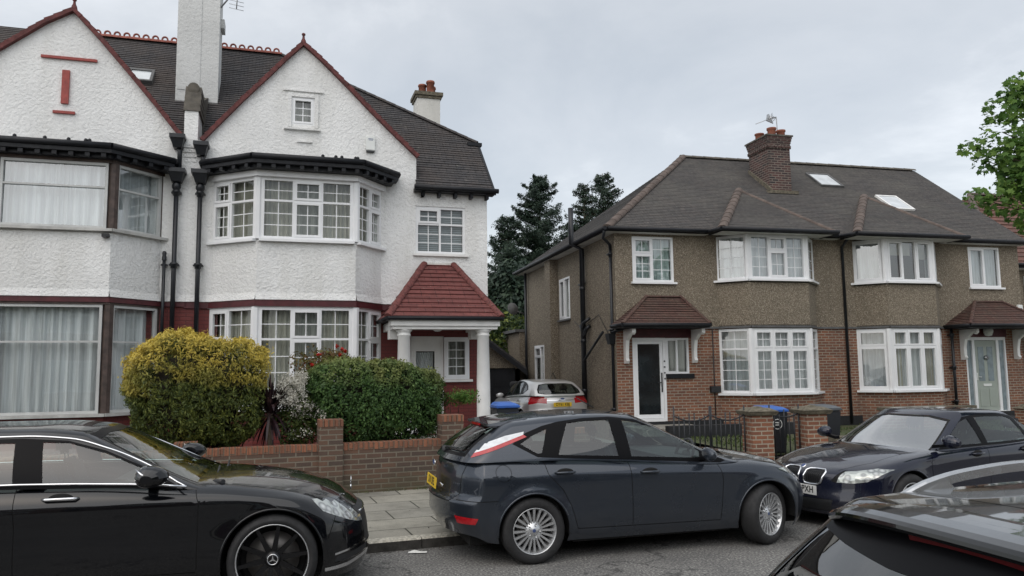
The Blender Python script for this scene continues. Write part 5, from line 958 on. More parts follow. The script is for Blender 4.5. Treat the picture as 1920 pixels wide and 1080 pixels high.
def cordyline():
    t = T('cordyline', 'spiky purple cordyline between the yellow bush and the white blossom', 'plant', FW, (0.56, 12.15, 0.2))
    g = G(); g.tube([(0.56, 12.15, 0.2), (0.57, 12.14, 0.8), (0.56, 12.13, 1.32)], [0.05, 0.045, 0.05], 9); g.build('trunk', 'bark', t, t)
    g = G(); r = random.Random(11)
    for k in range(120):
        a = r.uniform(0, 2 * math.pi); el = r.choice([r.uniform(0.9, 1.5), r.uniform(0.2, 1.2), r.uniform(-1.2, 0.1)]) if k > 50 else r.uniform(0.75, 1.5); L = r.uniform(0.38, 0.60); w = r.uniform(0.014, 0.023)
        d0 = Vector((math.cos(a) * math.cos(el), math.sin(a) * math.cos(el), math.sin(el))); p = Vector((0.56, 12.13, 1.28 + r.uniform(-0.08, 0.06))); s = d0.cross(Vector((0, 0, 1))).normalized(); prev = None
        for j in range(7):
            f = j / 6; ww = w * math.sin(math.pi * min(1, 0.18 + f * 0.82)) ** 0.6 if f < 1 else 0.001; cur = (p - s * ww, p + s * ww)
            if prev: g.poly([prev[0], prev[1], cur[1], cur[0]])
            prev = cur; p = p + d0 * (L / 6); d0 = (d0 + Vector((0, 0, -1)) * (0.10 if el > 0.6 else 0.22)).normalized()
    o = g.build('leaves', 'cordy', t, t); a = o.data.attributes.new('rnd', 'FLOAT', 'FACE'); a.data.foreach_set('value', rng.random(len(o.data.polygons)).astype(np.float32) ** 2)
cordyline()
def blob(n, c, r, seed=0, bump=0.2, shell=0.25):
    d = rng.normal(0, 1, (n, 3)); d /= np.linalg.norm(d, axis=1, keepdims=True); f = lump(seed); b = 1 + bump * f(d * 1.4) ; P = d * np.array(r) * (b * (1 - rng.exponential(shell, n).clip(0, 0.9)))[:, None]; return P + np.array(c), d
def stems(t, base, tips, r0=0.02, mat='twig', name='stems'):
    g = G(); r = random.Random(len(tips))
    for p in tips:
        m = [(base[i] * 0.45 + p[i] * 0.55) + r.uniform(-.04, .04) for i in range(3)]; g.tube([base, m, p], [r0, r0 * 0.6, r0 * 0.3], 6)
    g.build(name, mat, t, t)
def shrubs():
    t = T('flowering_shrub', 'white blossoming shrub against the brick pier', 'shrub', FW, (0.95, 12.25, 0.2))
    A, d = blob(5200, (0.95, 12.22, 1.18), (0.33, 0.30, 0.58), 2, 0.16, 0.3); leafmesh('foliage', 'shrub_leaf', t, t, A, d, 0.045, 'oval', 0.3)
    B = []; D = []; r = np.random.default_rng(5)
    for k in range(95):
        z = r.uniform(0, 1) ** 0.7; c = np.array((0.93 + r.uniform(-.30, .27) * (1.1 - 0.5 * z) + (0.15 if z < 0.55 else -0.05), 12.18 - r.uniform(0, .25), 0.85 + 1.02 * z)); m = 46; q = r.normal(0, 0.032, (m, 3)) + c; B.append(q); D.append(q - c + np.array((0, -0.05, 0.03)))
    B = np.concatenate(B); D = np.concatenate(D); keep = (B[:, 2] > 1.3) | (rng.random(len(B)) < 0.45); leafmesh('blossom', 'white_petal', t, t, B[keep], D[keep], 0.024, 'petal')
    stems(t, (0.95, 12.3, 0.2), [(0.95 + x, 12.25, z) for x, z in ((-.2, 1.3), (.1, 1.5), (.2, 1.0), (-.1, 1.6), (0, 1.2))])
    t = T('rose_bush', 'red-leaved rose bush with a few red blooms above the green hedge', 'shrub', FW, (1.35, 12.95, 0.2))
    A, d = blob(2600, (1.28, 12.95, 1.86), (0.40, 0.30, 0.40), 4, 0.30, 0.5); leafmesh('foliage', 'mottled_leaf', t, t, A, d, 0.048, 'oval', 0.2)
    A, d = blob(900, (1.55, 13.0, 2.12), (0.26, 0.2, 0.14), 6, 0.3, 0.5); leafmesh('foliage', 'mottled_leaf', t, t, A, d, 0.048, 'oval', 0.2)
    for x, y, z in ((1.60, 12.72, 2.30), (1.68, 12.72, 2.25), (1.74, 12.8, 2.22), (1.20, 12.62, 2.00), (1.64, 12.7, 2.16), (1.30, 12.66, 2.17)):
        A, d = blob(26, (x, y, z), (0.028, 0.03, 0.025), 3, 0.1, 0.4); leafmesh('bloom', 'red_petal', t, t, A, d, 0.035, 'petal')
    stems(t, (1.35, 12.95, 0.2), [(1.1, 12.9, 1.9), (1.5, 12.95, 2.2), (1.3, 12.9, 2.0), (1.65, 12.95, 2.2)])
    t = T('young_shrub', 'small yellow-green shrub on a thin stem behind the end pier', 'shrub', FW, (3.45, 12.5, 0.2))
    A, d = blob(1500, (3.62, 12.45, 1.44), (0.27, 0.18, 0.12), 8, 0.3, 0.4); leafmesh('foliage', 'maple', t, t, A, d, 0.036, 'oval', 0.4); A, d = blob(300, (3.34, 12.5, 1.40), (0.10, 0.10, 0.18), 9, 0.3, 0.4); leafmesh('foliage', 'shrub_leaf', t, t, A, d, 0.036, 'oval', 0.4)
    stems(t, (3.42, 12.5, 0.2), [(3.44, 12.5, 1.35), (3.6, 12.5, 1.42), (3.35, 12.5, 1.42)], 0.012)
    t = T('doorstep_shrub', 'leafy green shrub in front of the grey-green front door', 'shrub', FB, (11.7, -2.2, 0.24))
    A, d = blob(1500, (11.55, -2.2, 0.80), (0.45, 0.35, 0.42), 8, 0.3, 0.4); leafmesh('foliage', 'shrub_leaf', t, t, A, d, 0.10, 'oval', 0.5); stems(t, (11.6, -2.2, 0.24), [(11.4, -2.2, 0.9), (11.8, -2.2, 0.9)], 0.02)
shrubs()
def weeds():
    """grass tufts and weeds along the foot of the garden walls and in the front lawn"""
    P = []; 
    r = np.random.default_rng(3)
    for k in range(70):
        a = r.uniform(-2, 3.4); c = np.array((a, 11.62 - abs(r.normal(0, 0.03)), 0.11)); P.append(c + r.normal(0, 1, (6, 3)) * np.array((0.03, 0.015, 0.012)) + np.array((0, 0, 0.012)))
    P = np.concatenate(P); t = T('wall_weeds', None, None, FW, (0, 0, 0)); t.e['kind'] = 'stuff'; t.e['label'] = 'weeds and grass tufts along the foot of the brick garden wall'; t.e['category'] = 'weeds'
    leafmesh('weed_leaves', 'shrub_leaf', t, t, P, np.tile((0, -1, 0.4), (len(P), 1)).astype(float), 0.028, 'sprig', 0.9)
    P = r.random((9000, 3)) * np.array((12, 5.4, 0.03)) + np.array((0.8, -5.4, 0.25)); f = lump(4); P = P[f(P * 0.8) > -0.2]
    t = T('lawn_grass', None, None, FB, (0, 0, 0)); t.e['kind'] = 'stuff'; t.e['label'] = 'scruffy grass of the pebbledash houses front garden'; t.e['category'] = 'grass'
    leafmesh('grass_blades', 'shrub_leaf', t, t, P, np.tile((0, -1, 0.2), (len(P), 1)).astype(float), 0.07, 'sprig', 1.2)
weeds()
def conifer(x, y, H, rad, label, n=26000, seed=0, top_open=0.0, z0=0.6):
    t = T('conifer_tree', label, 'tree', WORLD, (x, y, 0), 'dark conifers behind the houses'); r = np.random.default_rng(seed)
    g = G(); g.tube([(x, y, 0), (x + 0.05, y, H * 0.5), (x, y, H)], [0.22, 0.13, 0.02], 8); g.build('trunk', 'bark', t, t)
    g = G(); P = []; D = []; nb = int(H * 15)
    for k in range(nb):
        z = z0 + (H - z0 - 0.1) * (k / nb) ** 0.9; f = (z - z0) / (H - z0); L = rad * (1 - f) ** 0.62 * r.uniform(0.45, 1.25) + 0.18; a = r.uniform(0, 2 * math.pi); dr = np.array((math.cos(a), math.sin(a), 0.0)); sl = r.uniform(-0.05, 0.30)
        pts = [np.array((x, y, z)) + dr * L * q + np.array((0, 0, 1)) * L * (sl * q + (0.28 * q * q if f > 0.3 else -0.10 * q)) for q in (0, 0.35, 0.7, 1.0)]
        g.tube([tuple(p) for p in pts], [0.035 * (1 - f) + 0.012, 0.02, 0.012, 0.004], 5)
        m = int(n / nb * (0.35 + 1.25 * L / rad)); q = r.beta(1.5, 1.0, m); i = np.clip((q * 3).astype(int), 0, 2); fr_ = q * 3 - i; pa = np.array(pts); c = pa[i] * (1 - fr_)[:, None] + pa[i + 1] * fr_[:, None]
        side = np.array((-dr[1], dr[0], 0)); w = (0.07 + 0.26 * np.sin(np.pi * np.clip(q, 0.1, 0.95))) * min(1.0, 0.35 + L / 1.8)
        c = c + side * (r.normal(0, 1, m) * w)[:, None] * 0.9 + np.array((0, 0, 1)) * (r.normal(-0.05, 0.055, m))[:, None]; P.append(c); D.append(np.tile(dr * 0.5 + np.array((0, 0, 0.7)), (m, 1)))
    zz = z0 + (H - z0 - 0.8) * r.random(int(n * 0.7)) ** 1.15 * 0.72; ff = (zz - z0) / (H - z0); rr = rad * (1 - ff) ** 0.62 * 0.62 * np.sqrt(r.random(len(zz))) * (0.8 + 0.4 * np.sin(zz * 5.1 + seed)); aa = r.random(len(zz)) * 6.283
    P.append(np.stack([x + rr * np.cos(aa), y + rr * np.sin(aa), zz], 1)); D.append(np.stack([np.cos(aa), np.sin(aa), 0 * aa + 0.5], 1))
    g.build('branches', 'bark', t, t); P = np.concatenate(P); D = np.concatenate(D); leafmesh('foliage', 'conifer', t, t, P, D, 0.15, 'sprig', 0.1, spread=0.5)
conifer(1.5, 40, 12.1, 3.1, 'tallest dark conifer in the gap between the houses', 80000, 1)
conifer(-0.2, 38.5, 9.6, 3.0, 'shorter dark conifer close to the white house corner', 45000, 2)
conifer(3.3, 41, 9.6, 2.2, 'low dark conifer beside the pebbledash house eaves', 26000, 3)
conifer(5.15, 42.3, 12.75, 2.1, 'conifer with a thin spire just left of the hipped roof', 24000, 4, z0=5)
conifer(4.05, 42.0, 12.1, 1.7, 'sparse conifer top between the tall conifer and the hipped roof', 14000, 6, z0=5)
def laurel():
    t = T('laurel_bush', 'bush with yellow-green leaves above the garage roof', 'bush', WORLD, (-0.2, 31, 0))
    A, d = blob(4200, (-0.3, 31.0, 2.7), (1.6, 1.0, 1.45), 8, 0.15, 0.2); leafmesh('foliage', 'laurel', t, t, A, d, 0.17, 'oval', 0.3, rnd=rng.random(len(A)) ** 1.6); stems(t, (-0.3, 31, 0), [(-1, 31, 2.5), (0.5, 31, 2.6), (-.2, 31, 3)], 0.08, 'bark')
    t = T('background_tree', 'dense dark tree filling the gap low behind the garage', 'tree', WORLD, (0.8, 35, 0))
    A, d = blob(26000, (0.3, 35.5, 3.2), (2.9, 1.5, 3.5), 18, 0.12, 0.2); leafmesh('foliage', 'conifer', t, t, A, d, 0.22, 'oval', 0.2); stems(t, (0.8, 35, 0), [(0, 35, 3), (1.5, 35, 3)], 0.15, 'bark', 'trunk')
laurel()
def maple():
    t = T('maple_tree', 'fresh green maple reaching in at the right edge of the picture', 'tree', WORLD, (10.2, 12.9, 0.1)); r = np.random.default_rng(21)
    g = G(); g.tube([(10.2, 12.9, 0.1), (10.15, 12.85, 1.5), (10.2, 12.7, 3.2), (10.1, 12.6, 4.6)], [0.17, 0.14, 0.12, 0.08], 12); g.build('trunk', 'bark', t, t)
    tips = []; cl = [(7.42, 12.05, 5.32, .17), (7.68, 12.1, 5.12, .2), (7.36, 11.95, 4.50, .17), (7.72, 12.0, 4.46, .24), (8.15, 12.0, 6.22, .22), (8.02, 12.1, 6.0, .26), (7.95, 12.1, 5.6, .28), (8.0, 12.0, 5.15, .3), (8.1, 12.0, 4.75, .28), (8.15, 12.0, 4.35, .3), (8.35, 12.0, 4.08, .26), (7.95, 12.0, 4.75, .2), (8.3, 12.1, 6.40, .18), (8.5, 12.2, 6.2, .3)]
    for k in range(90):
        a = r.normal(0, 1, 3); a /= np.linalg.norm(a); a[0] *= 1.35; a[2] *= 1.45; rad = r.uniform(0.55, 1.0); c = np.array((9.98, 12.5, 5.45)) + a * 1.18 * rad
        if 3.85 < c[2] < 6.25 and c[0] > 8.2: cl.append((*c, r.uniform(0.24, 0.42)))
    P = []; D = []; g = G()
    for (x, y, z, s) in cl:
        m = int(160 * (s / 0.3) ** 2); q = r.normal(0, 1, (m, 3)); q /= np.maximum(1, np.linalg.norm(q, axis=1, keepdims=True)) * 0.9; P.append(q * np.array((s, s, s * 0.85)) + np.array((x, y, z))); D.append(q * 0.6 + np.array((-0.2, -0.5, 0.9)))
        h = np.array((10.15, 12.7, min(4.6, max(3.0, z - 0.9)))); e = np.array((x, y, z)); mid = h * 0.5 + e * 0.5 + np.array((0, 0, 0.18)); g.tube([tuple(h), tuple(mid), tuple(e)], [0.035, 0.018, 0.006], 6)
    g.build('branches', 'bark', t, t); P = np.concatenate(P); D = np.concatenate(D); leafmesh('foliage', 'maple', t, t, P, D, 0.105, 'maple', -0.25, spread=0.5)
maple()
# ---------------------------------------------------------------- garden walls, gates, bins, outbuildings
def front_wall():
    t = T('garden_wall', 'low brick garden wall with red brick-on-edge coping and two taller piers', 'wall', FW, (1.0, 11.78, 0.1))
    g = G(); V0, V1 = 11.67, 11.89; g.box(-6.0, 1.22, V0, V1, 0.0, 0.735); g.box(1.56, 3.06, V0, V1, 0.0, 0.735); g.build('brickwork', 'brick_wall', t, t)
    g = G(); r = random.Random(2)
    for a, b in ((-0.42, 1.22), (1.56, 3.06), (-6.0, -0.72)):
        x = a
        while x < b - 0.04: j = r.uniform(-.004, .004); g.box(x + 0.002, min(x + 0.073, b), V0 - 0.006 + j, V1 + 0.006, 0.736, 0.835 + j); x += 0.075
    g.build('coping', 'brick_cope', t, t)
    for a, b, z in ((1.22, 1.56, 1.09), (3.06, 3.40, 1.10), (-0.72, -0.42, 0.84)):
        g = G(); g.box(a, b, V0 - 0.06, V1 + 0.06, 0.0, z); p = g.build('pier', 'brick_wall', t, t); g = G(); x = a - 0.003
        while x < b - 0.03: g.box(x + 0.004, min(x + 0.072, b + 0.003), V0 - 0.066, V1 + 0.066, z + 0.002, z + 0.10); x += 0.0757
        g.build('pier_coping', 'brick_cope', p, t)
    t = T('garden_wall', 'short brick garden wall end beside the blue-lidded bin on the driveway', 'wall', FA, (0.2, -3.0, 0.1))
    g = G(); g.box(0.02, 0.85, -3.9, -3.66, 0.0, 0.78); g.build('brickwork', 'brick_wall', t, t); g = G(); g.box(0.0, 0.87, -3.92, -3.64, 0.782, 0.87); g.build('coping', 'brick_cope', t, t)
    t = T('storage_bin', 'black storage box under the left house window', 'bin', FW, (-1.45, 13.0, 0.2))
    g = G(); g.hexa([(-1.78, 12.75, 0.2), (-1.12, 12.75, 0.2), (-1.12, 13.3, 0.2), (-1.78, 13.3, 0.2), (-1.82, 12.72, 1.02), (-1.08, 12.72, 1.02), (-1.08, 13.34, 1.02), (-1.82, 13.34, 1.02)]); g.build('body', 'bin_black', t, t, bevel=0.015); g = G(); g.box(-1.86, -1.04, 12.68, 13.38, 1.022, 1.10); g.build('lid', 'bin_black', t, t, bevel=0.015)
front_wall()
FP = (4.35, 14.0, 10.0)
def pier2(u, label):
    t = T('brick_pier', label, 'gate pier', FP, (u, 0, 0.1), 'stone-capped brick gate piers'); g = G(); g.box(u - 0.20, u + 0.20, -0.20, 0.20, 0.0, 1.02); g.build('brickwork', 'brick2', t, t)
    g = G(); r = random.Random(int(u * 10)); g.hexa([(u - 0.25, -0.25, 1.022), (u + 0.25, -0.25, 1.022), (u + 0.25, 0.25, 1.022), (u - 0.25, 0.25, 1.022), (u - 0.29, -0.29, 1.09), (u + 0.29, -0.29, 1.09), (u + 0.29, 0.29, 1.09), (u - 0.29, 0.29, 1.09)]); g.hexa([(u - 0.29, -0.29, 1.091), (u + 0.29, -0.29, 1.091), (u + 0.29, 0.29, 1.091), (u - 0.29, 0.29, 1.091), (u - 0.17, -0.17, 1.15), (u + 0.17, -0.17, 1.15), (u + 0.17, 0.17, 1.15), (u - 0.17, 0.17, 1.15)])
    g.lathe([(0.12, 1.14), (0.10, 1.17), (0.03, 1.18), (0, 1.18)], Matrix.Translation((u, 0, 0)), 10); g.build('cap', 'capstone', t, t, bevel=0.012)
pier2(0.03, 'stone-capped brick pier left of the blue-lidded bin'); pier2(1.08, 'stone-capped brick pier right of the blue-lidded bin')
def gate(name, label, u0, u1, arch, cat):
    t = T(name, label, cat, FP, ((u0 + u1) / 2, 0, 0.1)); g = G(); z0, z1 = 0.18, 1.08; h = lambda s: z1 + arch * (1 - (2 * s - 1) ** 2) * -1
    g.tube([(u0, 0, z0), (u0, 0, z1 + 0.12)], 0.014, 6); g.tube([(u1, 0, z0), (u1, 0, z1 + 0.12)], 0.014, 6); g.tube([(u0, 0, z0 + 0.08), (u1, 0, z0 + 0.08)], 0.013, 6); g.tube([(u0 + (u1 - u0) * k / 10, 0, h(k / 10) - 0.04) for k in range(11)], 0.013, 6); g.build('frame', 'iron', t, t)
    n = int((u1 - u0) / 0.088); g = G()
    for k in range(1, n): s = k / n; g.tube([(u0 + (u1 - u0) * s, 0, z0 + 0.08), (u0 + (u1 - u0) * s, 0, h(s) + (0.10 if abs(s - 0.5) < 0.12 else 0.0))], 0.0115, 6)
    g.build('bars', 'iron', t, t)
gate('garden_gate', 'black iron gate between the two stone-capped brick piers', 0.27, 0.84, 0.07, 'gate')
gate('iron_railing', 'black iron railing left of the stone-capped brick piers', -0.85, -0.22, 0.10, 'railing')
gate('iron_railing', 'black iron railing farther left, partly behind the grey hatchback', -1.55, -0.88, 0.10, 'railing')
def bin_(label, fr, u, v, z, hh, lid, w=0.56, emblem=False, rot=0):
    t = T('wheelie_bin', label, 'wheelie bin', (fr[0], fr[1], fr[2]), (u, v, z)); g = G(); a, b = w / 2 * 0.82, w / 2; g.hexa([(u - a, v - a, z + 0.03), (u + a, v - a, z + 0.03), (u + a, v + a, z + 0.03), (u - a, v + a, z + 0.03), (u - b, v - b, z + hh), (u + b, v - b, z + hh), (u + b, v + b, z + hh), (u - b, v + b, z + hh)])
    bd = g.build('body', 'bin_black', t, t, bevel=0.02); g = G(); g.box(u - b - 0.02, u + b + 0.02, v - b - 0.02, v + b + 0.02, z + hh + 0.002, z + hh + 0.04)
    g.hexa([(u - b - 0.02, v - b - 0.02, z + hh + 0.041), (u + b + 0.02, v - b - 0.02, z + hh + 0.041), (u + b + 0.02, v + b + 0.02, z + hh + 0.041), (u - b - 0.02, v + b + 0.02, z + hh + 0.041), (u - b * .7, v - b * .6, z + hh + 0.095), (u + b * .7, v - b * .6, z + hh + 0.095), (u + b * .8, v + b, z + hh + 0.11), (u - b * .8, v + b, z + hh + 0.11)]); g.build('lid', lid, t, t, bevel=0.012)
    for s in (-1, 1): g = G(); g.lathe([(0.1, -0.02), (0.1, 0.02)], Matrix.Translation((u + s * a, v + a, z + 0.1)) @ Matrix.Rotation(R(90), 4, 'Y'), 16, caps=True); g.build('wheel', 'tyre', t, t)
    g = G(); g.tube([(u - b, v + b + 0.04, z + hh), (u + b, v + b + 0.04, z + hh)], 0.018, 8); g.build('handle', 'bin_black', t, t)
    if emblem:
        g = G(); mt = Matrix.Translation((u + 0.02, v - b * 0.955 - 0.006, z + hh * 0.72)) @ Matrix.Rotation(R(90), 4, 'X'); g.lathe([(0.085, 0), (0.098, 0.0)], mt, 24); g.hexa([(u - 0.04, v - b * .955 - .008, z + hh * .75), (u + 0.08, v - b * .955 - .008, z + hh * .73), (u + 0.08, v - b * .955 - .004, z + hh * .73), (u - 0.04, v - b * .955 - .004, z + hh * .75), (u - 0.05, v - b * .955 - .008, z + hh * .77), (u + 0.05, v - b * .955 - .008, z + hh * .765), (u + 0.05, v - b * .955 - .004, z + hh * .765), (u - 0.05, v - b * .955 - .004, z + hh * .77)]); g.hexa([(u - 0.05, v - b * .955 - .008, z + hh * .69), (u + 0.06, v - b * .955 - .008, z + hh * .69), (u + 0.06, v - b * .955 - .004, z + hh * .69), (u - 0.05, v - b * .955 - .004, z + hh * .69), (u - 0.05, v - b * .955 - .008, z + hh * .71), (u + 0.06, v - b * .955 - .008, z + hh * .71), (u + 0.06, v - b * .955 - .004, z + hh * .71), (u - 0.05, v - b * .955 - .004, z + hh * .71)]); g.build('emblem', 'white_plastic', bd, t)
bin_('black wheelie bin with a blue lid beside the white porch column', FA, -0.24, -2.1, 0.11, 1.05, 'bin_blue', 0.44)
bin_('black wheelie bin with a blue lid between the brick gate piers', FP, 0.76, 0.90, 0.22, 0.80, 'bin_blue', 0.5, True)
bin_('dark wheelie bin with a grey lid against the brick house wall', FB, 2.2, -5.3, 0.2, 0.82, 'bin_grey', 0.46)
g = G(); t = T('paper_litter', 'crumpled white paper on the road by the kerb', 'litter', WORLD, (-1.02, 8.3, 0))
def litter():
    r = random.Random(4); n = 7; base = (-1.02, 8.27); P = [[(base[0] + (i - 3) * 0.032, base[1] + (j - 1.5) * 0.022 + r.uniform(-.006, .006), 0.006 + (0.028 * math.exp(-((i - 2.2) / 1.5) ** 2) * r.uniform(.5, 1.2) if 0 < j < 3 else 0.004)) for i in range(n)] for j in range(4)]
    for j in range(3):
        for i in range(n - 1): g.poly([P[j][i], P[j][i + 1], P[j + 1][i + 1], P[j + 1][i]], 0, False)
    g.build('sheet', 'paper', t, t)
litter()
# low walls of the pebbledash pair
def low_walls():
    t = T('garden_wall', 'low old brick wall with stone coping right of the gate piers', 'wall', FP, (3.4, 0, 0.1)); g = G(); g.box(1.31, 6.2, -0.11, 0.11, 0, 0.52); g.build('brickwork', 'brick2', t, t); g = G(); g.box(1.31, 6.2, -0.15, 0.15, 0.522, 0.60); g.build('coping', 'capstone', t, t, bevel=0.01)
    t = T('garden_wall', 'raised terrace wall with mossy coping below the right bay window', 'wall', FB, (8, -1.5, 0.24)); g = G(); g.box(6.55, 9.3, -1.75, -1.52, 0.2, 0.72); g.build('brickwork', 'brick2', t, t); g = G(); g.box(6.5, 9.35, -1.79, -1.48, 0.722, 0.80); g.build('coping', 'capstone', t, t, bevel=0.01)
    t = T('brick_pier', 'small capped brick pier in front of the grey-green door', 'gate pier', FB, (10.3, -2.4, 0.24)); g = G(); g.box(10.1, 10.55, -2.6, -2.2, 0.2, 0.72); g.build('brickwork', 'brick2', t, t); g = G(); g.hexa([(10.05, -2.65, 0.722), (10.6, -2.65, 0.722), (10.6, -2.15, 0.722), (10.05, -2.15, 0.722), (10.25, -2.45, 0.85), (10.4, -2.45, 0.85), (10.4, -2.35, 0.85), (10.25, -2.35, 0.85)]); g.build('cap', 'capstone', t, t, bevel=0.01)
    t = T('garden_wall', 'low dark garden wall behind the iron railings', 'wall', FB, (1.5, -3.4, 0.2)); g = G(); g.box(0.5, 4.0, -1.9, -1.7, 0.2, 0.52); g.build('brickwork', 'plinth_black', t, t)
low_walls()
def outbuildings():
    t = T('garage', 'pebbledash garage with a gabled roof and dark door at the end of the driveway', 'garage', WORLD, (-1.35, 28, 0)); y = 27.0
    g = G(); fm = FM((-2.95, y), (0.18, y)); wall(g, fm, [(0, 1.95), (1.565, 3.2), (3.13, 1.95)], 0, [(0.1, 3.03, -0.01, 1.93)], reveal=0.15); g.box(0.08, 0.18, y, y + 5, 0, 1.9); g.box(-2.95, -2.85, y, y + 5, 0, 1.9); g.build('wall', 'pebbledash', t, t)
    g = G(); g.box(-2.85, 0.08, y + 0.1, y + 0.14, 0, 1.94); [g.box(-2.65 + k * 0.64 - 0.01, -2.65 + k * 0.64 + 0.02, y + 0.08, y + 0.098, 0, 1.93) for k in range(5)]; [g.box(-2.65, -0.1, y + 0.075, y + 0.079, z, z + 0.05) for z in (0.7, 1.3)]; g.build('door', 'black_paint', t, t)
    g = G()
    for s in (-1, 1): g.slab([(-1.385, y - 0.3, 3.28), (-1.385, y + 5.2, 3.28), (-1.385 + s * 1.85, y + 5.2, 1.82), (-1.385 + s * 1.85, y - 0.3, 1.82)], (0, 0, 0.12))
    g.build('roof', 'tile_dark', t, t); g = G()
    for s in (-1, 1): g.slab([(-1.385, y - 0.33, 3.14), (-1.385 + s * 1.88, y - 0.33, 1.66), (-1.385 + s * 1.88, y - 0.33, 1.84), (-1.385, y - 0.33, 3.32)], (0, 0.028, 0))
    g.build('bargeboard', 'black_paint', t, t)
    for k in range(4):
        t = T('car_tyre', ['bottom', 'second', 'third', 'topmost'][k] + ' tyre of the stack beside the garage door', 'tyre', WORLD, (0.28, 24.5, 0.12 + 0.2 * k), 'old tyres stacked by the garage'); g = G(); z = 0.12 + 0.21 * k + (0.55 if True else 0); x = 0.20 + 0.02 * (k % 2); g.lathe([(0.19, z + 0.01), (0.27, z), (0.32, z + 0.03), (0.33, z + 0.10), (0.32, z + 0.17), (0.27, z + 0.20), (0.19, z + 0.19), (0.17, z + 0.1), (0.19, z + 0.01)], Matrix.Translation((x, 24.5, 0)), 28); g.build('rubber', 'tyre', t, t)
    t = T('wooden_crate', 'old dark pallet box under the stack of tyres', 'crate', WORLD, (0.42, 24.5, 0.125)); g = G(); [g.box(-0.12, 0.6, 24.15, 24.85, 0.13 + 0.14 * k, 0.24 + 0.14 * k) for k in range(4)]; [g.box(x, x + 0.08, 24.13, 24.148, 0.125, 0.66) for x in (-0.12, 0.2, 0.52)]; g.build('boards', 'timber', t, t)
    # neighbour at the far right
    t = T('neighbour_house', 'house with a brown-red tiled roof beyond the pebbledash pair, at the right edge', 'house', FB, (19, 4, 0)); g = G(); g.box(14.35, 22, 2.2, 10, 0, 5.1); g.build('wall', 'pebbledash', t, t); g = G()
    roof_slope(g, [(14.0, 1.8, 5.15), (22.4, 1.8, 5.15), (22.4, 6.1, 8.55), (17.6, 6.1, 8.55)], 0.30, 0.03); roof_slope(g, [(14.0, 10.4, 5.15), (14.0, 1.8, 5.15), (17.6, 6.1, 8.55)], 0.30, 0.03); g.poly([(17.6, 6.1, 8.55), (22.4, 6.1, 8.55), (22.4, 10.4, 5.15), (14, 10.4, 5.15)]); rf = g.build('roof', 'tile_far', t, t)
    g = G(); ridge_tiles(g, (14.0, 1.8, 5.18), (17.6, 6.1, 8.6), 0.12, 0.45); ridge_tiles(g, (17.6, 6.1, 8.6), (22.4, 6.1, 8.6), 0.12, 0.45); g.build('ridge_tiles', 'ridge_tile', rf, t); g = G(); g.box(14.0, 22.4, 1.74, 1.79, 5.02, 5.14); g.box(13.94, 13.99, 1.8, 10.4, 5.02, 5.14); g.tube([(13.92, 1.7, 5.12), (22.4, 1.7, 5.12)], 0.06, 8); g.build('gutter', 'black_paint', t, t)
    g = G(); g.box(14.05, 22, 1.82, 2.19, 5.0, 5.03); g.build('soffit', 'soffit', t, t)
    g = G(); f = FM((14.35, 2.18), (22, 2.18)); window(t, t, f, 1.2, 2.6, 3.7, 4.8, [(1, [(1, True, 1, 1)]), (1, [(1, False, 1, 1)])], 'window', 0.06, 0.03, curtain='net')
outbuildings()
def debris():
    r = np.random.default_rng(8); P = []
    for k in range(420):
        a = r.uniform(-3, 9); q = kl(a, -abs(r.normal(0, 0.10)) - 0.01); P.append((q.x, q.y, 0.006))
    for k in range(130):
        a = r.uniform(-3, 9); q = kl(a, r.uniform(0.2, 3.4)); P.append((q.x, q.y, 0.114))
    P = np.array(P); t = T('gutter_debris', None, None, WORLD, (0, 0, 0)); t.e['kind'] = 'stuff'; t.e['label'] = 'specks of leaf litter and grit along the kerb'; t.e['category'] = 'debris'
    leafmesh('litter_specks', 'soil', t, t, P, np.tile((0, 0, 1.0), (len(P), 1)), 0.022, 'oval', 0, spread=0.2)
debris()
# ---------------------------------------------------------------- cars
M['paint_black'] = paint('black_car_paint', (0.0025, 0.003, 0.0045), 0.2, dirt=(0.04, 0.038, 0.035))
M['paint_grey'] = paint('blue_grey_metallic_paint', (0.034, 0.042, 0.056), 0.26, 0.5)
M['paint_navy'] = paint('dark_blue_car_paint', (0.007, 0.009, 0.022), 0.2, 0.2)
M['paint_silver'] = paint('silver_car_paint', (0.62, 0.62, 0.61), 0.3, 0.35)
M['paint_dark'] = paint('near_black_car_paint', (0.007, 0.0075, 0.008), 0.14, 0.2, dirt=(0.06, 0.055, 0.05))
M['gap'] = plain('panel_gap', (0.003, 0.003, 0.003), 0.8, var=0)
M['gloss_black'] = plain('gloss_black_trim', (0.006, 0.006, 0.007), 0.3, var=0, spec=0.08)
M['car_glass'] = glass('car_glass', (0.62, 0.72, 0.70), refl=0.022, trans=0.97, rough=0.01, wav=0.0)
M['dark_glass'] = glass('privacy_glass', (0.16, 0.18, 0.18), refl=0.10, trans=0.8, rough=0.01, wav=0.0)
M['screen_glass'] = glass('windscreen_glass', (0.62, 0.72, 0.70), refl=0.38, trans=0.9, rough=0.01, wav=0.0)
M['lamp_red'] = plain('red_lamp_lens', (0.42, 0.012, 0.018), 0.12, var=0.25, vs=30, coat=0.8)
M['lamp_red_dark'] = plain('unlit_brake_lamp', (0.10, 0.007, 0.009), 0.45, var=0.2, vs=40, spec=0.2)
M['lamp_white'] = plain('clear_lamp_lens', (0.70, 0.72, 0.74), 0.12, var=0.12, vs=25, coat=0.8)
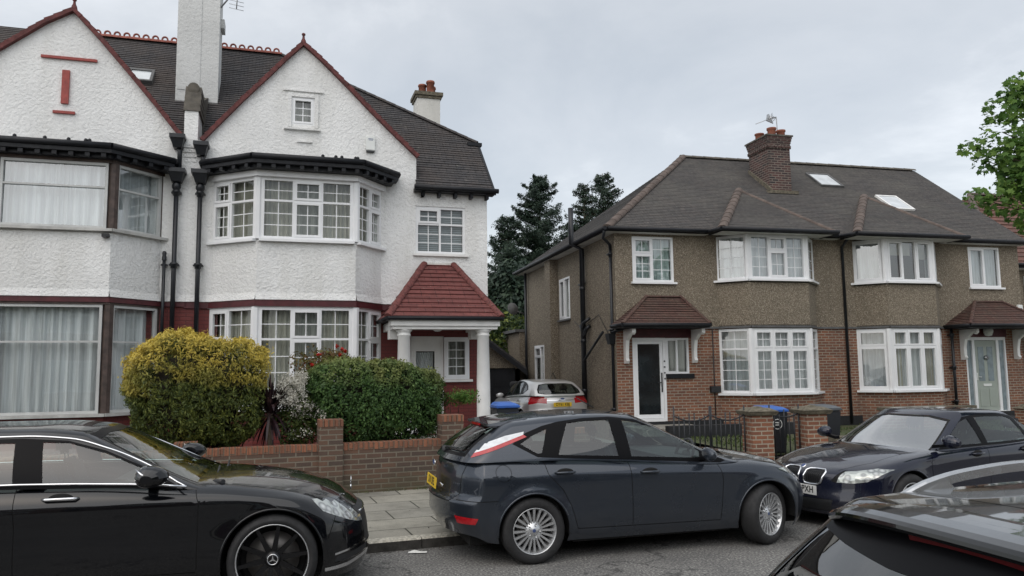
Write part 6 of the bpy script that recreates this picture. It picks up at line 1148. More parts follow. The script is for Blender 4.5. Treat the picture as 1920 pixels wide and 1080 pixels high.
def headlamp_mat():
    m, nt, b = _base('headlamp'); _sv(b, (0.4, 0.42, 0.42), 0.12, 0.5, 1.0); o = _obj(nt); vo = _n(nt, 'ShaderNodeTexVoronoi'); vo.inputs['Scale'].default_value = 11; nt.links.new(o, vo.inputs['Vector'])
    nt.links.new(_ramp(nt, vo.outputs['Distance'], [(0.10, (0.70, 0.72, 0.70)), (0.42, (0.22, 0.23, 0.23)), (0.60, (0.50, 0.53, 0.50))]), b.inputs['Base Color']); _bump(nt, b, vo.outputs['Distance'], 0.5, 0.02); M['headlamp'] = m
headlamp_mat()
M['seat'] = plain('grey_seat_fabric', (0.035, 0.038, 0.040), 0.85, var=0.2, vs=5)
M['cabin'] = plain('cabin_trim', (0.055, 0.058, 0.058), 0.7, var=0.2, vs=3)
M['alloy'] = plain('silver_alloy', (0.62, 0.63, 0.64), 0.3, 0.75, var=0.15, vs=20)
M['alloy_black'] = plain('black_alloy', (0.010, 0.010, 0.011), 0.25, 0.3, var=0.2)
M['brake'] = plain('brake_disc', (0.20, 0.19, 0.18), 0.4, 0.6, var=0.2)
M['satin'] = plain('satin_silver_rail', (0.55, 0.56, 0.57), 0.28, 0.85, var=0.06)
def spl(keys):
    K = np.array(sorted(keys), float); x, y = K[:, 0], K[:, 1]; d = np.diff(y) / np.diff(x); m = np.zeros(len(x)); m[0], m[-1] = d[0], d[-1]
    for i in range(1, len(x) - 1): m[i] = 0 if d[i - 1] * d[i] <= 0 else 2 * d[i - 1] * d[i] / (d[i - 1] + d[i])
    def f(t):
        t = np.clip(np.asarray(t, float), x[0], x[-1]); i = np.clip(np.searchsorted(x, t) - 1, 0, len(x) - 2); h = x[i + 1] - x[i]; s = (t - x[i]) / h
        return (1 + 2 * s) * (1 - s) ** 2 * y[i] + s * (1 - s) ** 2 * h * m[i] + s * s * (3 - 2 * s) * y[i + 1] + s * s * (s - 1) * h * m[i + 1]
    return f
def sst(a, b, x): t = np.clip((x - a) / (b - a), 0, 1); return t * t * (3 - 2 * t)
def boxgrid(nx, ny, nz, half, r):
    """surface of a box open at the bottom, edges rounded with radii r; returns normalised coordinates and quads"""
    hx, hy, hz = half; rx, ry, rz = r
    def ax(n, h, rr, both=True):
        e = max(3, n // 6)
        if both: a = np.linspace(-h, -h + rr, e + 1)[:-1]; b = np.linspace(-h + rr, h - rr, n - 2 * e + 1); c = np.linspace(h - rr, h, e + 1)[1:]; return np.concatenate([a, b, c])
        b = np.linspace(0, h - rr, n - e + 1); c = np.linspace(h - rr, h, e + 1)[1:]; return np.concatenate([b, c])
    X, Y, Z = ax(nx, hx, rx), ax(ny, hy, ry), ax(nz, hz, rz, False); idx = {}; V = []; F = []
    def vid(i, j, k):
        q = (i, j, k)
        if q not in idx: idx[q] = len(V); V.append((X[i], Y[j], Z[k]))
        return idx[q]
    nx, ny, nz = len(X) - 1, len(Y) - 1, len(Z) - 1
    for i in range(nx):
        for j in range(ny): F.append((vid(i, j, nz), vid(i + 1, j, nz), vid(i + 1, j + 1, nz), vid(i, j + 1, nz)))
        for k in range(nz): F.append((vid(i, 0, k), vid(i + 1, 0, k), vid(i + 1, 0, k + 1), vid(i, 0, k + 1))); F.append((vid(i + 1, ny, k), vid(i, ny, k), vid(i, ny, k + 1), vid(i + 1, ny, k + 1)))
    for j in range(ny):
        for k in range(nz): F.append((vid(0, j + 1, k), vid(0, j, k), vid(0, j, k + 1), vid(0, j + 1, k + 1))); F.append((vid(nx, j, k), vid(nx, j + 1, k), vid(nx, j + 1, k + 1), vid(nx, j, k + 1)))
    P = np.array(V); lo = np.array((-hx + rx, -hy + ry, -9)); hi = np.array((hx - rx, hy - ry, hz - rz)); q = np.clip(P, lo, hi); e = (P - q) / np.array(r); L = np.linalg.norm(e, axis=1, keepdims=True); L[L < 1e-9] = 1
    L = np.maximum(L, np.abs(e).max(axis=1, keepdims=True)); mx = np.abs(e).max(axis=1, keepdims=True); e = np.where(mx > 1e-9, e / L * mx, e); P = q + e * np.array(r)
    return P / np.array(half), F
def cutp(bm, poly, axis, tag_, filt, delete=False):
    """cut a polygon, given in the plane seen along an axis, into the faces that filt() accepts, and tag what lies inside"""
    ia = {'y': (0, 2), 'x': (1, 2), 'z': (0, 1)}[axis]; A = Vector({'y': (0, 1, 0), 'x': (1, 0, 0), 'z': (0, 0, 1)}[axis]); xs = [p[0] for p in poly]; ys = [p[1] for p in poly]; bb = (min(xs), max(xs), min(ys), max(ys))
    def fb(f): c = [(v.co[ia[0]], v.co[ia[1]]) for v in f.verts]; return min(q[0] for q in c), max(q[0] for q in c), min(q[1] for q in c), max(q[1] for q in c)
    cand = {}
    for f in bm.faces:
        b = fb(f)
        if b[1] >= bb[0] and b[0] <= bb[1] and b[3] >= bb[2] and b[2] <= bb[3] and filt(f): cand[f] = b
    n = len(poly)
    for i in range(n):
        p, q = poly[i], poly[(i + 1) % n]; s = (min(p[0], q[0]) - 1e-4, max(p[0], q[0]) + 1e-4, min(p[1], q[1]) - 1e-4, max(p[1], q[1]) + 1e-4)
        near = [f for f, b in cand.items() if b[1] >= s[0] and b[0] <= s[1] and b[3] >= s[2] and b[2] <= s[3]]
        if not near: continue
        co = Vector((0, 0, 0)); co[ia[0]], co[ia[1]] = p; d = Vector((0, 0, 0)); d[ia[0]], d[ia[1]] = q[0] - p[0], q[1] - p[1]; no = d.cross(A)
        if no.length < 1e-9: continue
        ed = {e for f in near for e in f.edges}; ve = {v for f in near for v in f.verts}
        res = bmesh.ops.bisect_plane(bm, geom=list(near) + list(ed) + list(ve), dist=1e-5, plane_co=co, plane_no=no.normalized())
        for f in near: cand.pop(f, None)
        for g_ in res['geom']:
            if isinstance(g_, bmesh.types.BMFace) and g_.is_valid: cand[g_] = fb(g_)
    ins = []
    for f in list(cand):
        if not f.is_valid: continue
        c = f.calc_center_median(); x, y = c[ia[0]], c[ia[1]]; w = False
        for i in range(n):
            (x1, y1), (x2, y2) = poly[i], poly[(i + 1) % n]
            if (y1 > y) != (y2 > y) and x < (x2 - x1) * (y - y1) / (y2 - y1) + x1: w = not w
        if w: ins.append(f)
    if delete: bmesh.ops.delete(bm, geom=ins, context='FACES')
    else:
        for f in ins: f.material_index = tag_
    return ins
def line_poly(p, q, w=0.006):
    d = np.array(q, float) - np.array(p, float); d /= np.linalg.norm(d); n = np.array((-d[1], d[0])) * w / 2; return [tuple(np.array(p) - n), tuple(np.array(q) - n), tuple(np.array(q) + n), tuple(np.array(p) + n)]
def circ(cx, cz, r, n=28, a0=0, a1=360): return [(cx + r * math.cos(R(a0 + (a1 - a0) * k / n)), cz + r * math.sin(R(a0 + (a1 - a0) * k / n))) for k in range(n)]
def wheel(t, x, y, rad, w, rimr, style, side, steer=0.0, zoff=0.0):
    M4 = Matrix.Translation((x, y, rad + zoff)) @ Matrix.Rotation(R(steer), 4, 'Z') @ Matrix.Rotation(R(-90 * side), 4, 'X')   # local z points outward on side (+y for side=1)
    g = G(); h = w / 2; rr = rimr
    g.lathe([(rr - 0.01, -h * 0.8), (rr + 0.01, -h), (rad - 0.035, -h), (rad - 0.012, -h * 0.86), (rad, -h * 0.62), (rad, h * 0.62), (rad - 0.012, h * 0.86), (rad - 0.035, h * 0.99), (rr + 0.03, h * 1.02), (rr + 0.008, h * 0.95), (rr - 0.006, h * 0.80)], M4, 56)
    wh = g.build('wheel', 'tyre', t, t)
    g = G(); mats = ['alloy'] if style != 'black' else ['alloy_black', 'alloy']; lip = 1 if style == 'black' else 0
    g.lathe([(rr - 0.002, h * 0.83), (rr + 0.002, h * 0.93), (rr - 0.006, h * 0.93), (rr - 0.009, h * 0.80)], M4, 56, lip); g.lathe([(rr - 0.009, h * 0.80), (rr - 0.016, h * 0.70), (rr - 0.03, h * 0.2), (rr - 0.03, -h * 0.8)], M4, 40, 0)
    def bar(a, r0, r1, w0, w1, z0, z1, th=0.02, m=0):
        P = []
        for zz in (-th, 0):
            for (r_, w_, z_) in ((r0, w0, z0), (r1, w1, z1)):
                for s_ in (-1, 1): P.append(M4 @ Vector((r_ * math.cos(a) - s_ * w_ * math.sin(a), r_ * math.sin(a) + s_ * w_ * math.cos(a), z_ + zz)))
        i = lambda *k: [P[q] for q in k]; g.hexa([P[0], P[1], P[3], P[2], P[4], P[5], P[7], P[6]], m)
    if style == 'multi':
        for k in range(20): bar(2 * math.pi * k / 20, 0.075, rr - 0.010, 0.0075, 0.0125, h * 0.62, h * 0.80, 0.03)
        g.lathe([(0.001, h * 0.66), (0.03, h * 0.66), (0.034, h * 0.62), (0.085, h * 0.60), (0.09, h * 0.3)], M4, 30)
        for k in range(5): a = 2 * math.pi * k / 5; g.lathe([(0.001, h * 0.60), (0.012, h * 0.60), (0.012, h * 0.66)], M4 @ Matrix.Translation((0.057 * math.cos(a), 0.057 * math.sin(a), 0.003)), 8)
    elif style == 'black':
        for k in range(10): bar(2 * math.pi * (k + 0.25) / 10, 0.06, rr - 0.012, 0.024, 0.013, h * 0.45, h * 0.82, 0.03)
        g.lathe([(0.001, h * 0.60), (0.05, h * 0.60), (0.06, h * 0.5), (0.075, h * 0.35)], M4, 30)
    else:
        for k in range(5):
            for dd in (-0.1, 0.1): bar(2 * math.pi * (k + 0.25) / 5 + dd, 0.06, rr - 0.012, 0.018, 0.014, h * 0.5, h * 0.78, 0.03)
        g.lathe([(0.001, h * 0.56), (0.06, h * 0.56), (0.075, h * 0.4)], M4, 24)
    ri = g.build('rim', mats, wh, t)
    g = G(); g.lathe([(0.05, -h * 0.1), (rr * 0.74, -h * 0.1), (rr * 0.74, -h * 0.2)], M4, 36); g.build('brake_disc', 'brake', wh, t)
    g = G(); g.lathe([(0.001, -h * 0.4), (rr - 0.01, -h * 0.4)], M4, 24); g.build('wheel_back', 'gap', wh, t)
    if style == 'black':      # three-pointed star in a ring
        g = G(); z = h * 0.615; g.lathe([(0.037, z), (0.0375, z + 0.003), (0.0445, z + 0.003), (0.045, z)], M4, 30)
        for k in range(3):
            a = R(90 + 120 * k) ; c, s_ = math.cos(a), math.sin(a); g.poly([M4 @ Vector((q[0] * c - q[1] * s_, q[0] * s_ + q[1] * c, z + q[2])) for q in ((0, -0.007, 0.002), (0.041, 0, 0.001), (0, 0.007, 0.002))]); g.poly([M4 @ Vector((q[0] * c - q[1] * s_, q[0] * s_ + q[1] * c, z + q[2])) for q in ((-0.006, 0, 0.002), (0, -0.007, 0.003), (0.0, 0.007, 0.003))])
        g.build('star_emblem', 'chrome', ri, t)
    if style == 'multi': g = G(); g.lathe([(0.001, h * 0.665), (0.017, h * 0.665), (0.019, h * 0.65)], M4, 20); g.build('hub_cap', 'blue_ink', ri, t)
    return wh
def car(name, label, pose, sp, z=0.0, group=None, zoff=0.0):
    """pose: origin x, y and heading of the car frame (x forward, y to its left)"""
    t = T(name, label, 'car', (pose[0], pose[1], pose[2], z), (sp['mid'], 0, 0), group)
    MT = [sp['paint'], 'gloss_black', 'car_glass', 'gap', 'headlamp', 'lamp_red', 'lamp_white', 'chrome', 'dark_plastic', 'dark_glass', 'screen_glass']; PAINT, BLK, GLS, GAP, HL, RED, WHT, CHR, PLA, PRI, SCR = range(11)
    parts = {BLK: ('window_surround', 0.0), GLS: ('window_glass', -0.004), GAP: ('shut_lines', -0.004), HL: ('headlight', 0.002), RED: ('tail_light', 0.003), WHT: ('tail_light_lens', 0.003), CHR: ('chrome_trim', 0.004), PLA: ('grille', -0.006), PRI: ('rear_window', -0.003), SCR: ('windscreen', -0.003)}
    xr, xf = sp['x']; zb, zt, cr, Wd = spl(sp['zb']), spl(sp['zt']), spl(sp['crown']), spl(sp['W']); Sp = spl(sp['S']); ff, fr = spl(sp['front']), spl(sp['rear']); pf, pr_ = sp['plan']; arches = sp['arch']
    half = ((xf - xr) / 2, 0.9, 0.8); V, F = boxgrid(96, 28, 26, half, sp['r'])
    def low(V):
        xi, et, ze = V[:, 0], V[:, 1], V[:, 2]; x = (xr + xf) / 2 + xi * (xf - xr) / 2; z0 = zb(x); z1 = zt(x) + cr(x) * (1 - et ** 2); z = z0 + ze * (z1 - z0)
        wf = np.clip((xi - 0.62) / 0.38, 0, 1) ** 1.7; wr = np.clip((-xi - 0.72) / 0.28, 0, 1) ** 1.7; xx = x + wf * (ff(z) - pf * np.abs(et) ** 2.6) - wr * (fr(z) - pr_ * np.abs(et) ** 2.6)
        y = et * Wd(xx) * Sp(z)
        for ax_, R_ in arches:
            rr = np.sqrt((xx - ax_) ** 2 + (z - sp['wr']) ** 2); y = y + np.sign(et) * (np.abs(et) > 0.7) * sp.get('flare', 0.02) * np.exp(-((rr - R_) / 0.055) ** 2) * (z < 0.8)
        for cz, amp, wdt in sp.get('crease', []): c_ = spl(cz)(xx); y = y - np.sign(et) * (np.abs(et) > 0.6) * amp * sst(0, wdt, z - c_) * 1.0
        return np.stack([xx, y, z], 1)
    P = low(V); bm = bmesh.new(); vs = [bm.verts.new(p) for p in P]
    for f in F: q = bm.faces.new([vs[i] for i in f]); q.smooth = True
    from mathutils.bvhtree import BVHTree
    bm.normal_update(); bvl0 = BVHTree.FromBMesh(bm); sd = lambda f: abs(f.normal.y) > 0.25; fro = lambda f: f.normal.x > 0.15; rea = lambda f: f.normal.x < -0.2; upf = lambda f: f.normal.z > 0.5; FL = {'y': sd, 'xf': fro, 'xr': rea, 'z': upf}
    gx0, gx1 = sp['hole']; cutp(bm, [(gx0, -0.66), (gx1 - 0.15, -0.66), (gx1, -0.3), (gx1, 0.3), (gx1 - 0.15, 0.66), (gx0, 0.66)], 'z', 0, upf, True)
    for ax_, R_ in arches: cutp(bm, circ(ax_, sp['wr'], R_, 40), 'y', 0, sd, True)
    for tg, ax_, poly in sp['cuts']: cutp(bm, poly, ax_[0], tg, FL[ax_])
    # greenhouse
    gs = sp['gh']; hb, ht = spl(gs['zb']), spl(gs['zt']); XR, XF = spl(gs['xr']), spl(gs['xf']); GW = spl(gs['W']); tw = gs['tumble']; half = (1.4, 0.75, 0.45); V2, F2 = boxgrid(64, 24, 22, half, gs['r'])
    xi, et, ze = V2[:, 0], V2[:, 1], V2[:, 2]; x = XR(ze) + (xi + 1) / 2 * (XF(ze) - XR(ze)); x = x - np.clip((xi - 0.4) / 0.6, 0, 1) ** 2 * gs['plan'][0] * np.abs(et) ** 2.2 + np.clip((-xi - 0.4) / 0.6, 0, 1) ** 2 * gs['plan'][1] * np.abs(et) ** 2.2
    z0 = hb(x); z1 = ht(x) + gs['crown'] * (1 - et ** 2) - gs['crown']; zz = z0 + ze * (z1 - z0); y = et * GW(x) * (1 - tw * ze ** 1.35); P2 = np.stack([x, y, zz], 1)
    b2 = bmesh.new(); vs = [b2.verts.new(p) for p in P2]
    for f in F2: q = b2.faces.new([vs[i] for i in f]); q.smooth = True
    from mathutils.bvhtree import BVHTree
    b2.normal_update(); bvh = BVHTree.FromBMesh(b2); bvl = bvl0; sd2 = lambda f: abs(f.normal.y) > 0.45
    FL2 = {'y': sd2, 'xf': lambda f: f.normal.x > 0.2, 'xr': lambda f: f.normal.x < -0.2, 'z': upf}
    for tg, ax_, poly in sp['gcuts']: cutp(b2, poly, ax_[0], tg, FL2[ax_])
    objs = {}
    def emit(bm_, basename):
        for mi in range(len(MT)):
            fs = [f for f in bm_.faces if f.material_index == mi]
            if not fs: continue
            groups = [fs]
            if mi != GAP:      # separate panes and lamps
                left = set(fs); groups = []
                while left:
                    st = [left.pop()]; comp = list(st)
                    while st:
                        f = st.pop()
                        for e in f.edges:
                            for k in e.link_faces:
                                if k in left: left.remove(k); st.append(k); comp.append(k)
                    groups.append(comp)
            for gf in groups:
                if len(gf) < 2 and mi != GAP: continue
                nm, off = (basename, 0) if mi == PAINT else parts[mi]; me = bpy.data.meshes.new(nm); ids = {}; vv = []; ff_ = []
                for f in gf:
                    for v in f.verts:
                        if v not in ids: ids[v] = len(vv); vv.append(v.co + v.normal * off - t.base)
                    ff_.append([ids[v] for v in f.verts])
                me.from_pydata(vv, [], ff_); me.polygons.foreach_set('use_smooth', [True] * len(ff_)); me.materials.append(M[MT[mi]]); me.update(); me.validate(); o = bpy.data.objects.new(nm, me); C.objects.link(o); o.parent = t.e
    bm.normal_update(); b2.normal_update(); emit(bm, 'body'); emit(b2, 'roof'); bm.free(); b2.free()
    def ysurf(x_, z_): return float(Wd(x_) * Sp(z_))
    # arch lips, wheel wells, underside
    g = G(); w = G()
    for ax_, R_ in arches:
        for s_ in (-1, 1):
            pts = []
            for k in range(33):
                a = R(-8 + 196 * k / 32); px, pz = ax_ + R_ * math.cos(a), sp['wr'] + R_ * math.sin(a)
                if pz < float(zb(px)): continue
                pts.append((px, s_ * (ysurf(px, pz) + sp.get('flare', 0.02) * (1 if pz < 0.8 else 0) - 0.006), pz))
            G().tube(pts, 0.010, 6).build('arch_lip', sp['paint'], t, t); pr = [(p[0] , p[2]) for p in pts]
            for a, b in zip(pts, pts[1:]): w.poly([a, b, (b[0], s_ * 0.35, b[2]), (a[0], s_ * 0.35, a[2])])
            w.poly([(p[0], s_ * 0.36, p[2]) for p in pts])
    xm0, xm1 = xr + 0.25, xf - 0.25; w.box(xm0, xm1, -0.62, 0.62, 0.17, 0.30); w.box(min(a for a, _ in arches) + 0.42, max(a for a, _ in arches) - 0.42, -0.80, 0.80, 0.171, 0.26); w.build('underbody', 'gap', t, t)
    # cabin
    g = G(); bl = float(hb(0.5 * (gx0 + gx1))); g.box(gx0, gx1 - 0.05, -0.70, 0.70, 0.28, 0.34); g.box(gx0 - 0.02, gx1 - 0.1, 0.66, 0.70, 0.34, bl - 0.02); g.box(gx0 - 0.02, gx1 - 0.1, -0.70, -0.66, 0.34, bl - 0.02); g.box(gx1 - 0.75, gx1 - 0.08, -0.68, 0.68, 0.55, bl - 0.03); g.box(gx0, gx0 + 0.3, -0.66, 0.66, 0.34, bl - 0.12); g.build('cabin', 'cabin', t, t)
    for sx, sy, fro_ in sp['seats']:
        g = G(); hw = 0.24 if fro_ else 0.62; g.hexa([(sx - 0.12, sy - hw, 0.5), (sx + 0.38, sy - hw, 0.45), (sx + 0.38, sy + hw, 0.45), (sx - 0.12, sy + hw, 0.5), (sx - 0.1, sy - hw, 0.62), (sx + 0.38, sy - hw, 0.60), (sx + 0.38, sy + hw, 0.60), (sx - 0.1, sy + hw, 0.62)]); g.hexa([(sx - 0.16, sy - hw, 0.5), (sx - 0.02, sy - hw, 0.55), (sx - 0.02, sy + hw, 0.55), (sx - 0.16, sy + hw, 0.5), (sx - 0.34, sy - hw * .8, bl + 0.11), (sx - 0.24, sy - hw * .8, bl + 0.12), (sx - 0.24, sy + hw * .8, bl + 0.12), (sx - 0.34, sy + hw * .8, bl + 0.11)]); s = g.build('seat', 'seat', t, t, bevel=0.04)
        for hy in ((sy,) if fro_ else (sy - 0.38, sy + 0.38)):
            g = G(); g.hexa([(sx - 0.38, hy - 0.12, bl + 0.155), (sx - 0.28, hy - 0.12, bl + 0.155), (sx - 0.28, hy + 0.12, bl + 0.155), (sx - 0.38, hy + 0.12, bl + 0.155), (sx - 0.40, hy - 0.10, bl + 0.32), (sx - 0.33, hy - 0.10, bl + 0.32), (sx - 0.33, hy + 0.10, bl + 0.32), (sx - 0.40, hy + 0.10, bl + 0.32)]); g.build('headrest', 'seat', s, t, bevel=0.035)
            g = G(); [g.tube([(sx - 0.31, hy + q, bl + 0.10), (sx - 0.32, hy + q, bl + 0.17)], 0.007, 6) for q in (-0.05, 0.05)]; g.build('headrest_post', 'steel', s, t)
    if sp.get('steer'):
        x_, y_, z_ = sp['steer']; g = G(); mt = Matrix.Translation((x_, y_, z_)) @ Matrix.Rotation(R(-68), 4, 'Y'); g.tube([mt @ Vector((0.185 * math.cos(a), 0.185 * math.sin(a), 0)) for a in np.linspace(0, 2 * math.pi, 29)], 0.016, 8); [g.tube([mt @ Vector((0, 0, -0.02)), mt @ Vector((0.18 * math.cos(R(a)), 0.18 * math.sin(R(a)), 0))], 0.014, 6) for a in (90, 210, 330, -30)]; g.lathe([(0.001, 0.0), (0.06, 0.0), (0.07, -0.04)], mt, 16); g.build('steering_wheel', 'seat', t, t)
    for ax_, R_ in arches:
        for s_ in (-1, 1): wheel(t, ax_, s_ * (sp['track'] ), sp['wr'], sp['ww'], sp['rim'], sp['wstyle'], s_, sp.get('steerang', 0) if ax_ == max(a for a, _ in arches) else 0, zoff)
    ms = sp.get('msc', 1.0)
    for s_ in (-1, 1):       # door mirrors
        mx, mz, my = sp['mirror']; g = G(); n = 10; rings = []
        for k in range(n + 1):
            f = k / n; c = math.sin(math.pi * min(1, max(0, 0.06 + f * 0.90))) ** 0.5; rings.append([( mx + 0.085 * ms * sp.get('msx', 1.0) * c * math.cos(a) * (1 if math.cos(a) > 0 else 0.55) , s_ * (my - 0.10 + 0.22 * f), mz + 0.078 * ms * c * math.sin(a) - 0.02 * f) for a in np.linspace(0, 2 * math.pi, 17)[:-1]])
        for A_, B_ in zip(rings, rings[1:]):
            for i in range(16): g.poly([A_[i], A_[(i + 1) % 16], B_[(i + 1) % 16], B_[i]], 0, True)
        g.poly(rings[0]); g.poly(rings[-1]); mo = g.build('door_mirror', sp['paint'], t, t); g = G(); g.hexa([(mx - 0.03, s_ * (my - 0.22), mz - 0.10), (mx + 0.05, s_ * (my - 0.22), mz - 0.10), (mx + 0.04, s_ * (my - 0.02), mz - 0.065), (mx - 0.02, s_ * (my - 0.02), mz - 0.065), (mx - 0.03, s_ * (my - 0.22), mz - 0.06), (mx + 0.05, s_ * (my - 0.22), mz - 0.06), (mx + 0.04, s_ * (my - 0.02), mz - 0.035), (mx - 0.02, s_ * (my - 0.02), mz - 0.035)]); g.build('mirror_arm', 'gloss_black', mo, t)
        if sp.get('mirror_chrome'): g = G(); g.tube([(mx - 0.07, s_ * (my + 0.075), mz + 0.055), (mx - 0.02, s_ * (my + 0.105), mz + 0.015), (mx + 0.07, s_ * (my + 0.10), mz - 0.02), (mx + 0.12, s_ * (my + 0.06), mz - 0.035)], [0.004, 0.011, 0.008, 0.003], 6); g.build('mirror_indicator', 'chrome', mo, t)
    for hx0, hx1, hz in sp.get('handles', []):
        for s_ in (-1, 1):
            y0 = ysurf((hx0 + hx1) / 2, hz); g = G(); g.tube([(hx0, s_ * (y0 - 0.002), hz), (hx0 + 0.03, s_ * (y0 + 0.028), hz), (hx1 - 0.03, s_ * (y0 + 0.030), hz), (hx1, s_ * (y0 + 0.0), hz)], [0.010, 0.013, 0.013, 0.009], 8); ho = g.build('door_handle', sp.get('handle_mat', sp['paint']), t, t)
            g = G(); g.lathe([(0.001, 0.0), (0.040, 0.0), (0.048, -0.004)], Matrix.Translation(((hx0 + hx1) / 2, s_ * (y0 + 0.002), hz)) @ Matrix.Diagonal((1.9, 1, 0.85, 1)) @ Matrix.Rotation(R(-90 * s_), 4, 'X'), 20); g.build('handle_recess', 'gap', ho, t)
    sp['gs'] = lambda x_, z_: (lambda h: h[0].y if h[0] is not None else 0.7)(bvh.ray_cast(Vector((x_, 2.0, z_)), Vector((0, -1, 0))))
    sp['fs'] = lambda y_, z_: (lambda h: h[0].x if h[0] is not None else xf)(bvl.ray_cast(Vector((xf + 2, y_, z_)), Vector((-1, 0, 0))))
    return t, ysurf, (lambda x_: float(zt(x_) + cr(x_)))
def plate(t, txt, x, z, ang, mat, back, w=0.52, y=0.0, h=0.111, tilt=0, tw=0.072, hw=0.0):
    """number plate facing +x (front) or -x (back)"""
    M4 = Matrix.Translation((x, y, z)) @ Matrix.Rotation(R(-90 if back else 90), 4, 'Z') @ Matrix.Rotation(R(90 + tilt), 4, 'X'); g = G(); hw = w / 2
    g.hexa([M4 @ Vector(p) for p in ((-hw, -h / 2, -0.006), (hw, -h / 2, -0.006), (hw, h / 2, -0.006), (-hw, h / 2, -0.006), (-hw, -h / 2, 0), (hw, -h / 2, 0), (hw, h / 2, 0), (-hw, h / 2, 0))]); p = g.build('number_plate', mat, t, t)
    text_mesh(txt, 0.105, 'plate_lettering', 'ink', p, t, M4 @ Matrix.Translation((0, 0.0, 0.001)), 0.0006, sx=0.86)
def quads_line(pts, w=0.006): return [line_poly(a, b, w) for a, b in zip(pts, pts[1:])]
PAINT, BLK, GLS, GAP, HL, RED, WHT, CHR, PLA, PRI, SCR = range(11)

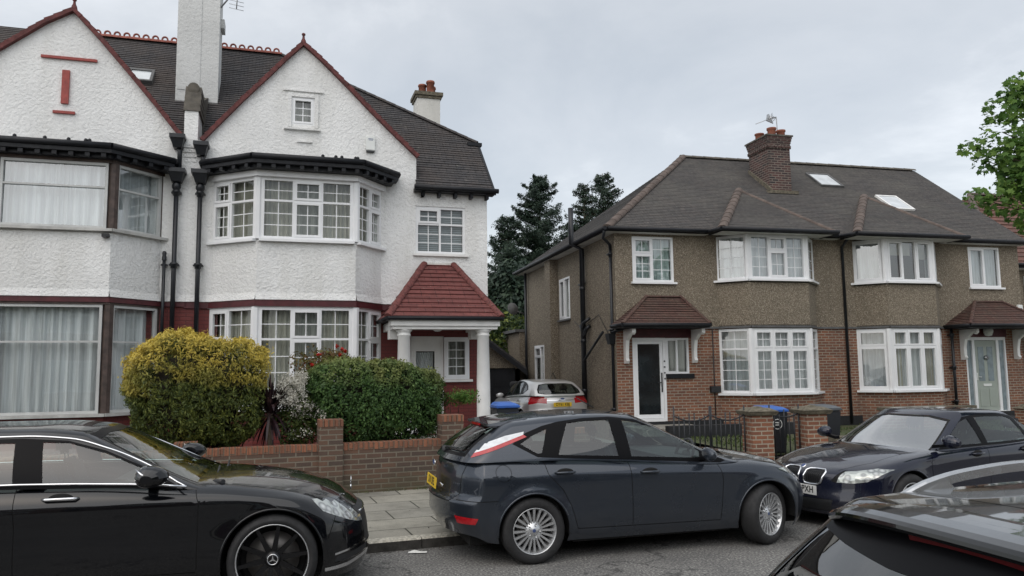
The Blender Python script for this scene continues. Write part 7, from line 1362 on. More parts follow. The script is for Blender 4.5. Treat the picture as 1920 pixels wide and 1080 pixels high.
def hatchback():
    cuts = []
    for ln in ([(1.03, 0.975), (1.045, 0.60), (1.05, 0.31)], [(2.05, 0.90), (2.09, 0.72), (2.06, 0.31)], [(0.46, 0.31), (2.06, 0.295)], [(0.12, 1.01), (0.15, 0.86), (0.30, 0.70), (0.38, 0.55), (0.46, 0.31)], [(-0.93, 0.62), (-0.36, 0.62)], [(2.40, 0.90), (2.9, 0.82), (3.2, 0.74)], [(3.05, 0.56), (3.05, 0.22)]):
        cuts += [(GAP, 'y', q) for q in quads_line(ln, 0.007)]
    ring = circ(-0.30, 0.88, 0.078, 20); cuts += [(GAP, 'y', line_poly(ring[i], ring[(i + 1) % 20], 0.005)) for i in range(20)]
    cuts += [(HL, 'y', [(2.80, 0.785), (3.02, 0.79), (3.25, 0.74), (3.42, 0.64), (3.40, 0.58), (3.25, 0.60), (3.02, 0.70)])]
    cuts += [(RED, 'y', [(-0.745, 0.472), (-0.555, 0.462), (-0.58, 0.402), (-0.72, 0.402)]), (PLA, 'xf', [(-0.45, 0.28), (0.45, 0.28), (0.42, 0.42), (-0.42, 0.42)]), (PLA, 'xf', [(-0.4, 0.55), (0.4, 0.55), (0.38, 0.62), (-0.38, 0.62)])]
    cuts += [(GAP, 'xr', q) for q in quads_line([(-0.62, 1.0), (-0.60, 0.68), (-0.52, 0.60), (0.52, 0.60), (0.60, 0.68), (0.62, 1.0)], 0.009)]
    cuts += [(GAP, 'z', q) for q in quads_line([(2.45, -0.68), (3.1, -0.62), (3.28, -0.5)], 0.006) + quads_line([(2.45, 0.68), (3.1, 0.62), (3.28, 0.5)], 0.006)]
    dlo = [(-0.18, 1.15), (-0.03, 1.25), (0.16, 1.315), (0.34, 1.352), (0.62, 1.380), (0.92, 1.385), (1.2, 1.352), (1.5, 1.262), (1.87, 1.075), (2.17, 0.90), (2.1, 0.88), (1.0, 0.960), (0.27, 1.005), (0.06, 1.02)]
    gc = [(BLK, 'y', dlo), (GLS, 'y', [(-0.10, 1.150), (0.04, 1.225), (0.20, 1.285), (0.11, 1.06), (0.06, 1.055)]), (GLS, 'y', [(0.43, 1.335), (0.65, 1.352), (0.90, 1.355), (0.925, 1.00), (0.28, 1.035), (0.33, 1.15)]), (GLS, 'y', [(1.05, 1.345), (1.2, 1.32), (1.5, 1.235), (1.82, 1.07), (1.875, 1.0), (1.86, 0.94), (1.07, 0.99)]),
          (WHT, 'y', [(-0.655, 1.040), (-0.05, 1.235), (-0.04, 1.263), (-0.24, 1.228), (-0.665, 1.090)]), (RED, 'y', [(-0.675, 1.005), (-0.30, 1.118), (-0.02, 1.214), (-0.05, 1.235), (-0.655, 1.040)]),
          (BLK, 'xr', [(-0.60, 1.03), (-0.50, 1.36), (0.50, 1.36), (0.60, 1.03)]), (GLS, 'xr', [(-0.54, 1.06), (-0.46, 1.32), (0.46, 1.32), (0.54, 1.06)]), (GAP, 'xf', [(-0.72, 0.90), (-0.54, 1.36), (-0.3, 1.39), (0.3, 1.39), (0.54, 1.36), (0.72, 0.90)]), (GLS, 'xf', [(-0.68, 0.94), (-0.53, 1.33), (-0.3, 1.36), (0.3, 1.36), (0.53, 1.33), (0.68, 0.94)])]
    sp = dict(paint='paint_grey', mid=1.3, x=(-0.84, 3.42), zb=[(-0.9, 0.30), (-0.5, 0.22), (0, 0.20), (2.6, 0.19), (3.0, 0.17), (3.6, 0.19)], zt=[(-0.9, 1.01), (-0.4, 1.03), (0.1, 1.015), (1.0, 0.968), (1.97, 0.892), (2.4, 0.875), (2.9, 0.81), (3.2, 0.74), (3.4, 0.655), (3.55, 0.58)],
              crown=[(-0.9, 0.0), (2.0, 0.02), (2.5, 0.065), (3.2, 0.075), (3.55, 0.04)], W=[(-0.9, 0.80), (-0.5, 0.865), (0, 0.895), (1.3, 0.91), (2.6, 0.90), (3.1, 0.86), (3.4, 0.80), (3.6, 0.72)], S=[(0.15, 0.90), (0.25, 0.945), (0.32, 0.965), (0.45, 0.985), (0.62, 0.995), (0.80, 1.0), (0.86, 0.992), (0.92, 0.965), (1.0, 0.925), (1.06, 0.90)],
              front=[(0.1, -0.10), (0.25, -0.01), (0.45, 0.02), (0.6, -0.03), (0.75, -0.12)], rear=[(0.1, -0.13), (0.3, -0.05), (0.45, 0.02), (0.60, 0.02), (0.66, -0.05), (0.85, -0.07), (1.05, -0.13)], plan=(0.36, 0.24), arch=[(0, 0.365), (2.62, 0.365)], wr=0.318, ww=0.205, rim=0.222, track=0.80, wstyle='multi', flare=0.028, r=(0.20, 0.16, 0.10),
              crease=[([(-0.8, 0.88), (0.5, 0.865), (2, 0.80), (3.5, 0.70)], 0.014, 0.02), ([(-0.9, 0.61), (-0.4, 0.61), (-0.35, 0.30), (3.6, 0.3)], -0.0, 0.01)], hole=(-0.45, 2.42), cuts=cuts, gcuts=gc,
              gh=dict(zb=[(-0.9, 0.985), (0.1, 0.985), (1.0, 0.945), (1.97, 0.87), (2.4, 0.88), (2.7, 0.90)], zt=[(-0.5, 1.335), (0, 1.392), (0.4, 1.425), (0.8, 1.437), (1.28, 1.40), (1.6, 1.34), (2.6, 1.0)], xr=[(0, -0.77), (0.5, -0.60), (1, -0.30)], xf=[(0, 2.63), (0.5, 2.08), (1, 1.38)], W=[(-0.9, 0.74), (-0.4, 0.81), (0.3, 0.845), (1.2, 0.855), (2.0, 0.84), (2.7, 0.78)], tumble=0.27, r=(0.20, 0.10, 0.075), plan=(0.24, 0.16), crown=0.03),
              seats=[(1.45, -0.37, True), (1.45, 0.37, True), (0.42, 0.0, False)], steer=(1.92, -0.37, 0.92), mirror=(1.88, 1.0, 0.97), msc=0.9, handles=[(0.22, 0.43, 0.868), (1.14, 1.35, 0.835)], steerang=24)
    t, ys, zc = car('parked_car', 'dark blue-grey hatchback parked by the kerb in the middle of the street', (-0.05, 8.58, 16.0), sp)
    plate(t, 'S10 DEL', -0.865, 0.735, 0, 'yellow_plate', True, tilt=-6)
    g = G(); g.hexa([(-0.36, -0.50, 1.305), (0.06, -0.535, 1.295), (0.06, 0.535, 1.295), (-0.36, 0.50, 1.305), (-0.375, -0.49, 1.335), (0.06, -0.50, 1.395), (0.06, 0.50, 1.395), (-0.375, 0.49, 1.335)]); so = g.build('spoiler', 'paint_grey', t, t, bevel=0.014)
    g = G(); g.box(-0.382, -0.368, -0.17, 0.17, 1.304, 1.327); g.build('brake_light', 'lamp_red', so, t)
    g = G(); g.tube([(-0.72, 0.0, 1.075), (-0.70, -0.10, 1.09), (-0.66, -0.40, 1.10)], 0.010, 6); g.lathe([(0.03, -0.02), (0.03, 0.03), (0, 0.035)], Matrix.Translation((-0.72, 0, 1.06)), 12); g.build('rear_wiper', 'dark_plastic', t, t)
    g = G(); g.tube([(1.0, 0.0, 1.45), (0.80, 0.0, 1.56)], 0.006, 6); g.build('roof_aerial', 'dark_plastic', t, t)
    g = G(); mt = Matrix.Translation((-0.835, 0, 0.925)) @ Matrix.Rotation(R(-90), 4, 'Y') @ Matrix.Diagonal((0.42, 1, 1, 1)); g.lathe([(0.001, 0.006), (0.060, 0.004)], mt, 24, 1); g.lathe([(0.060, 0.006), (0.072, 0.006), (0.074, 0)], mt, 24, 0); g.build('oval_badge', ['chrome', 'blue_ink'], t, t)
    text_mesh('TITANIUM', 0.034, 'badge_lettering', 'chrome', t.e, t, Matrix.Translation((-0.838, -0.42, 0.745)) @ Matrix.Rotation(R(-90), 4, 'Z') @ Matrix.Rotation(R(90), 4, 'X'), 0.002)
    return sp
SPH = hatchback()
def saloon_near():
    cuts = []
    for ln in ([(-1.93, 1.06), (-1.90, 0.75), (-1.89, 0.33)], [(-0.62, 0.965), (-0.58, 0.85), (-0.585, 0.33)], [(-3.0, 0.32), (-0.585, 0.31)], [(-3.1, 1.05), (-2.95, 0.9), (-2.75, 0.5), (-2.75, 0.33)], [(0.44, 0.50), (0.50, 0.66), (0.52, 0.72)]):
        cuts += [(GAP, 'y', q) for q in quads_line(ln, 0.006)]
    cuts += [(CHR, 'y', [(-3.55, 1.045), (-2.4, 1.055), (-1.7, 1.045), (-1.1, 1.018), (-0.70, 0.985), (-0.66, 0.965), (-1.1, 0.997), (-1.7, 1.023), (-2.4, 1.033), (-3.55, 1.020)])]
    cuts += [(HL, 'y', [(0.30, 0.82), (0.42, 0.80), (0.62, 0.74), (0.80, 0.64), (0.78, 0.55), (0.70, 0.57), (0.56, 0.64), (0.40, 0.72)])]
    cuts += [(CHR, 'y', [(0.50, 0.355), (0.82, 0.385), (0.82, 0.40), (0.50, 0.372)]), (CHR, 'y', [(0.42, 0.235), (0.60, 0.235), (0.82, 0.27), (0.84, 0.30), (0.60, 0.268), (0.42, 0.265)]), (PLA, 'xf', [(-0.42, 0.36), (0.42, 0.36), (0.46, 0.68), (-0.46, 0.68)]), (PLA, 'y', [(0.50, 0.29), (0.80, 0.30), (0.80, 0.35), (0.52, 0.345)])]
    cuts += [(GAP, 'z', q) for q in quads_line([(-0.35, -0.72), (0.3, -0.66), (0.62, -0.50)], 0.006) + quads_line([(-0.35, 0.72), (0.3, 0.66), (0.62, 0.50)], 0.006)]
    roofl = [(-3.45, 1.10), (-3.05, 1.27), (-2.75, 1.365), (-2.35, 1.41), (-1.95, 1.412), (-1.61, 1.385), (-1.32, 1.30), (-1.02, 1.165), (-0.70, 0.985)]
    inn = [(x + (0.03 if x < -2.6 else -0.012 if x > -1.7 else 0), z - 0.022) for x, z in roofl]
    gc = [(BLK, 'y', inn[:-1] + [(-0.76, 0.99), (-0.76, 0.95), (-3.55, 0.95), (-3.52, 1.06)]),
          (GLS, 'y', [(-1.80, 1.355), (-1.61, 1.345), (-1.34, 1.262), (-1.06, 1.14), (-0.86, 1.03), (-0.86, 1.0), (-1.74, 1.04)]), (GLS, 'y', [(-2.00, 1.355), (-2.35, 1.36), (-2.72, 1.32), (-2.95, 1.22), (-3.0, 1.05), (-1.95, 1.05)]),
          (BLK, 'xf', [(-0.76, 0.9), (-0.58, 1.40), (-0.3, 1.43), (0.3, 1.43), (0.58, 1.40), (0.76, 0.9)]), (GLS, 'xf', [(-0.71, 0.96), (-0.56, 1.37), (-0.3, 1.40), (0.3, 1.40), (0.56, 1.37), (0.71, 0.96)]), (GLS, 'xr', [(-0.6, 1.06), (-0.5, 1.36), (0.5, 1.36), (0.6, 1.06)])]
    sp = dict(paint='paint_black', mid=-1.6, x=(-4.15, 0.80), zb=[(-4.2, 0.28), (-3.5, 0.20), (-1, 0.19), (0.3, 0.18), (0.9, 0.16)], zt=[(-4.2, 0.94), (-3.6, 1.03), (-2.4, 1.05), (-1.4, 1.03), (-0.7, 0.975), (-0.4, 0.955), (0.0, 0.895), (0.35, 0.825), (0.60, 0.745), (0.85, 0.60)],
              crown=[(-4.2, 0.02), (-3.6, 0.03), (-0.9, 0.03), (-0.4, 0.055), (0.2, 0.075), (0.6, 0.06), (0.85, 0.03)], W=[(-4.2, 0.82), (-3.6, 0.92), (-2, 0.945), (-0.6, 0.945), (0, 0.935), (0.4, 0.91), (0.7, 0.85), (0.9, 0.80)], S=[(0.12, 0.92), (0.22, 0.955), (0.32, 0.985), (0.5, 1.0), (0.72, 0.992), (0.84, 1.0), (0.88, 0.992), (0.95, 0.962), (1.03, 0.922), (1.08, 0.90)],
              front=[(0.1, -0.04), (0.3, 0.03), (0.45, 0.02), (0.6, -0.01), (0.75, -0.08)], rear=[(0.1, -0.1), (0.45, 0.02), (0.95, -0.02)], plan=(0.30, 0.2), arch=[(-3.1, 0.41), (0, 0.41)], wr=0.362, ww=0.25, rim=0.290, track=0.825, wstyle='black', flare=0.012, r=(0.18, 0.16, 0.09),
              crease=[([(-4.1, 0.92), (-2, 0.93), (-0.6, 0.905), (0.0, 0.86), (0.8, 0.74)], 0.012, 0.02)], hole=(-3.1, -0.62), cuts=cuts, gcuts=gc,
              gh=dict(zb=[(-4, 1.0), (-2.4, 1.02), (-1.2, 0.99), (-0.5, 0.94), (-0.2, 0.92)], zt=[(-3.5, 1.36), (-3.0, 1.44), (-2.4, 1.487), (-1.9, 1.485), (-1.5, 1.445), (-1.2, 1.38), (-0.4, 1.1)], xr=[(0, -3.75), (1, -2.95)], xf=[(0, -0.38), (0.5, -0.85), (1, -1.42)], W=[(-3.8, 0.78), (-3.2, 0.84), (-2, 0.87), (-1.0, 0.865), (-0.3, 0.83)], tumble=0.28, r=(0.15, 0.09, 0.07), plan=(0.10, 0.16), crown=0.035),
              seats=[(-1.62, -0.40, True), (-1.62, 0.40, True), (-2.75, 0.0, False)], steer=(-1.12, -0.40, 0.93), mirror=(-0.95, 1.10, 1.03), msc=1.1, msx=1.75, mirror_chrome=True, handles=[(-1.72, -1.46, 0.935), (-2.85, -2.60, 0.94)], handle_mat='chrome', steerang=0)
    t, ys, zc = car('parked_car', 'glossy black saloon with black multi-spoke wheels and chrome window trim, front left of the picture', (-2.215, 7.40, 14.0), sp)
    g = G(); g.tube([(0.66, 0, 0.77), (0.66, 0, 0.815)], 0.006, 6); mt = Matrix.Translation((0.66, 0, 0.855)) @ Matrix.Rotation(R(90), 4, 'Y'); g.tube([mt @ Vector((0.038 * math.cos(a), 0.038 * math.sin(a), 0)) for a in np.linspace(0, 2 * math.pi, 25)], 0.0035, 6)
    for k in range(3): a = R(180 + 120 * k); g.tube([mt @ Vector((0, 0, 0)), mt @ Vector((0.037 * math.cos(a), 0.037 * math.sin(a), 0))], [0.004, 0.0015], 6)
    g.build('bonnet_star', 'chrome', t, t)
    for s in (-1, 1): g = G(); g.tube([(x, s * (ys(x, z) * 1.0 + 0.004), z) for x, z in ((-3.5, 1.035), (-3.0, 1.047), (-2.4, 1.052), (-1.9, 1.048), (-1.5, 1.037), (-1.1, 1.018), (-0.85, 1.0), (-0.68, 0.983))], 0.0095, 6); g.build('waist_strip', 'chrome', t, t)
    rl = spl([(x, z) for x, z in roofl])
    for s in (-1, 1): g = G(); g.tube([(x, s * (sp['gs'](x, float(rl(x)) - 0.008) + 0.002), float(rl(x)) - 0.008) for x in np.linspace(-3.4, -0.76, 60)] + [(-0.69, s * (ys(-0.69, 0.985) + 0.004), 0.985)], 0.0095, 6); g.build('window_strip', 'chrome', t, t)
    g = G(); g.tube([(-0.50, -0.55, 0.985), (-0.55, 0.15, 1.02)], 0.010, 6); g.tube([(-0.5, -0.62, 0.975), (-0.42, -0.72, 0.985)], 0.022, 8); g.tube([(-0.48, 0.1, 1.0), (-0.52, 0.68, 1.01)], 0.010, 6); g.build('windscreen_wiper', 'dark_plastic', t, t)
    g = G(); [g.fbox(FM((0, 0), (1, 0)), 0, 1, 0, 1, 0, 1) for _ in ()]
    g = G()
    for z in (0.42, 0.49, 0.56, 0.63): g.tube([(0.80 - abs(y) ** 2 * 0.35 - (z - 0.42) * 0.12, y, z) for y in np.linspace(-0.40, 0.40, 9)], 0.008, 6)
    g.build('grille_bars', 'chrome', t, t)
saloon_near()
def saloon_right():
    # car frame: x forward, front axle at 0
    cuts = []
    for ln in ([(-1.42, 0.89), (-1.40, 0.5), (-1.40, 0.27)], [(-0.42, 0.85), (-0.36, 0.7), (-0.40, 0.27)], [(-2.4, 0.27), (-0.4, 0.27)], [(-2.45, 0.9), (-2.35, 0.6), (-2.25, 0.27)]): cuts += [(GAP, 'y', q) for q in quads_line(ln, 0.006)]
    for s in (-1, 1):
        f = lambda L: [(s * a, b) for a, b in L]
        cuts += [(PLA, 'xf', f([(0.045, 0.52), (0.045, 0.635), (0.075, 0.655), (0.28, 0.655), (0.315, 0.635), (0.282, 0.515), (0.235, 0.495), (0.07, 0.495)])),
                 (GAP, 'xf', f([(0.40, 0.545), (0.48, 0.665), (0.50, 0.67), (0.50, 0.535), (0.45, 0.53)])), (HL, 'xf', f([(0.50, 0.655), (0.62, 0.672), (0.74, 0.70), (0.855, 0.69), (0.82, 0.62), (0.74, 0.56), (0.62, 0.535), (0.46, 0.535)]))]
    cuts += [(PLA, 'xf', [(-0.40, 0.20), (0.40, 0.20), (0.44, 0.34), (-0.44, 0.34)])]
    cuts += [(GAP, 'z', q) for q in quads_line([(-0.45, -0.66), (0.3, -0.60), (0.66, -0.42)], 0.006) + quads_line([(-0.45, 0.66), (0.3, 0.60), (0.66, 0.42)], 0.006)]
    dlo = [(-0.55, 0.86), (-0.75, 0.98), (-1.05, 1.155), (-1.3, 1.225), (-1.6, 1.25), (-2.0, 1.245), (-2.4, 1.19), (-2.75, 1.06), (-2.95, 0.93), (-2.9, 0.89), (-1.4, 0.875)]
    gc = [(BLK, 'y', dlo), (GLS, 'y', [(-0.80, 0.90), (-0.92, 1.03), (-1.15, 1.155), (-1.36, 1.205), (-1.41, 0.905)]), (GLS, 'y', [(-1.52, 0.905), (-1.50, 1.215), (-1.75, 1.22), (-2.1, 1.205), (-2.22, 1.17), (-2.35, 0.915)]), (GLS, 'y', [(-2.42, 0.92), (-2.30, 1.165), (-2.50, 1.12), (-2.74, 0.99), (-2.78, 0.925)]),
          (GAP, 'xf', [(-0.72, 0.80), (-0.56, 1.19), (-0.3, 1.235), (0.3, 1.235), (0.56, 1.19), (0.72, 0.80)]), (SCR, 'xf', [(-0.68, 0.84), (-0.545, 1.17), (-0.3, 1.215), (0.3, 1.215), (0.545, 1.17), (0.68, 0.84)]), (GLS, 'xr', [(-0.6, 0.95), (-0.5, 1.18), (0.5, 1.18), (0.6, 0.95)])]
    sp = dict(paint='paint_navy', mid=-1.4, x=(-3.6, 0.84), zb=[(-3.6, 0.28), (-2.8, 0.2), (0.4, 0.17), (0.9, 0.16)], zt=[(-3.6, 0.86), (-3.0, 0.92), (-1.4, 0.885), (-0.5, 0.84), (-0.2, 0.81), (0.3, 0.73), (0.6, 0.675), (0.85, 0.62)], crown=[(-3.6, 0.02), (-0.8, 0.02), (-0.3, 0.045), (0.4, 0.05), (0.85, 0.03)],
              W=[(-3.6, 0.78), (-3.0, 0.86), (-1.4, 0.885), (0, 0.88), (0.4, 0.86), (0.7, 0.80), (0.9, 0.76)], S=[(0.12, 0.93), (0.25, 0.97), (0.45, 1.0), (0.7, 0.992), (0.78, 1.0), (0.84, 0.98), (0.92, 0.93), (0.98, 0.91)], front=[(0.1, -0.02), (0.3, 0.04), (0.45, 0.0), (0.6, -0.02), (0.72, -0.08)], rear=[(0.1, -0.1), (0.45, 0.02), (0.9, -0.02)],
              plan=(0.34, 0.2), arch=[(-2.7, 0.36), (0, 0.36)], wr=0.315, ww=0.22, rim=0.215, track=0.78, wstyle='five', flare=0.012, r=(0.16, 0.15, 0.08), crease=[([(-3.5, 0.78), (-1, 0.74), (0.0, 0.70), (0.8, 0.64)], 0.012, 0.02)], hole=(-2.6, -0.55), cuts=cuts, gcuts=gc,
              gh=dict(zb=[(-3.4, 0.88), (-1.4, 0.86), (-0.4, 0.80), (-0.1, 0.78)], zt=[(-3, 1.16), (-2.5, 1.255), (-2.0, 1.305), (-1.5, 1.315), (-1.2, 1.285), (-0.9, 1.2), (-0.4, 1.0)], xr=[(0, -3.1), (1, -2.35)], xf=[(0, -0.22), (0.5, -0.66), (1, -1.18)], W=[(-3.2, 0.70), (-2.6, 0.77), (-1.5, 0.80), (-0.9, 0.795), (-0.2, 0.76)], tumble=0.25, r=(0.24, 0.10, 0.07), plan=(0.24, 0.16), crown=0.03),
              seats=[(-1.35, -0.37, True), (-1.35, 0.37, True), (-2.3, 0.0, False)], steer=(-0.95, -0.37, 0.84), mirror=(-0.62, 0.98, 0.95), handles=[(-1.30, -1.08, 0.80), (-2.25, -2.05, 0.81)])
    t, ys, zc = car('parked_car', 'dark blue saloon facing the camera side, parked nose to nose with the grey hatchback', (4.24, 9.90, 205.0), sp)
    plate(t, 'EO09 PXH', 0.865, 0.425, 0, 'white_plate', False, w=0.52)
    for s in (-1, 1):
        ring = [(0.045, 0.52), (0.04, 0.58), (0.047, 0.64), (0.078, 0.66), (0.17, 0.664), (0.28, 0.66), (0.315, 0.638), (0.302, 0.58), (0.282, 0.515), (0.235, 0.494), (0.15, 0.489), (0.07, 0.494), (0.045, 0.52)]
        G().tube([(sp['fs'](s * a, b) + 0.006, s * a, b) for a, b in ring], 0.0125, 8).build('grille_surround', 'chrome', t, t)
        g = G()
        for k in range(8): y = s * (0.085 + 0.027 * k); g.tube([(sp['fs'](y, zz) + 0.003, y, zz) for zz in (0.51, 0.56, 0.60, 0.645)], 0.004, 5)
        g.build('grille_slats', 'gloss_black', t, t)
    g = G(); g.tube([(-0.42, 0.6, 0.845), (-0.38, -0.02, 0.875)], 0.010, 6); g.tube([(-0.40, -0.0, 0.87), (-0.44, -0.6, 0.845)], 0.010, 6); g.build('windscreen_wiper', 'dark_plastic', t, t)
    g = G(); g.lathe([(0.001, 0.004), (0.026, 0.003), (0.030, 0)], Matrix.Translation((0.78, 0, 0.688)) @ Matrix.Rotation(R(35), 4, 'Y'), 20); g.build('round_badge', 'blue_ink', t, t)
    g = G(); g.lathe([(0.030, 0.004), (0.035, 0.0)], Matrix.Translation((0.78, 0, 0.688)) @ Matrix.Rotation(R(35), 4, 'Y'), 20); g.build('badge_ring', 'chrome', t, t)
saloon_right()
def silver_hatch():
    import copy
    sp = copy.deepcopy(SPH); sp['paint'] = 'paint_silver'; sp['steerang'] = 0; sp['zt'] = [(x, z + 0.05) for x, z in sp['zt']]; sp['gh']['zt'] = [(x, z + 0.045) for x, z in sp['gh']['zt']]; sp['gh']['zb'] = [(x, z + 0.05) for x, z in sp['gh']['zb']]
    sp['cuts'] = [c for c in sp['cuts'] if c[0] == GAP and c[1] == 'y'] + [(RED, 'y', [(-0.84, 1.02), (-0.30, 1.00), (-0.42, 0.90), (-0.84, 0.80)]), (RED, 'xr', [(-0.86, 0.80), (-0.86, 1.04), (-0.60, 1.00), (-0.66, 0.84)]), (RED, 'xr', [(0.86, 0.80), (0.86, 1.04), (0.60, 1.00), (0.66, 0.84)]), (CHR, 'xr', [(-0.40, 0.905), (0.40, 0.905), (0.40, 0.92), (-0.40, 0.92)])]
    win = [(-0.62, 1.10), (-0.60, 1.20), (-0.50, 1.33), (-0.3, 1.36), (0.3, 1.36), (0.50, 1.33), (0.60, 1.20), (0.62, 1.10), (0.45, 1.07), (-0.45, 1.07)]
    sp['gcuts'] = [c for c in sp['gcuts'] if c[0] in (BLK, GLS) and c[1] == 'y'] + [(BLK, 'xr', win), (GLS, 'xr', [(a * 0.93, b * 0.93 + 0.085) for a, b in win]), (GLS, 'xf', SPH['gcuts'][-1][2])]
    sp['gcuts'] = [(a, b, [(x, z + 0.045) for x, z in c]) if b == 'y' else (a, b, c) for a, b, c in sp['gcuts']]
    t, ys, zc = car('parked_car', 'silver hatchback parked on the driveway, seen from behind', (1.08, 21.85, 107.0), sp, z=0.125)
    plate(t, 'OY61 KBJ', -0.875, 0.80, 0, 'yellow_plate', True)
    g = G(); mt = Matrix.Translation((-0.855, 0, 0.955)) @ Matrix.Rotation(R(-90), 4, 'Y') @ Matrix.Diagonal((0.42, 1, 1, 1)); g.lathe([(0.001, 0.006), (0.06, 0.004)], mt, 20); g.build('oval_badge', 'blue_ink', t, t)
    g = G(); g.tube([(0.1, 0.0, 1.48), (-0.15, 0.0, 1.66)], 0.008, 6); g.build('roof_aerial', 'dark_plastic', t, t)
silver_hatch()
def estate_near():
    cuts = [(GAP, 'y', q) for ln in ([(0.75, 0.95), (0.8, 0.35)], [(1.9, 0.95), (1.92, 0.3)], [(3.0, 0.92), (3.0, 0.3)]) for q in quads_line(ln, 0.006)]
    cuts += [(RED, 'y', [(-0.45, 0.98), (-0.05, 0.96), (-0.2, 0.82), (-0.45, 0.78)]), (HL, 'y', [(3.7, 0.78), (4.1, 0.72), (4.2, 0.6), (3.9, 0.62)])]
    gc = [(BLK, 'y', [(-0.28, 1.02), (-0.02, 1.30), (0.4, 1.37), (1.9, 1.39), (2.5, 1.33), (3.3, 0.96), (3.2, 0.93), (0, 0.97)]), (PRI, 'y', [(-0.12, 1.04), (0.08, 1.29), (0.7, 1.34), (0.75, 1.01)]), (PRI, 'y', [(0.84, 1.01), (0.82, 1.34), (1.8, 1.36), (1.82, 0.99)]), (GLS, 'y', [(1.92, 0.99), (1.90, 1.36), (2.3, 1.33), (2.95, 1.02), (2.95, 0.97)]),
          (BLK, 'xr', [(-0.74, 0.98), (-0.60, 1.385), (0.60, 1.385), (0.74, 0.98)]), (PRI, 'xr', [(-0.71, 1.01), (-0.675, 1.15), (-0.64, 1.27), (-0.615, 1.318), (-0.45, 1.305), (-0.2, 1.292), (0.2, 1.292), (0.45, 1.305), (0.615, 1.318), (0.64, 1.27), (0.675, 1.15), (0.71, 1.01)]), (GLS, 'xf', [(-0.68, 0.98), (-0.53, 1.36), (0.53, 1.36), (0.68, 0.98)]), 
          *[(GAP, 'z', q) for q in quads_line([(0.26, -0.56), (0.27, -0.3), (0.275, 0.0), (0.27, 0.3), (0.26, 0.56)], 0.007)]]
    sp = dict(paint='paint_dark', mid=2.0, x=(-0.46, 4.3), zb=[(-0.5, 0.3), (0.5, 0.22), (4.3, 0.2)], zt=[(-0.5, 0.96), (0, 0.985), (1.5, 0.96), (3.0, 0.92), (3.4, 0.90), (4.0, 0.78), (4.3, 0.64)], crown=[(-0.5, 0.0), (3.0, 0.03), (3.5, 0.07), (4.3, 0.04)], W=[(-0.5, 0.84), (0, 0.90), (2, 0.92), (3.6, 0.9), (4.3, 0.76)], S=[(0.15, 0.92), (0.3, 0.965), (0.6, 1.0), (0.85, 1.0), (0.95, 0.96), (1.02, 0.93)],
              front=[(0.1, -0.05), (0.45, 0.02), (0.75, -0.1)], rear=[(0.1, -0.1), (0.45, 0.03), (0.6, 0.02), (0.95, -0.06)], plan=(0.34, 0.16), arch=[(0.42, 0.37), (3.15, 0.37)], wr=0.325, ww=0.22, rim=0.225, track=0.81, wstyle='five', flare=0.015, r=(0.16, 0.14, 0.08), crease=[([(-0.5, 0.86), (4, 0.74)], 0.012, 0.02)], hole=(-0.1, 3.25), cuts=cuts, gcuts=gc,
              gh=dict(zb=[(-0.5, 0.94), (1.5, 0.93), (3.5, 0.89)], zt=[(-0.1, 1.425), (0.3, 1.447), (1.0, 1.462), (1.8, 1.46), (2.3, 1.42), (3.4, 1.1)], xr=[(0, -0.43), (0.5, -0.24), (0.9, -0.04), (1, 0.0)], xf=[(0, 3.5), (0.5, 2.95), (1, 2.1)], W=[(-0.5, 0.80), (0, 0.84), (2, 0.86), (3.5, 0.8)], tumble=0.235, r=(0.07, 0.10, 0.05), plan=(0.24, 0.10), crown=0.03),
              seats=[(2.3, -0.37, True), (2.3, 0.37, True), (1.3, 0, False)], steer=(2.8, -0.37, 0.93), mirror=(2.85, 1.0, 1.0))
    t, ys, zc = car('parked_car', 'near-black estate car with silver roof rails close to the camera, bottom right', (1.20, 2.05, 14.5), sp, z=0.045, zoff=-0.045)
    g = G(); P = []; n = 30
    top = []; 
    for k in range(n + 1):
        y = -0.60 + 1.2 * k / n; e = abs(y / 0.60) ** 5; xt = -0.085 + 0.05 * e + 0.03 * (y / 0.6) ** 2; zt_ = 1.420 - 0.014 * (y / 0.6) ** 2 - 0.030 * e; top.append([(0.20, y * 0.985, 1.4405 - 0.020 * (y / 0.6) ** 2 - 0.03 * e), (0.10, y * 0.99, 1.438 - 0.021 * (y / 0.6) ** 2 - 0.03 * e), (xt + 0.10, y, zt_ + 0.011), (xt + 0.045, y, zt_ + 0.005), (xt + 0.015, y, zt_ - 0.003), (xt + 0.002, y, zt_ - 0.012), (xt, y, zt_ - 0.022), (xt + 0.006, y, zt_ - 0.032), (xt + 0.022, y, zt_ - 0.038), (xt + 0.06, y, zt_ - 0.042), (0.08, y * 0.98, 1.352)])
    for a, b in zip(top, top[1:]):
        for i in range(10): g.poly([a[i], b[i], b[i + 1], a[i + 1]], 0, True)
    g.poly(top[0]); g.poly(top[-1]); so = g.build('spoiler', 'paint_dark', t, t); g = G(); g.hexa([(-0.040, -0.19, 1.343), (0.03, -0.19, 1.335), (0.03, 0.19, 1.335), (-0.040, 0.19, 1.343), (-0.050, -0.19, 1.379), (0.03, -0.19, 1.376), (0.03, 0.19, 1.376), (-0.050, 0.19, 1.379)]); g.build('brake_light', 'lamp_red_dark', so, t)
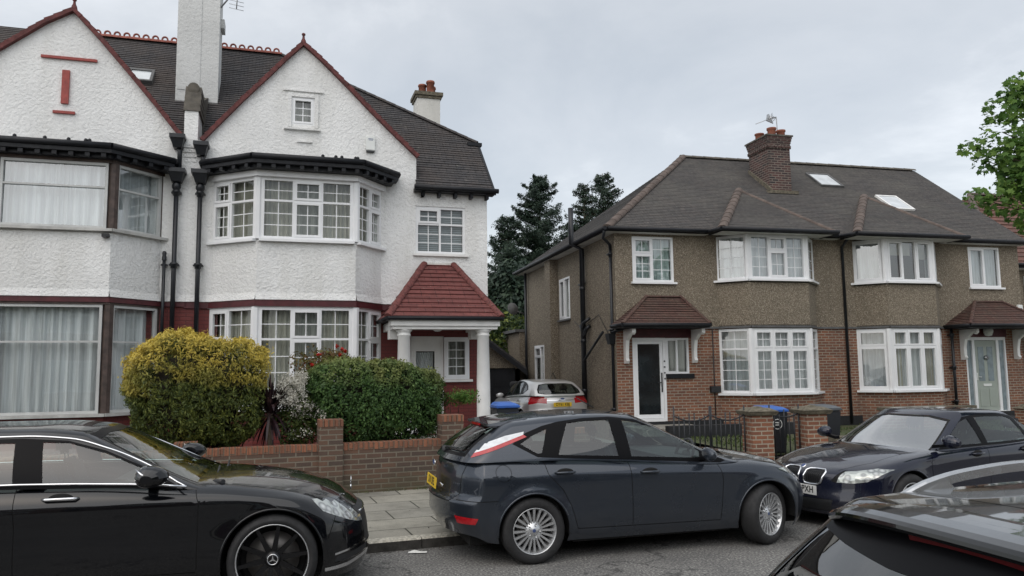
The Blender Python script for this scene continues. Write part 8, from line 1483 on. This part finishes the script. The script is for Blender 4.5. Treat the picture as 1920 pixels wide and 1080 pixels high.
    for s in (-1, 1):
        g = G(); zr = lambda x: float(spl(sp['gh']['zt'])(x)); pts = [(0.26, s * 0.575, zr(0.26) - 0.030), (0.36, s * 0.58, zr(0.36) + 0.005), (0.52, s * 0.583, zr(0.5) + 0.032), (0.80, s * 0.585, zr(0.8) + 0.046), (1.4, s * 0.587, zr(1.4) + 0.048), (2.0, s * 0.58, zr(2.0) + 0.035), (2.25, s * 0.575, zr(2.25) - 0.02)]
        f = spl([(p[0], p[2]) for p in pts]); xs = np.linspace(0.26, 2.25, 40); prev = None
        for x in xs:
            z = float(f(x)); y = s * (0.575 + 0.012 * math.sin((x - 0.26) / 2 * math.pi)); b0 = zr(x) - 0.045; hh = min(0.034, (z - b0) * 0.8); cur = [(x, y - 0.018, z - hh), (x, y - 0.016, z - 0.006), (x, y - 0.008, z), (x, y + 0.008, z), (x, y + 0.016, z - 0.006), (x, y + 0.018, z - hh)]
            if prev:
                for i in range(6): j = (i + 1) % 6; g.poly([prev[i], cur[i], cur[j], prev[j]], 0, True)
            prev = cur
        ro = g.build('roof_rail', 'satin', t, t); g = G(); g.hexa([(0.30, s * 0.565 - 0.012, 1.39), (0.50, s * 0.565 - 0.012, 1.40), (0.50, s * 0.565 + 0.012, 1.40), (0.30, s * 0.565 + 0.012, 1.39), (0.33, s * 0.575 - 0.012, zr(0.4) - 0.01), (0.44, s * 0.575 - 0.012, zr(0.5) + 0.01), (0.44, s * 0.575 + 0.012, zr(0.5) + 0.01), (0.33, s * 0.575 + 0.012, zr(0.4) - 0.01)]); g.build('rail_foot', 'satin', ro, t)
    plate(t, '', -0.50, 0.80, 0, 'yellow_plate', True)
estate_near()
# ---------------------------------------------------------------- the other side of the street, behind the camera (seen in glass and paint)
def opposite():
    g = G(); g.box(-40, 40, -6.2, -3.4, 0.0, 0.11); o = g.build('near_pavement', 'slabs'); o.matrix_world = frame_matrix((0, 0, 16)); o['kind'] = 'structure'
    FO = (0, 0, 196.0); looks = ['red brick', 'pebbledash fronted', 'cream rendered', 'darker brick', 'white-gabled', 'brown brick']; mats = ['brick2', 'pebbledash', 'white_small', 'brick_wall', 'brick2', 'pebbledash']
    for k in range(6):
        u0 = -22 + 7.4 * k; u1 = u0 + 6.9; y = 11.5; t = T('terraced_house', looks[k] + ' house across the street, number %s from the end of the row' % ['one', 'two', 'three', 'four', 'five', 'six'][k], 'house', FO, ((u0 + u1) / 2, y, 0), 'houses across the street')
        fm = FM((u0, y), (u1, y)); g = G(); hs = [(0.8, 3.4, 1.0, 2.6), (4.6, 5.6, 0.15, 2.4), (0.8, 3.2, 3.9, 5.2), (4.4, 5.8, 3.9, 5.2)]; wall(g, fm, [(0, 5.9), (6.9, 5.9)], 0, hs); g.box(u0, u0 + 0.1, y + 0.01, y + 8, 0, 5.9); g.box(u1 - 0.1, u1, y + 0.01, y + 8, 0, 5.9); g.build('wall', mats[k], t, t)
        g = G(); g.box(u0 + 0.2, u1 - 0.2, y + 1.0, y + 1.1, 0, 5.8); g.build('interior', 'room', t, t)
        g = G(); g.poly([(u0 - 0.2, y - 0.3, 5.8), (u1 + 0.2, y - 0.3, 5.8), (u1 - 1.5, y + 4, 9), (u0 + 1.5, y + 4, 9)]); g.poly([(u0 - 0.2, y - 0.3, 5.8), (u0 + 1.5, y + 4, 9), (u0 - 0.2, y + 8.3, 5.8)]); g.poly([(u1 + 0.2, y - 0.3, 5.8), (u1 - 1.5, y + 4, 9), (u1 + 0.2, y + 8.3, 5.8)]); g.build('roof', 'tile_brown', t, t)
        for i, q in enumerate(hs):
            if i == 1: g = G(); g.fbox(fm, q[0], q[1], q[2], q[3], -0.1, -0.04); g.build('door', 'maroon', t, t)
            else: window(t, t, fm, *q[:2], *q[2:], [(1, [(0.3, True, 1, 1), (0.7, False, 1, 1)]), (1, [(1, False, 1, 1)])], 'window', 0.06, -0.04, curtain='net')
    for k, (x, y) in enumerate(((-7.5, -7.0), (15.0, -9.0))):
        t = T('street_tree', ['leafy street tree behind the camera to the left', 'leafy street tree behind the camera to the right'][k], 'tree', WORLD, (x, y, 0.1)); g = G(); g.tube([(x, y, 0.1), (x, y, 2.6), (x + 0.1, y, 4.6)], [0.17, 0.13, 0.08], 10); g.build('trunk', 'bark', t, t)
        A, d = blob(5000, (x, y, 5.6), (2.0, 2.0, 1.9), 30 + k, 0.3, 0.35); leafmesh('foliage', 'maple', t, t, A, d, 0.16, 'maple', 0)
opposite()
